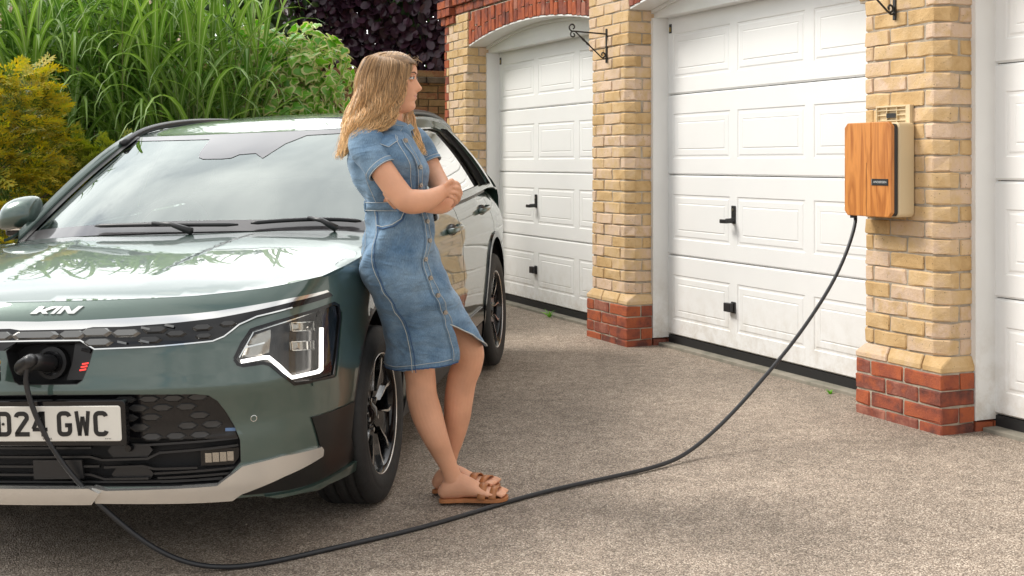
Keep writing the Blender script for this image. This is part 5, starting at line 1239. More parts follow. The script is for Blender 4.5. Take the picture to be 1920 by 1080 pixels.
m = MB(); cw = Vector((-.37, 1.92, .955)); m.tube([cw+Vector((math.cos(t)*.185, math.sin(t)*.075, math.sin(t)*.17)) for t in np.linspace(0, 2*math.pi, 33)], .016, 8); m.tube([cw+Vector((-.18, 0, 0)), cw, cw+Vector((.18, 0, 0))], .02, 6); m.build('steering_wheel', mat('grey_wheel_rim', (.22, .22, .22), .4), inn, smooth=True)
m = MB(); m.box((-.10, 1.95, 1.30), (.14, 1.975, 1.365)); m.build('rear_view_mirror', M_SATB, inn, bevel=.01)
# --- tail
m = MB(); tl = [(-.87, 4.13), (-.8, 4.3), (-.5, 4.40), (.5, 4.40), (.8, 4.3), (.87, 4.13), (.6, 4.05), (-.6, 4.05)]; 
TAIL = lambda s, t: (s*(.835-.27*max(0, t)**1.5), 4.37-.16*abs(s)**3-.26*max(0, t)**1.5, 1.0+.34*t)
panel('tailgate', [(-1, -1.6), (1, -1.6), (1, 1.0), (-1, 1.0)], TAIL, M_PAINT, car, st=.15, rim=0, flip=-1)
for sg in (1, -1):
    m = MB(); m.prism([(sg*.56, 4.36), (sg*.68, 4.34), (sg*.72, 4.30), (sg*.74, 4.32), (sg*.70, 4.39), (sg*.58, 4.41)], .80, 1.02); m.build('tail_lamp', mat('red_lamp', (.30, .01, .01), .1, coat=1) if sg > 0 else bpy.data.materials['red_lamp'], car, bevel=.006)
# --- wheels
def wheel_parts():
    """built facing +a at the origin; returns list of (name, mesh data) objects parented to a fresh empty"""
    w = empty('wheel', parent=car)
    def lathe(prof, n, name, mt, closed=True, smooth=True):
        vs = []; k = len(prof)
        for j in range(n):
            t = 2*math.pi*j/n; vs += [(x, r*math.cos(t), r*math.sin(t)) for x, r in prof]
        fs = [(j*k+i, j*k+(i+1) % k, ((j+1) % n)*k+(i+1) % k, ((j+1) % n)*k+i) for j in range(n) for i in range(k if closed else k-1)]
        return MB().add(vs, fs).build(name, mt, w, smooth=smooth)
    tp = [(-.10, .222), (-.107, .25), (-.112, .29), (-.106, .318), (-.095, .328)]
    for gx in (-.07, -.025, .02, .06): tp += [(gx-.005, .3335), (gx-.004, .326), (gx+.004, .326), (gx+.005, .3335)]
    tp += [(.086, .330), (.098, .322), (.106, .304), (.109, .285), (.108, .280), (.1095, .276), (.108, .262), (.104, .240), (.100, .232), (.097, .223), (.08, .216), (-.08, .216)]
    ty = lathe(tp, 96, 'tyre', M_RUB)
    m = MB()
    for j in range(120): # shoulder tread blocks
        t = 2*math.pi*j/120; M_ = Matrix.Rotation(t, 4, 'X'); 
        m.box((.078, -.0022, .320), (.1052, .0022, .3245) if False else (.104, .0022, .3262), M=M_)
    pass
    lathe([(.096, .231), (.099, .227), (.095, .2215), (.088, .216), (.06, .211), (-.09, .205), (-.09, .212), (.05, .218)], 64, 'rim', M_GLB)
    lathe([(.0975, .2275), (.0998, .2265), (.0975, .2225), (.095, .2222)], 64, 'rim_edge', M_MACH)
    lathe([(.02, .0), (.02, .155), (.0, .16), (.0, .0)], 40, 'brake_disc', mat('brake_steel', (.22, .21, .2), .35, metal=1) if 'brake_steel' not in bpy.data.materials else bpy.data.materials['brake_steel'])
    for k in range(5):
        t = 2*math.pi*k/5+math.pi/2+.15
        def P(r, a, x): return (x, r*math.cos(t+a), r*math.sin(t+a))
        # broad black spoke, dished toward the hub
        m = MB(); out = [(.045, -.6), (.10, -.36), (.16, -.30), (.215, -.36), (.217, .0), (.215, .36), (.16, .30), (.10, .36), (.045, .6)]
        f = [P(r, a, .070-.02*(1-r/.217)+(.004 if a == 0 else 0)) for r, a in out]; b = [P(r, a, .045-.02*(1-r/.217)) for r, a in out]; n_ = len(out)
        m.add(f+b, [tuple(range(n_)), tuple(range(2*n_-1, n_-1, -1))]+[(i, (i+1) % n_, n_+(i+1) % n_, n_+i) for i in range(n_)]); m.build('spoke', M_GLB, w)
        # machined edges: angular Y arms
        for s_ in (1, -1):
            m = MB(); out = [(.085, s_*.365), (.125, s_*.33), (.165, s_*.30), (.2165, s_*.355), (.2165, s_*.43), (.165, s_*.355), (.125, s_*.37)]
            f = [P(r, a, .083-.022*(1-r/.217)) for r, a in out]; b = [P(r, a, .055-.02*(1-r/.217)) for r, a in out]; n_ = len(out)
            m.add(f+b, [tuple(range(n_)), tuple(range(2*n_-1, n_-1, -1))]+[(i, (i+1) % n_, n_+(i+1) % n_, n_+i) for i in range(n_)]); m.build('spoke_edge', M_MACH if (k+s_) % 2 else M_MACH, w)
        a0 = math.pi/5
        m = MB(); out = [(.212, a0-.20), (.150, a0-.08), (.150, a0+.08), (.212, a0+.20)]
        f = [P(r, a, .078-.01*(1-r/.217)) for r, a in out]; b = [P(r, a, .05) for r, a in out]
        m.add(f+b, [(0, 1, 2, 3), (7, 6, 5, 4)]+[(i, (i+1) % 4, 4+(i+1) % 4, 4+i) for i in range(4)]); 
    lathe([(.075, .0), (.075, .022), (.068, .030), (.055, .05), (.04, .055), (.04, 0)], 30, 'hub_cap', M_GLB)
    for k in range(5):
        t = 2*math.pi*k/5+.5; m = MB(); m.tube([(.045, .062*math.cos(t), .062*math.sin(t)), (.066, .062*math.cos(t), .062*math.sin(t))], .009, 6); m.build('wheel_nut', M_MACH, w)
    return w
def copy_tree(o, parent=None):
    c = o.copy(); COL.objects.link(c); c.parent = parent
    for ch_ in [x for x in o.children]: copy_tree(ch_, c)
    return c
w0 = wheel_parts(); w0.matrix_local = Matrix.Translation((.795, WFB, TR_)) @ Matrix.Rotation(.3, 4, 'X')
for a_, b_, f_, r_ in ((.795, WRB, 0, 1.2), (-.795, WFB, 1, .3), (-.795, WRB, 1, .7)):
    c = copy_tree(w0, car); c.matrix_local = Matrix.Translation((a_, b_, TR_)) @ (Matrix.Rotation(math.pi, 4, 'Z') if f_ else Matrix()) @ Matrix.Rotation(r_, 4, 'X')
# ================================================================= PERSON leaning on the front wing (metres, world frame)
person = empty('person', Matrix.Translation((-.30, 4.66, gz(-.3, 4.66))), 'long haired woman in a blue denim dress leaning on the car, arms crossed', 'person')
TP = Vector(person.matrix_world.translation)
M_SKIN = mat('skin', (.68, .355, .22), .48, noise_amt=.11, scale=7, bump=.06, bscale=160, sss=.12, spec=.35)
M_LIP = mat('lips', (.56, .25, .18), .4)
def mat_denim():
    m, nt, b = newmat('washed_blue_denim'); N = nt.nodes; L = nt.links
    tc = N.new('ShaderNodeTexCoord'); n = N.new('ShaderNodeTexNoise'); n.inputs['Scale'].default_value = 7; n.inputs['Detail'].default_value = 6; n.inputs['Roughness'].default_value = .6; L.new(tc.outputs['Object'], n.inputs[0])
    r = N.new('ShaderNodeValToRGB'); e = r.color_ramp.elements; e[0].position = .32; e[0].color = (.070, .142, .240, 1); e[1].position = .72; e[1].color = (.24, .355, .475, 1); L.new(n.outputs['Fac'], r.inputs[0])
    mp = N.new('ShaderNodeMapping'); mp.inputs['Scale'].default_value = (520, 520, 90); L.new(tc.outputs['Object'], mp.inputs[0])
    n2 = N.new('ShaderNodeTexNoise'); n2.inputs['Scale'].default_value = 1; n2.inputs['Detail'].default_value = 3; L.new(mp.outputs[0], n2.inputs[0])
    mr = N.new('ShaderNodeMapRange'); mr.inputs[1].default_value = .3; mr.inputs[2].default_value = .7; mr.inputs[3].default_value = .78; mr.inputs[4].default_value = 1.25; L.new(n2.outputs['Fac'], mr.inputs[0])
    mm = N.new('ShaderNodeMix'); mm.data_type = 'RGBA'; mm.blend_type = 'MULTIPLY'; mm.inputs[0].default_value = 1; L.new(r.outputs[0], mm.inputs[6]); L.new(mr.outputs[0], mm.inputs[7]); L.new(mm.outputs[2], b.inputs['Base Color'])
    b.inputs['Roughness'].default_value = .85; b.inputs['Sheen Weight'].default_value = .15; b.inputs['Specular IOR Level'].default_value = .2
    mp3 = N.new('ShaderNodeMapping'); mp3.inputs['Scale'].default_value = (5, 5, 13); mp3.inputs['Rotation'].default_value = (0, .5, 0); L.new(tc.outputs['Object'], mp3.inputs[0])
    n3 = N.new('ShaderNodeTexNoise'); n3.inputs['Scale'].default_value = 1; n3.inputs['Detail'].default_value = 3; n3.inputs['Distortion'].default_value = .6; L.new(mp3.outputs[0], n3.inputs[0])
    bp = N.new('ShaderNodeBump'); bp.inputs['Strength'].default_value = .9; bp.inputs['Distance'].default_value = .03; L.new(n3.outputs['Fac'], bp.inputs['Height'])
    bp2 = N.new('ShaderNodeBump'); bp2.inputs['Strength'].default_value = .3; bp2.inputs['Distance'].default_value = .001; L.new(n2.outputs['Fac'], bp2.inputs['Height']); L.new(bp.outputs[0], bp2.inputs['Normal']); L.new(bp2.outputs[0], b.inputs['Normal'])
    return m
M_DEN = mat_denim()
M_STI = mat('pale_stitching', (.50, .52, .50), .8); M_BUT = mat('antique_button', (.34, .31, .27), .35, metal=.8)
M_DEND = mat('dark_denim_edge', (.045, .10, .21), .9, noise_amt=.2, scale=60)
def rel(p): return Vector(p)-TP
def loft(pts, rads, n=20, flat=None, cap=True, mb=None, frame=None):
    """tube with elliptical sections; rads are (r1, r2) pairs; r1 across the picture-plane perpendicular, r2 in depth"""
    mb = mb or MB(); pts = [Vector(p) for p in pts]; k = len(pts); vs = []
    for i, p in enumerate(pts):
        t = (pts[min(i+1, k-1)]-pts[max(i-1, 0)]).normalized()
        dep = Vector((0, 1, 0)) if frame is None else Vector(frame)
        b_ = (dep-t*dep.dot(t)).normalized(); a_ = t.cross(b_).normalized(); r = rads[i] if hasattr(rads[i], '__len__') else (rads[i], rads[i])
        for j in range(n):
            q = 2*math.pi*j/n; vs.append(p+a_*math.cos(q)*r[0]+b_*math.sin(q)*r[1])
    fs = [(i*n+j, i*n+(j+1) % n, (i+1)*n+(j+1) % n, (i+1)*n+j) for i in range(k-1) for j in range(n)]
    if cap: fs += [tuple(range(n-1, -1, -1)), tuple((k-1)*n+j for j in range(n))]
    mb.add(vs, fs); return mb
def cl(P_, R2, n=5):
    q = crom([tuple(p)+tuple(r if hasattr(r, '__len__') else (r, r)) for p, r in zip(P_, R2)], n)
    return [c[:3] for c in q], [c[3:] for c in q]
def ball(c, r, mb, n=12, sc=(1, 1, 1)):
    vs = []; fs = []; c = Vector(c)
    for i in range(n+1):
        a = math.pi*i/n
        for j in range(2*n): q = math.pi*j/n; vs.append(c+Vector((r*sc[0]*math.sin(a)*math.cos(q), r*sc[1]*math.sin(a)*math.sin(q), r*sc[2]*math.cos(a))))
    for i in range(n):
        for j in range(2*n): fs.append((i*2*n+j, i*2*n+(j+1) % (2*n), (i+1)*2*n+(j+1) % (2*n), (i+1)*2*n+j))
    mb.add(vs, fs); return mb
# ---------- head
HY = math.radians(-6)            # face turned a little toward the viewer from pure right profile
HC = Vector((-0.4289, 4.48, 1.3973))      # under the chin, centre of the head
def hd(x, y, z): # head frame -> world: x forward, y to her left (away), z up
    c, s = math.cos(HY), math.sin(HY); x2 = x*c-y*s; y2 = x*s+y*c; tl_ = math.radians(-2); return Vector((HC.x+x2, HC.y+y2, HC.z+z-x2*math.sin(tl_)))
zt_ = [-.002, .006, .018, .032, .043, .053, .062, .072, .085, .10, .118, .135, .152, .170, .187, .199, .206]
fr_ = [.058, .079, .0855, .0835, .0865, .0850, .0875, .0870, .0865, .0855, .0825, .0885, .0895, .084, .066, .042, .008]
bk2_ = [-.005, -.02, -.035, -.055, -.068, -.078, -.086, -.090, -.094, -.098, -.101, -.101, -.098, -.088, -.068, -.045, -.008]
wd_ = [.030, .042, .050, .055, .058, .061, .063, .065, .067, .069, .0705, .072, .0725, .068, .055, .036, .006]
def head_pt(u, th):
    """u height, th angle: 0 front"""
    f = float(np.interp(u, zt_, fr_)); b = float(np.interp(u, zt_, bk2_)); w = float(np.interp(u, zt_, wd_))
    c, s = math.cos(th), math.sin(th)
    cx_ = .0; x = f*math.copysign(abs(c)**.92, c) if c > 0 else -b*c*1.0*1.0
    if c <= 0: x = b*abs(c)**.95
    y = w*math.copysign(abs(s)**.86, s)
    # face features by lateral position
    if c > 0:
        g = math.exp(-(y/.0095)**2); g2 = math.exp(-(y/.016)**2)
        nose = float(np.interp(u, [.066, .071, .078, .084, .092, .105, .120, .130], [0, .013, .023, .024, .018, .011, .004, 0]))
        x += nose*(g*.8+g2*.2)
        lip = .0045*math.exp(-((u-.060)/.0045)**2)+.0045*math.exp(-((u-.0485)/.005)**2)-.004*math.exp(-((u-.0545)/.0022)**2)
        x += lip*math.exp(-(y/.018)**4)
        x -= .008*math.exp(-((abs(y)-.030)/.013)**2-((u-.118)/.011)**2)     # eye socket
        x += .0035*math.exp(-((abs(y)-.032)/.016)**2-((u-.137)/.008)**2)    # brow
        x += .003*math.exp(-((abs(y)-.040)/.018)**2-((u-.088)/.016)**2)     # cheek
        x -= .004*math.exp(-((u-.035)/.006)**2)*math.exp(-(y/.03)**2)
    return hd(x, y, u)
def head_mesh():
    mb = MB(); n = 96; us = list(np.linspace(-.002, .206, 90)); vs = []
    zz = _sm(zt_, us)
    for u in us:
        for j in range(n):
            # denser angles at the front
            t = 2*math.pi*j/n; vs.append(head_pt(u, t+.45*math.sin(-t)*.0-.55*math.sin(t)))
    k = len(us); fs = [(i*n+j, i*n+(j+1) % n, (i+1)*n+(j+1) % n, (i+1)*n+j) for i in range(k-1) for j in range(n)]+[tuple(range(n-1, -1, -1)), tuple((k-1)*n+j for j in range(n))]
    mb.add(vs, fs); return mb
def _sm(a, b): return None
# smooth tables so the profile has no facets
def _tab(v):
    x, y = smooth_tab(zt_, v, .0035, 900); return x, y
_z, _f = _tab(fr_); _, _b = _tab(bk2_); _, _w = _tab(wd_)
zt_, fr_, bk2_, wd_ = list(_z), list(_f), list(_b), list(_w)
B = head_mesh()
# ---------- neck, torso under the dress, legs, arms
def part(P_, R2, n=6, seg=24, frame=None): p_, r_ = cl(P_, R2, n); loft(p_, r_, seg, mb=B, frame=frame)
part([(-0.4332, 4.485, 1.4662), (-0.4368, 4.482, 1.4184), (-0.4402, 4.478, 1.3763), (-0.4494, 4.475, 1.3324), (-0.4532, 4.475, 1.3)], [(.046, .045), (.047, .046), (.050, .052), (.066, .085), (.07, .11)])
part([(-0.4646, 4.475, 1.3228), (-0.4608, 4.475, 1.2847), (-0.4494, 4.475, 1.2276), (-0.4385, 4.48, 1.1704), (-0.4203, 4.49, 1.0939), (-0.4098, 4.5, 1.0553), (-0.4039, 4.52, 0.9777), (-0.4057, 4.54, 0.88), (-0.3969, 4.55, 0.8211)], [(.045, .10), (.095, .145), (.115, .15), (.120, .14), (.098, .115), (.092, .108), (.10, .13), (.118, .145), (.10, .12)])
# near (right) leg: straight
part([(-0.4144, 4.53, 0.8422), (-0.3965, 4.59, 0.72), (-0.3684, 4.63, 0.5777), (-0.3479, 4.645, 0.4768), (-0.3384, 4.65, 0.4067), (-0.3344, 4.65, 0.3533), (-0.315, 4.655, 0.2811), (-0.2849, 4.65, 0.2029), (-0.26, 4.665, 0.1401), (-0.237, 4.68, 0.0849), (-0.2215, 4.69, 0.0385)],
     [.082, .074, .064, .0585, .0565, .0575, .0575, .048, .039, .0335, .034])
# far (left) leg: knee bent forward
part([(-0.3621, 4.6, 0.8363), (-0.2974, 4.66, 0.7124), (-0.22, 4.7, 0.588), (-0.1685, 4.715, 0.5158), (-0.1691, 4.73, 0.4572), (-0.1898, 4.745, 0.3962), (-0.2026, 4.76, 0.3166), (-0.2091, 4.77, 0.2498), (-0.224, 4.785, 0.1693), (-0.2385, 4.79, 0.1071), (-0.2489, 4.795, 0.0488)],
     [.088, .080, .068, .061, .058, .0565, .055, .051, .042, .034, .033])
ball((-0.1543, 4.71, 0.4945), .041, B, 12)
# feet
def foot(hx, toe_px):
    heel = Vector(hx); tip = Vector(toe_px); ax = (tip-heel); Ln = ax.length; e = ax.normalized(); up = Vector((0, 0, 1)); sd_ = e.cross(up).normalized()   # toward the viewer
    def q(f, h, w): return heel+e*(Ln*f)+up*h+sd_*w
    secs = [(.00, .030, .022, .026), (.06, .034, .034, .031), (.15, .040, .042, .033), (.26, .047, .047, .033), (.38, .043, .040, .034), (.50, .034, .031, .038), (.62, .026, .022, .042), (.74, .019, .0165, .044), (.82, .016, .013, .043)]
    pts = [q(f, h, 0) for f, h, a, b in secs]; loft([tuple(p) for p in crom([tuple(p) for p in pts], 4)], crom([(a, b) for f, h, a, b in secs], 4), 20, mb=B, frame=sd_)
    ball(q(.05, .028, 0), .029, B, 10)
    for i, (w, ln, r) in enumerate(((-.030*-1*-1, .0, .0),)): pass
    tz = [(.030, .97, .0075), (.0165, 1.0-.01, .0078), (.003, .995, .0080), (-.012, .985, .0085), (-.030, 1.0, .0125)]
    for w, f1, r in tz:
        f0 = .78; pts = [q(f0, .016, w*.85), q((f0+f1)/2, .020, w), q(f1-.03, .013, w*1.0), q(f1-.005, .009, w)]
        loft(crom([tuple(p) for p in pts], 3), [r]*10, 10, mb=B, frame=sd_)
    return q, e, sd_, up, Ln
FZ = .016
qN = foot((-0.2617, 4.695, -0.0407), (-0.0218, 4.66, -0.0253)); qF = foot((-0.2919, 4.83, -0.0399), (-0.0565, 4.74, -0.0043))
# near (right) arm
part([(-0.5009, 4.36, 1.2979), (-0.4796, 4.335, 1.255), (-0.4535, 4.315, 1.2053), (-0.425, 4.305, 1.1632), (-0.3929, 4.295, 1.1213), (-0.3615, 4.29, 1.0886), (-0.329, 4.295, 1.0848), (-0.2934, 4.31, 1.0898), (-0.2632, 4.325, 1.1041), (-0.2401, 4.34, 1.1166), (-0.2256, 4.345, 1.122)],
     [(.056, .052), (.052, .048), (.0445, .042), (.043, .040), (.0425, .038), (.0415, .038), (.0425, .036), (.037, .033), (.030, .026), (.0255, .021), (.028, .018)], 5)
# far (left) arm, forearm running back under the near one
part([(-0.344, 4.62, 1.2908), (-0.3211, 4.63, 1.2436), (-0.2988, 4.62, 1.1925), (-0.2729, 4.58, 1.1498), (-0.2462, 4.52, 1.1084), (-0.2315, 4.46, 1.0871), (-0.252, 4.42, 1.0752), (-0.2877, 4.39, 1.078), (-0.3265, 4.385, 1.0857), (-0.3653, 4.38, 1.1044), (-0.3872, 4.375, 1.1232)],
     [(.036, .036), (.040, .040), (.041, .04), (.039, .038), (.037, .037), (.037, .036), (.038, .034), (.037, .031), (.033, .028), (.026, .022), (.026, .018)], 5)
# near hand: palm, four bent fingers over the far elbow, thumb up
def finger(P_, r0, r1): 
    p_ = crom([tuple(q) for q in P_], 4); loft(p_, [r0+(r1-r0)*i/(len(p_)-1) for i in range(len(p_))], 10, mb=B)
    ball(p_[-1], r1, B, 6)
part([(-0.2328, 4.342, 1.1202), (-0.2178, 4.337, 1.1259), (-0.203, 4.336, 1.1277), (-0.1939, 4.34, 1.1258)], [(.023, .014), (.026, .014), (.026, .012), (.016, .008)], 4)
finger([(-0.2102, 4.334, 1.1499), (-0.1915, 4.328, 1.1482), (-0.183, 4.345, 1.1349), (-0.1862, 4.375, 1.1195)], .0082, .0070)
finger([(-0.2064, 4.33, 1.1334), (-0.1876, 4.322, 1.1317), (-0.1774, 4.342, 1.1147), (-0.1843, 4.375, 1.0971)], .0085, .0072)
finger([(-0.2082, 4.33, 1.1168), (-0.1894, 4.322, 1.1133), (-0.1829, 4.342, 1.0962), (-0.1936, 4.375, 1.0785)], .0082, .0070)
finger([(-0.2139, 4.333, 1.102), (-0.1989, 4.328, 1.0948), (-0.196, 4.345, 1.0795), (-0.2065, 4.372, 1.0656)], .0074, .0062)
finger([(-0.2287, 4.335, 1.1351), (-0.2192, 4.328, 1.1463), (-0.2116, 4.325, 1.1537), (-0.2081, 4.327, 1.1574)], .0105, .0080)
# far hand lying flat round the near upper arm
finger([(-0.3785, 4.36, 1.1309), (-0.3874, 4.335, 1.1573), (-0.4024, 4.338, 1.1775)], .0085, .0068)
finger([(-0.3822, 4.36, 1.1365), (-0.3929, 4.335, 1.1647), (-0.4061, 4.338, 1.1905)], .0085, .0068)
finger([(-0.3859, 4.36, 1.1421), (-0.3985, 4.335, 1.172), (-0.41, 4.34, 1.1978)], .0080, .0066)
part([(-0.3798, 4.375, 1.1195), (-0.3938, 4.365, 1.1383), (-0.4045, 4.36, 1.1532)], [(.026, .013), (.032, .014), (.028, .011)], 3)
finger([(-0.4095, 4.335, 1.0724), (-0.427, 4.325, 1.093), (-0.4399, 4.325, 1.1114)], .0085, .0068); finger([(-0.4021, 4.335, 1.0614), (-0.4156, 4.322, 1.0765), (-0.4283, 4.32, 1.0913)], .0085, .0068)
tmp = obj('tmp_body', B.v, B.f, M_SKIN, None)
rm = tmp.modifiers.new('r', 'REMESH'); rm.mode = 'VOXEL'; rm.voxel_size = .0034; rm.use_smooth_shade = True
smo = tmp.modifiers.new('s', 'SMOOTH'); smo.factor = .5; smo.iterations = 2
dg = bpy.context.evaluated_depsgraph_get(); me = bpy.data.meshes.new_from_object(tmp.evaluated_get(dg)); bpy.data.objects.remove(tmp)
me.transform(Matrix.Translation(-TP)); me.name = 'body'; me.materials.clear(); me.materials.append(M_SKIN); me.materials.append(M_LIP); me.materials.append(mat('toenail_polish', (.20, .10, .09), .25))
ci, si_ = math.cos(-HY), math.sin(-HY)
for p in me.polygons:
    p.use_smooth = True
    c = p.center+TP; 
    if c.z > 1.38:
        dx, dy = c.x-HC.x, c.y-HC.y; x = dx*ci-dy*si_; y = dx*si_+dy*ci; z = c.z-HC.z-dx*math.sin(math.radians(2))
        if x > .072 and abs(y) < .021:
            lim = .0085*(1-(abs(y)/.0225)**2)
            if abs(z-.0548) < lim: p.material_index = 1
body = bpy.data.objects.new('body', me); link(body, person)
# eyes, brows
for sg in (1, -1):
    m = MB(); e0 = hd(.0735, sg*.030, .1185); ball(rel(e0), .0115, m, 10); m.build('eye', mat('eye_white', (.65, .62, .58), .15) if sg > 0 else bpy.data.materials['eye_white'], person, smooth=True)
    m = MB(); vs = []; na, nb = 16, 6
    for lo_, hi_ in ((18, 88), (-80, -24)):
        n0 = len(vs)
        for i in range(nb+1):
            el = math.radians(lo_+(hi_-lo_)*i/nb)
            for j in range(na+1):
                az = math.radians(-95+190*j/na); vs.append(rel(hd(.0735+.0124*math.cos(el)*math.cos(az), sg*.030+.0124*math.cos(el)*math.sin(az), .1185+.0124*math.sin(el))))
        m.add([], [(n0+i*(na+1)+j, n0+i*(na+1)+j+1, n0+(i+1)*(na+1)+j+1, n0+(i+1)*(na+1)+j) for i in range(nb) for j in range(na)])
    m.v = [tuple(v) for v in vs]; m.build('eyelid', M_SKIN, person, smooth=True)
    m = MB(); d_ = (hd(1, sg*.1, 0)-hd(0, 0, 0)).normalized(); m.tube([rel(e0)+d_*.0098, rel(e0)+d_*.0122], .0052, 14); m.build('iris', mat('iris_brown', (.05, .03, .02), .1) if sg > 0 else bpy.data.materials['iris_brown'], person)
    m = MB(); m.tube([rel(hd(x, sg*y, z)) for x, y, z in ((.0835, .019, .1185), (.0855, .025, .1225), (.0840, .032, .1235), (.079, .039, .1215), (.074, .044, .119))], [.0009, .0016, .0018, .0016, .0010], 6); m.build('eyelashes', mat('lash_dark', (.02, .013, .01), .6) if sg > 0 else bpy.data.materials['lash_dark'], person)
    m = MB(); m.tube([rel(hd(x, sg*y, z)) for x, y, z in ((.0900, .012, .1325), (.0895, .022, .1365), (.0865, .033, .1385), (.079, .044, .1365))], [.0014, .0024, .0022, .0010], 6); m.build('eyebrow', mat('brow_hair', (.10, .055, .03), .8) if sg > 0 else bpy.data.materials['brow_hair'], person)
# ---------- dress
RG_ = [(-0.4256, 4.475, 1.3362, 0.039, 0.062), (-0.4342, 4.475, 1.3285, 0.0609, 0.095), (-0.4427, 4.475, 1.3171, 0.0828, 0.13), (-0.4523, 4.475, 1.3, 0.1038, 0.16), (-0.4561, 4.475, 1.2752, 0.1209, 0.172), (-0.4485, 4.475, 1.2314, 0.1381, 0.17), (-0.4389, 4.475, 1.1933, 0.1419, 0.16), (-0.4318, 4.48, 1.1418, 0.1306, 0.146), (-0.4213, 4.49, 1.0977, 0.1175, 0.132), (-0.4107, 4.5, 1.0649, 0.112, 0.126), (-0.4049, 4.51, 1.0319, 0.1151, 0.132), (-0.401, 4.52, 0.9777, 0.1202, 0.148), (-0.4058, 4.53, 0.9193, 0.1301, 0.16), (-0.4076, 4.54, 0.8684, 0.1391, 0.166), (-0.394, 4.55, 0.8173, 0.1501, 0.166), (-0.3705, 4.57, 0.7611, 0.1546, 0.162), (-0.3408, 4.59, 0.7005, 0.1592, 0.157), (-0.3165, 4.62, 0.6381, 0.1671, 0.152), (-0.2975, 4.645, 0.5796, 0.1769, 0.15), (-0.2859, 4.665, 0.5332, 0.1846, 0.15), (-0.2815, 4.675, 0.4879, 0.186, 0.15), (-0.2788, 4.68, 0.4573, 0.1872, 0.15)]
rgs = crom(RG_, 6); NV = len(rgs)-1
RGI = [0]
def zrow(z):  # row parameter for a height
    zs = [r[2] for r in rgs]; return float(np.interp(-z, [-q for q in zs], range(len(zs))))
def DR(th, v, off=0):
    """dress surface: th degrees, 0 = to the right, 90 = toward the viewer, 180 = left; v row"""
    v = min(max(v, 0), NV); i = min(int(v), NV-1); f = v-i; r = [rgs[i][k]*(1-f)+rgs[i+1][k]*f for k in range(5)]
    t = math.radians(th); c, s = math.cos(t), math.sin(t)
    x = math.copysign(abs(c)**.90, c); y = math.copysign(abs(s)**.90, s)
    z = r[2]
    # folds
    fold = .0075*math.sin(th*.09+z*31)*math.exp(-((z-.93)/.20)**2)+.004*noise.noise(Vector((x*3, y*3, z*9)))+.0095*noise.noise(Vector((x*1.2+z*5, y*1.2, z*17-x*4)))*(1 if z < 1.12 else .6)
    hem = max(0, .62-z); fold += hem*.06*math.sin(th*.07+1)
    pull = math.exp(-((z-.70)/.09)**2)*.006*math.sin(z*95+x*3)*max(0, s)
    h, d = r[3]+off+fold+pull, r[4]+off+fold
    bust = .020*math.exp(-((z-1.235)/.045)**2)*(math.exp(-((th-52)/20)**2)+math.exp(-((th+30)/22)**2))
    return Vector((r[0]+h*x+bust*c, r[1]-d*y-bust*s, z))
def plk(v):   # angle of the button placket along the dress
    z = DR(0, v).z; return float(np.interp(z, PLK[0], PLK[1]))
PLK = ([0.5028, 0.6398, 0.6865, 0.7510, 0.8110, 0.8796, 0.9466, 1.0122, 1.1399, 1.2032, 1.2986], [62, 57, 53, 50, 46, 42, 35, 33, 36, 38, 44])
def dress():
    m = MB(); nt_ = 120; vs = []; idx = {}
    splitv = zrow(0.6391); hemn = zrow(0.4573); 
    rows = [i*.5 for i in range(int(NV*2)+1)]
    for a, v in enumerate(rows):
        pa = plk(v); far = pa-.01
        if v > splitv:
            f = (v-splitv)/(zrow(0.5339)-splitv); far = pa-(pa+2)*min(1, f)**.85-.01
        for j in range(nt_+1):
            th = pa+(360-(pa-far))*j/nt_; 
            vv = v
            # hem rises toward the placket on the near panel and round the far side
            idx[(a, j)] = len(vs); vs.append(rel(DR(th, vv)))
    fs = []
    vfar = zrow(0.5299)
    for a in range(len(rows)-1):
        for j in range(nt_):
            th = 360*j/nt_
            lim = NV-(NV-zrow(0.4934))*max(0, 1-j/26) if j < nt_*.55 else NV-(NV-vfar)*min(1, (j-nt_*.55)/(nt_*.18))
            if rows[a+1] > lim+.01: continue
            fs.append((idx[(a, j)], idx[(a, j+1)], idx[(a+1, j+1)], idx[(a+1, j)]))
    m.add(vs, fs); o = m.build('dress', M_DEN, person, smooth=True)
    so = o.modifiers.new('t', 'SOLIDIFY'); so.thickness = .003; so.offset = -1; return o
drs = dress()
def dline(name, pts, r, mt, off=.004, flat=None):
    P_ = []
    for a, b in zip(pts[:-1], pts[1:]):
        n = max(2, int(max(abs(a[0]-b[0])/6, abs(a[1]-b[1])/1.5))); P_ += [(a[0]+(b[0]-a[0])*k/n, a[1]+(b[1]-a[1])*k/n) for k in range(n)]
    P_.append(pts[-1]); m = MB(); m.tube([rel(DR(t, v, off)) for t, v in P_], r, 5); return m.build(name, mt, drs)
def band(name, th0, th1, v0, v1, off, mt, n=60, k=2, par=None):
    m = MB(); vs = []
    for i in range(k+1):
        for j in range(n+1): vs.append(rel(DR(th0+(th1-th0)*j/n, v0+(v1-v0)*i/k, off)))
    m.add(vs, [(i*(n+1)+j, i*(n+1)+j+1, (i+1)*(n+1)+j+1, (i+1)*(n+1)+j) for i in range(k) for j in range(n)])
    o = m.build(name, mt, drs, smooth=True, fixn=True); so = o.modifiers.new('t', 'SOLIDIFY'); so.thickness = .003; so.offset = 0; return o
vw0, vw1 = zrow(1.0802), zrow(1.0485)
band('waistband', 20, 355, vw0, vw1, .003, M_DEN, 80)
dline('stitch_line', [(35, vw0+.3), (190, vw0+.3)], .0010, M_STI, .0062); dline('stitch_line', [(35, vw1-.3), (190, vw1-.3)], .0010, M_STI, .0062)
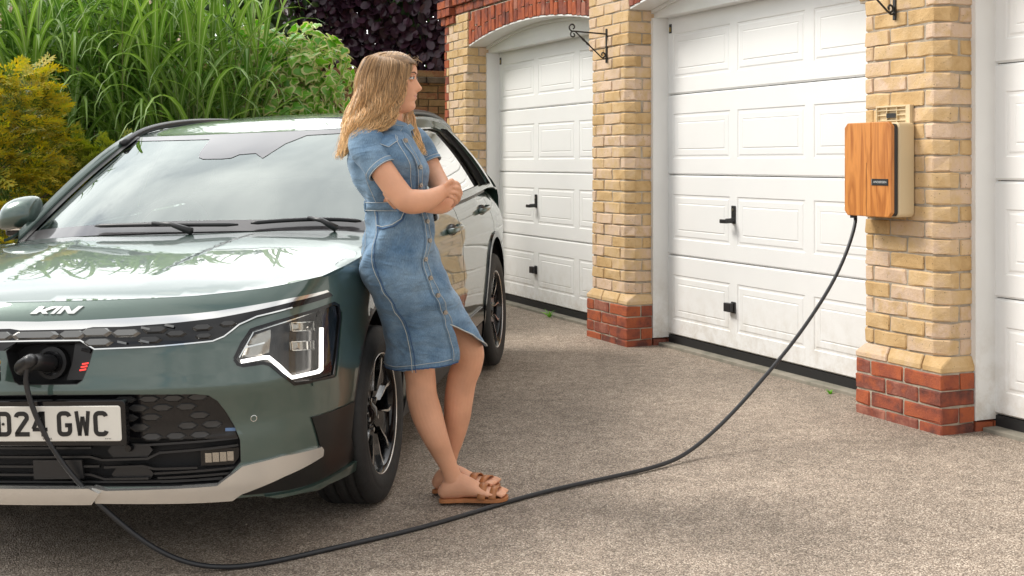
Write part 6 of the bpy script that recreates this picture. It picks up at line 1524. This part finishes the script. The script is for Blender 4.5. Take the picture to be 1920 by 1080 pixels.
for th in (150, 86):
    m = MB(); m.tube([rel(DR(th, v, .004+.003*math.sin((v-vw0)/(vw1-vw0)*3.14))) for v in np.linspace(vw0-.6, vw1+.8, 8)], .0048, 6); m.build('belt_loop', M_DEN, drs)
# placket (two edges of stitching) and metal buttons
vt = zrow(1.2986); vs_ = zrow(0.6417); vb = zrow(0.5016)
def pband(off, th_w, v0, v1, name, mt):
    m = MB(); vs = []; R_s = np.linspace(v0, v1, 90)
    for v in R_s:
        for k in range(4): vs.append(rel(DR(plk(v)+th_w[0]+(th_w[1]-th_w[0])*k/3, v, off)))
    m.add(vs, [(i*4+j, i*4+j+1, (i+1)*4+j+1, (i+1)*4+j) for i in range(len(R_s)-1) for j in range(3)]); o = m.build(name, mt, drs, smooth=True)
    so = o.modifiers.new('t', 'SOLIDIFY'); so.thickness = .003; so.offset = 0; return o
pband(.0035, (-3, 9), vt, vw0-.1, 'placket', M_DEN); pband(.0035, (-1, 10), vw1+.1, vb, 'placket', M_DEN)
for w in (-1.5, 8): m = MB(); m.tube([rel(DR(plk(v)+w, v, .0068)) for v in np.linspace(vt, vb if w > 0 else vs_, 110)], .0009, 5); m.build('stitch_line', M_STI, drs)
m = MB(); m.tube([rel(DR(62-(62)*((v-vs_)/(zrow(0.5339)-vs_))**.85-2, v, .004)) for v in np.linspace(vs_+.2, zrow(0.5359), 30)], .0022, 6); m.build('split_edge', M_STI, drs)
for py in (264, 313, 347, 415, 450, 484, 518, 550, 582):
    v = zrow(1.22-(py-304)/2350*(4.40 if py < 400 else 4.42+(py-415)*.0006)); a = plk(v)+3.5; p_ = DR(a, v, .0055); q_ = DR(a, v, .0125); m = MB(); m.tube([rel(p_), rel(q_)], [.0088, .0080], 16); ball(rel(q_), .0035, m, 6); m.build('button', M_BUT, drs, smooth=False)
# side seam, back pocket, curved front pocket, chest pocket flap, princess seams, hem
dline('stitch_line', [(118, zrow(1.40)), (117, vw0-.2)], .0010, M_STI); dline('stitch_line', [(126, vw1+.2), (124, zrow(.85)), (116, zrow(.72)), (113, zrow(.60)), (112, NV-.3)], .0013, M_STI); dline('side_seam', [(122, vw1+.2), (120, zrow(.85)), (112, zrow(.72)), (109, zrow(.60)), (108, NV-.3)], .0016, M_DEND, .003)
dline('stitch_line', [(124, vw1+6.5), (112, vw1+7.0), (96, vw1+6.2), (84, vw1+4.0), (78, vw1+.4)], .0013, M_STI, .0055); dline('pocket_edge', [(122, vw1+7.3), (110, vw1+7.8), (93, vw1+6.8), (81, vw1+4.2), (75, vw1+.4)], .0026, M_DEND, .004)
dline('stitch_line', [(160, vw1+5), (157, vw1+16), (163, vw1+22), (172, vw1+23)], .0012, M_STI); dline('stitch_line', [(160, vw1+5), (178, vw1+5)], .0012, M_STI)
dline('stitch_line', [(66, zrow(1.315)), (60, zrow(1.26)), (57, zrow(1.20)), (55, vw0-.1)], .0010, M_STI, .005); dline('stitch_line', [(95, zrow(1.31)), (88, zrow(1.25)), (82, zrow(1.17)), (80, vw0-.1)], .0010, M_STI, .005)
for hs in (1.5, 4.3): pass
def hem_v(th): 
    j = (th-62)/360*120; return NV-(NV-zrow(0.4934))*max(0, 1-j/26)
for d_, r_, nm, mt in ((.35, .0020, 'hem_edge', M_DEND), (3.0, .0011, 'stitch_line', M_STI)):
    m = MB(); m.tube([rel(DR(th, hem_v(th)-d_, .003)) for th in np.linspace(63, 200, 60)], r_, 5); m.build(nm, mt, drs)
# chest pocket flap
m = MB(); pts = [(97, 1.322), (64, 1.312), (62, 1.296), (78, 1.272), (96, 1.290)]; m2_ = [rel(DR(a, zrow(z), .008)) for a, z in pts]; m3_ = [rel(DR(a, zrow(z), .002)) for a, z in pts]; n_ = 5
m.add(m2_+m3_, [tuple(range(n_)), tuple(range(2*n_-1, n_-1, -1))]+[(i, (i+1) % n_, n_+(i+1) % n_, n_+i) for i in range(n_)]); m.build('pocket_flap', M_DEN, drs, bevel=.002)
m = MB(); m.tube([q+Vector((.001, -.002, 0)) for q in m2_[1:]+[m2_[0]]][0:4], .0010, 5); m.build('stitch_line', M_STI, drs)
# sleeves
def sleeve(P_, R2, cuffn):
    p_, r_ = cl(P_, R2, 6); m = loft([rel(q) for q in p_], r_, 36, cap=False)
    for i, v in enumerate(m.v):
        v = Vector(v); k = .0035*noise.noise(Vector((v.x*22, v.y*22, v.z*30))); c = rel(p_[min(len(p_)-1, i//36)]); d_ = (v-c); d_.normalize(); m.v[i] = tuple(v+d_*k*1.3)
    o = m.build('sleeve', M_DEN, drs, smooth=True); so = o.modifiers.new('t', 'SOLIDIFY'); so.thickness = .003; so.offset = -1
    q_ = [rel(q) for q in p_[-4:]]; rr = [(a+.0025, b+.0025) for a, b in r_[-4:]]; o = loft(q_, rr, 36, cap=False).build('sleeve_cuff', M_DEN, drs, smooth=True); so = o.modifiers.new('t', 'SOLIDIFY'); so.thickness = .003; so.offset = 0
    for e_ in (-4, -1):
        c = rel(p_[e_]); t = (Vector(p_[-1])-Vector(p_[-3])).normalized(); b_ = (Vector((0, 1, 0))-t*t.y).normalized(); a_ = t.cross(b_)
        m = MB(); m.tube([c+a_*math.cos(q)*(r_[e_][0]+.0035)+b_*math.sin(q)*(r_[e_][1]+.0035) for q in np.linspace(0, 2*math.pi, 40)], .0011, 5, cap=False); m.build('stitch_line', M_STI, drs)
sleeve([(-0.4875, 4.44, 1.3296), (-0.5027, 4.375, 1.3131), (-0.5029, 4.345, 1.2866), (-0.4864, 4.33, 1.2495), (-0.4651, 4.32, 1.2163), (-0.4457, 4.31, 1.1925)], [(.030, .025), (.055, .050), (.066, .060), (.062, .057), (.055, .052), (.0505, .049)], 0)
sleeve([(-0.3671, 4.54, 1.3205), (-0.3523, 4.6, 1.3022), (-0.3349, 4.63, 1.2712), (-0.3172, 4.63, 1.2358), (-0.3051, 4.625, 1.2141)], [(.03, .03), (.045, .05), (.050, .054), (.047, .048), (.046, .046)], 0)
# collar: stand and two points
m = MB(); vs = []; n_ = 40
NC = Vector((-0.4437, 4.475, 1.3495)); 
for i in range(4):
    f = i/3
    for j in range(n_+1):
        t = math.radians(22+ (360-44+26)*j/n_ ); c, s = math.cos(t), math.sin(t)
        r1 = .058+.022*f+.008*f*(1 if c < 0 else 0); r2 = .060+.026*f
        vs.append(rel(NC+Vector((.008+r1*c+.01*f*max(0, c), -r2*s, .030-.050*f*f-.022*max(0, c)-.006*max(0,c)*f+(.0 if c > 0 else .012)))))
m.add(vs, [(i*(n_+1)+j, i*(n_+1)+j+1, (i+1)*(n_+1)+j+1, (i+1)*(n_+1)+j) for i in range(3) for j in range(n_)]); o = m.build('collar', M_DEN, drs, smooth=True); so = o.modifiers.new('t', 'SOLIDIFY'); so.thickness = .004; so.offset = 0
for nm, pts in (('collar_point', [(-0.4358, 4.395, 1.3341), (-0.41, 4.4, 1.3511), (-0.3814, 4.415, 1.3478), (-0.3918, 4.405, 1.3287), (-0.4273, 4.385, 1.3058), (-0.4553, 4.385, 1.3208)]), ('collar_point', [(-0.3827, 4.43, 1.3444), (-0.3606, 4.46, 1.3566), (-0.3481, 4.47, 1.3417), (-0.3703, 4.44, 1.322)])):
    q_ = [rel(p) for p in pts]; n2 = len(q_); mm_ = MB().add(q_+[p+Vector((0, .006, -.002)) for p in q_], [tuple(range(n2)), tuple(range(2*n2-1, n2-1, -1))]+[(i, (i+1) % n2, n2+(i+1) % n2, n2+i) for i in range(n2)]); mm_.build(nm, M_DEN, drs, bevel=.0015)
    m = MB(); m.tube([p*1.0+Vector((0, -.0015, 0)) for p in q_], .0010, 5); m.build('stitch_line', M_STI, drs)
# ---------- sandals
M_TAN = mat('tan_leather', (.40, .155, .055), .45, noise_amt=.12, scale=30, bump=.1, bscale=150); M_TAND = mat('sandal_sole', (.26, .10, .04), .55)
for qq in (qN, qF):
    q, e, s_, up, Ln = qq; sa = empty('sandal', parent=person)
    out = [(-.035, 0), (-.02, .028), (.10, .034), (.35, .030), (.55, .038), (.75, .047), (.92, .044), (1.02, .020), (1.03, -.005), (1.0, -.030), (.85, -.045), (.6, -.040), (.35, -.030), (.10, -.033), (-.02, -.027)]
    oc = crom(out, 3, closed=True); T = [rel(q(f, .004, w)) for f, w in oc]; Bq = [rel(q(f, -.010, w)) for f, w in oc]; n_ = len(T)
    o = MB().add(T+Bq, [tuple(range(n_)), tuple(range(2*n_-1, n_-1, -1))]+[(i, (i+1) % n_, n_+(i+1) % n_, n_+i) for i in range(n_)]).build('sole', M_TAN, sa, bevel=.002)
    o.matrix_local = Matrix()
    def strap(f0, f1, wid, h, a0=-1, a1=1, dev=0):
        m = MB(); vs = []
        for i in range(15):
            t = i/14; a = a0+(a1-a0)*t; fc = f0+(f1-f0)*(t); w = a*.046; hh = .006+(h)*max(0, 1-abs(a)**2.6)
            for dd in (-wid/2, wid/2): vs.append(rel(q(fc+dd/Ln, hh-(.004 if dd > 0 else 0), w)))
        m.add(vs, [(2*i, 2*i+1, 2*i+3, 2*i+2) for i in range(14)]); o = m.build('strap', M_TAN, sa, smooth=True); so = o.modifiers.new('t', 'SOLIDIFY'); so.thickness = .003; so.offset = 1
    strap(.68, .64, .030, .047, -1.02, 1.02); strap(.87, .81, .026, .035, -1.02, 1.02)
# ---------- hair
def mat_hair():
    m, nt, b = newmat('light_brown_hair'); N = nt.nodes; L = nt.links
    ge = N.new('ShaderNodeNewGeometry'); tc = N.new('ShaderNodeTexCoord'); sp = N.new('ShaderNodeSeparateXYZ'); L.new(tc.outputs['Object'], sp.inputs[0])
    z = N.new('ShaderNodeMapRange'); z.inputs[1].default_value = 1.74; z.inputs[2].default_value = 1.30; L.new(sp.outputs[2], z.inputs[0])
    z.inputs[1].default_value = HZT; z.inputs[2].default_value = HZT-.40
    r = N.new('ShaderNodeValToRGB'); e = r.color_ramp.elements; e[0].color = (.32, .195, .095, 1); e[1].color = (.86, .58, .28, 1); q = e.new(.45); q.color = (.58, .36, .17, 1); L.new(z.outputs[0], r.inputs[0])
    mp = N.new('ShaderNodeMapRange'); mp.inputs[3].default_value = .55; mp.inputs[4].default_value = 1.5; L.new(ge.outputs['Random Per Island'], mp.inputs[0])
    mm = N.new('ShaderNodeMix'); mm.data_type = 'RGBA'; mm.blend_type = 'MULTIPLY'; mm.inputs[0].default_value = 1; L.new(r.outputs[0], mm.inputs[6]); L.new(mp.outputs[0], mm.inputs[7]); L.new(mm.outputs[2], b.inputs['Base Color'])
    b.inputs['Roughness'].default_value = .42; b.inputs['Specular IOR Level'].default_value = .6; return m
HZT = HC.z+.225-TP.z
M_HAIR = mat_hair()
GD = [
 [(-0.477, 4.52, 1.6105), (-0.5228, 4.55, 1.5917), (-0.5499, 4.55, 1.5375), (-0.5564, 4.54, 1.4692), (-0.5693, 4.52, 1.4066), (-0.5898, 4.5, 1.3521), (-0.5961, 4.49, 1.3002), (-0.61, 4.48, 1.2505), (-0.6239, 4.47, 1.2219)],
 [(-0.4749, 4.5, 1.6106), (-0.5209, 4.5, 1.5915), (-0.5445, 4.49, 1.5333), (-0.5509, 4.48, 1.4716), (-0.5706, 4.47, 1.4121), (-0.587, 4.45, 1.3563), (-0.5857, 4.44, 1.2994), (-0.5951, 4.44, 1.2502), (-0.6122, 4.44, 1.2238)],
 [(-0.47, 4.49, 1.6117), (-0.5026, 4.44, 1.5865), (-0.5248, 4.42, 1.5285), (-0.5317, 4.4, 1.4615), (-0.5449, 4.385, 1.4047), (-0.5622, 4.375, 1.354), (-0.5747, 4.385, 1.3096), (-0.5804, 4.4, 1.2649), (-0.593, 4.41, 1.2313)],
 [(-0.4633, 4.48, 1.6108), (-0.4847, 4.415, 1.5807), (-0.5012, 4.395, 1.5267), (-0.512, 4.375, 1.4602), (-0.5195, 4.36, 1.4), (-0.5399, 4.345, 1.3531), (-0.5584, 4.345, 1.3161), (-0.5727, 4.37, 1.2869), (-0.5791, 4.39, 1.2574)],
 [(-0.4575, 4.48, 1.6089), (-0.4649, 4.405, 1.5761), (-0.4758, 4.385, 1.5223), (-0.4853, 4.37, 1.4599), (-0.4967, 4.355, 1.3998), (-0.5134, 4.34, 1.3567), (-0.538, 4.33, 1.325), (-0.5534, 4.335, 1.3049), (-0.5646, 4.35, 1.2903)],
 [(-0.4499, 4.48, 1.6089), (-0.4419, 4.4, 1.572), (-0.4492, 4.38, 1.5182), (-0.4593, 4.37, 1.4562), (-0.4707, 4.355, 1.3998), (-0.4863, 4.345, 1.3568), (-0.5085, 4.33, 1.3269), (-0.53, 4.325, 1.3102), (-0.5491, 4.33, 1.2974)],
 [(-0.4404, 4.48, 1.607), (-0.4158, 4.402, 1.5703), (-0.4198, 4.385, 1.5167), (-0.4319, 4.375, 1.4546), (-0.4458, 4.365, 1.4002), (-0.4648, 4.352, 1.357), (-0.4859, 4.342, 1.3309), (-0.5088, 4.332, 1.3159), (-0.5325, 4.33, 1.3029)],
 [(-0.4327, 4.48, 1.6051), (-0.398, 4.412, 1.5692), (-0.3984, 4.395, 1.5155), (-0.4049, 4.385, 1.4551), (-0.4226, 4.375, 1.4043), (-0.4418, 4.362, 1.3629), (-0.463, 4.352, 1.3367), (-0.4844, 4.345, 1.3198), (-0.506, 4.34, 1.3068)],
 [(-0.4232, 4.48, 1.6013), (-0.3789, 4.43, 1.5706), (-0.3789, 4.408, 1.5201), (-0.3949, 4.398, 1.4652), (-0.4128, 4.39, 1.418), (-0.4287, 4.38, 1.3766), (-0.4463, 4.37, 1.3465), (-0.4657, 4.36, 1.3276), (-0.4852, 4.352, 1.3144)],
 [(-0.4165, 4.49, 1.6002), (-0.3617, 4.45, 1.5703), (-0.3653, 4.425, 1.5326), (-0.3791, 4.41, 1.4865), (-0.3969, 4.4, 1.4334), (-0.4171, 4.395, 1.3958), (-0.431, 4.385, 1.3618), (-0.4468, 4.375, 1.3373), (-0.4644, 4.365, 1.3222)]]
FD = [
 [(-0.4174, 4.5, 1.6011), (-0.3682, 4.53, 1.5785), (-0.3773, 4.57, 1.5195), (-0.382, 4.58, 1.4617), (-0.3939, 4.56, 1.4121), (-0.3981, 4.52, 1.3662), (-0.387, 4.48, 1.3229), (-0.3636, 4.45, 1.2806), (-0.3401, 4.44, 1.2502)],
 [(-0.4203, 4.51, 1.6038), (-0.3776, 4.55, 1.584), (-0.3876, 4.6, 1.5214), (-0.3797, 4.6, 1.4529), (-0.3812, 4.57, 1.4028), (-0.3778, 4.53, 1.3588), (-0.363, 4.49, 1.3136), (-0.3416, 4.46, 1.2693), (-0.3219, 4.45, 1.2389)],
 [(-0.4193, 4.52, 1.6047), (-0.3792, 4.57, 1.5856), (-0.3845, 4.61, 1.5221), (-0.3797, 4.6, 1.4431), (-0.3648, 4.56, 1.3985), (-0.3547, 4.53, 1.3588), (-0.342, 4.49, 1.3117), (-0.3268, 4.465, 1.2694), (-0.3109, 4.455, 1.239)]]
BDK = [
 [(-0.477, 4.52, 1.6105), (-0.5228, 4.55, 1.5917), (-0.5472, 4.56, 1.5382), (-0.5523, 4.57, 1.4709), (-0.5588, 4.56, 1.4082), (-0.5718, 4.54, 1.3533), (-0.5783, 4.53, 1.301), (-0.5866, 4.52, 1.2662), (-0.5949, 4.51, 1.243)],
 [(-0.4588, 4.53, 1.6113), (-0.4894, 4.6, 1.5958), (-0.5002, 4.61, 1.5417), (-0.5002, 4.61, 1.4731), (-0.4933, 4.6, 1.4099), (-0.4911, 4.58, 1.3642), (-0.4948, 4.56, 1.3248), (-0.5034, 4.55, 1.3091), (-0.512, 4.54, 1.3011)],
 [(-0.4193, 4.52, 1.6047), (-0.3995, 4.58, 1.5903), (-0.412, 4.61, 1.5221), (-0.4209, 4.6, 1.4431), (-0.4181, 4.57, 1.3989), (-0.4163, 4.55, 1.3594), (-0.4115, 4.54, 1.334), (-0.4048, 4.53, 1.3241), (-0.4001, 4.52, 1.3142)]]
def samp(Gs, u, n=7):
    k = len(Gs)-1; x = u*k; i = min(int(x), k-1); f = x-i; a, b = Gs[i], Gs[i+1]
    return [tuple(np.array(p)*(1-f)+np.array(q)*f) for p, q in zip(a, b)]
def hair_sheet(Gs, name, inset):
    m = MB(); vs = []; nu = 40; K = 0
    for i in range(nu+1):
        c = crom(samp(Gs, i/nu), 4)[:-3]; K = len(c)
        for q in c:
            q = Vector(q); d_ = (q-Vector((HC.x-.01, HC.y, q.z))); d_.normalize(); vs.append(rel(q-d_*inset))
    m.add(vs, [(i*K+j, i*K+j+1, (i+1)*K+j+1, (i+1)*K+j) for i in range(nu) for j in range(K-1)]); o = m.build(name, M_HAIR, person, smooth=True)
    so = o.modifiers.new('t', 'SOLIDIFY'); so.thickness = .006; so.offset = 0
# scalp cap under the strands
m = MB(); n_ = 64; us_ = list(np.linspace(.10, .206, 40)); vs = []
for u in us_:
    for j in range(n_):
        p_ = head_pt(u, 2*math.pi*j/n_); c_ = Vector((HC.x-.005, HC.y, p_.z)); d_ = (p_-Vector((HC.x-.005, HC.y, HC.z+.10))).normalized(); vs.append(rel(p_+d_*.007))
fs = []
for i in range(len(us_)-1):
    for j in range(n_):
        a = math.degrees(2*math.pi*(j+.5)/n_); a = min(a, 360-a); lim = .163 if a < 38 else (.163-(a-38)/40*.07)
        if us_[i] >= lim: fs.append((i*n_+j, i*n_+(j+1) % n_, (i+1)*n_+(j+1) % n_, (i+1)*n_+j))
fs.append(tuple((len(us_)-1)*n_+j for j in range(n_)))
m.add(vs, fs); m.build('hair_cap', mat('hair_roots', (.17, .095, .04), .6, noise_amt=.4, scale=70), person, smooth=True)
hair_sheet(GD, 'hair_base', .008); hair_sheet(FD, 'hair_base', .008); hair_sheet(BDK, 'hair_base', .006)
def strands(Gs, cnt, seed, wave, lmin=.75, out=.004, rad=.0021):
    r = random.Random(seed); m = MB()
    for k in range(cnt):
        u = min(max((k+r.random())/cnt, 0), 1); c = crom(samp(Gs, u), 7); ln = int(len(c)*r.uniform(lmin, 1)); c = c[:max(8, ln)]
        ph = r.gauss(0, .22)+math.floor(u*13)*1.1+u*2; am = wave*r.uniform(.8, 1.15); fq = r.uniform(.97, 1.03); lift = r.uniform(0, out); pts = []; n = len(c)
        jx = r.gauss(0, .0035)
        for i, q in enumerate(c):
            q = Vector(q); t = i/(len(c)-1); d_ = (q-Vector((HC.x-.01, HC.y, q.z))); d_.normalize(); s_ = Vector((-d_.y, d_.x, 0))
            w = am*max(0, t-.22)*math.sin(t*22*fq+ph); pts.append(rel(q+d_*(lift+.5*w)+s_*(w+jx*t*1.5)+Vector((r.gauss(0, .00015), 0, 0))))
        R0 = rad*r.uniform(.6, 1.3); m.tube(pts, [R0*(1.0 if i < n*.7 else max(.15, 1-(i-n*.7)/(n*.3))) for i in range(n)], 3, cap=False)
    m.build('hair', M_HAIR, person, smooth=True, kind='stuff', fixn=False)
strands(GD, 1700, 1, .030, .74, .008, .0013); strands(GD, 500, 6, .040, .8, .014, .0009); strands(FD, 420, 2, .028, .9, .010, .0014); strands(BDK, 160, 3, .020, .8, .006, .0024)
TG = [[(-0.4147, 4.47, 1.6004), (-0.4398, 4.455, 1.6086), (-0.4691, 4.445, 1.6002), (-0.4931, 4.44, 1.5752), (-0.509, 4.43, 1.5329), (-0.5191, 4.42, 1.4814)], [(-0.3961, 4.475, 1.5913), (-0.4318, 4.49, 1.6079), (-0.47, 4.49, 1.6117), (-0.5025, 4.49, 1.5983), (-0.5273, 4.49, 1.5639), (-0.5407, 4.49, 1.5142)], [(-0.3783, 4.49, 1.5811), (-0.4279, 4.53, 1.6075), (-0.4714, 4.54, 1.6122), (-0.5062, 4.54, 1.6006), (-0.5332, 4.54, 1.5677), (-0.5487, 4.54, 1.5175)], [(-0.3677, 4.5, 1.5762), (-0.4075, 4.56, 1.6003), (-0.4395, 4.59, 1.6067), (-0.4796, 4.6, 1.5958), (-0.5089, 4.6, 1.5645), (-0.5285, 4.6, 1.5214)]]
strands(TG, 260, 11, .004, .8, .004, .0018)
TF = [[(-0.4261, 4.49, 1.604), (-0.409, 4.47, 1.6004), (-0.3844, 4.45, 1.5874), (-0.3733, 4.43, 1.565), (-0.3772, 4.41, 1.5278)], [(-0.4232, 4.5, 1.603), (-0.4012, 4.49, 1.5983), (-0.3728, 4.47, 1.5833), (-0.3617, 4.45, 1.5609), (-0.3676, 4.43, 1.5292)]]
strands(TF, 160, 12, .003, .9, .004, .0017)
def crown(cnt, seed):
    r = random.Random(seed); m = MB(); C0 = Vector((HC.x-.006, HC.y, HC.z+.108))
    for k in range(cnt):
        x0 = r.uniform(-.088, .092); sgn = -1 if r.random() < .75 else 1; pts = []; k0 = r.uniform(.985, 1.03)
        for i in range(9):
            ph = math.radians(6)+sgn*math.radians(96)*i/8; xx = x0-.030*(i/8)*(1 if x0 > 0 else .4)
            q = math.sqrt(max(.02, 1-abs(xx/.106)**2.4)); pts.append(rel(C0+Vector((xx+.004, .081*q*math.sin(ph)*k0, .107*q*math.cos(ph)*k0))))
        m.tube(pts, [.0008]+[.0019]*6+[.0015, .0006], 4, cap=False)
    m.build('crown_hair', M_HAIR, person, smooth=True, kind='stuff', fixn=False)
crown(900, 21)
# a few flyaway hairs at the forehead and crown
m = MB(); r = random.Random(8)
for k in range(9):
    a = Vector((-0.3728, 4.47, 1.5795))+Vector((r.gauss(0, .01), r.gauss(0, .02), r.gauss(0, .006))); m.tube(crom([tuple(rel(a)), tuple(rel(a+Vector((r.uniform(.01, .03), 0, r.uniform(0, .02))))), tuple(rel(a+Vector((r.uniform(.02, .045), r.gauss(0, .01), r.uniform(-.01, .02)))))], 4), .0005, 3, cap=False)
m.build('flyaway_hair', M_HAIR, person, kind='stuff', fixn=False)
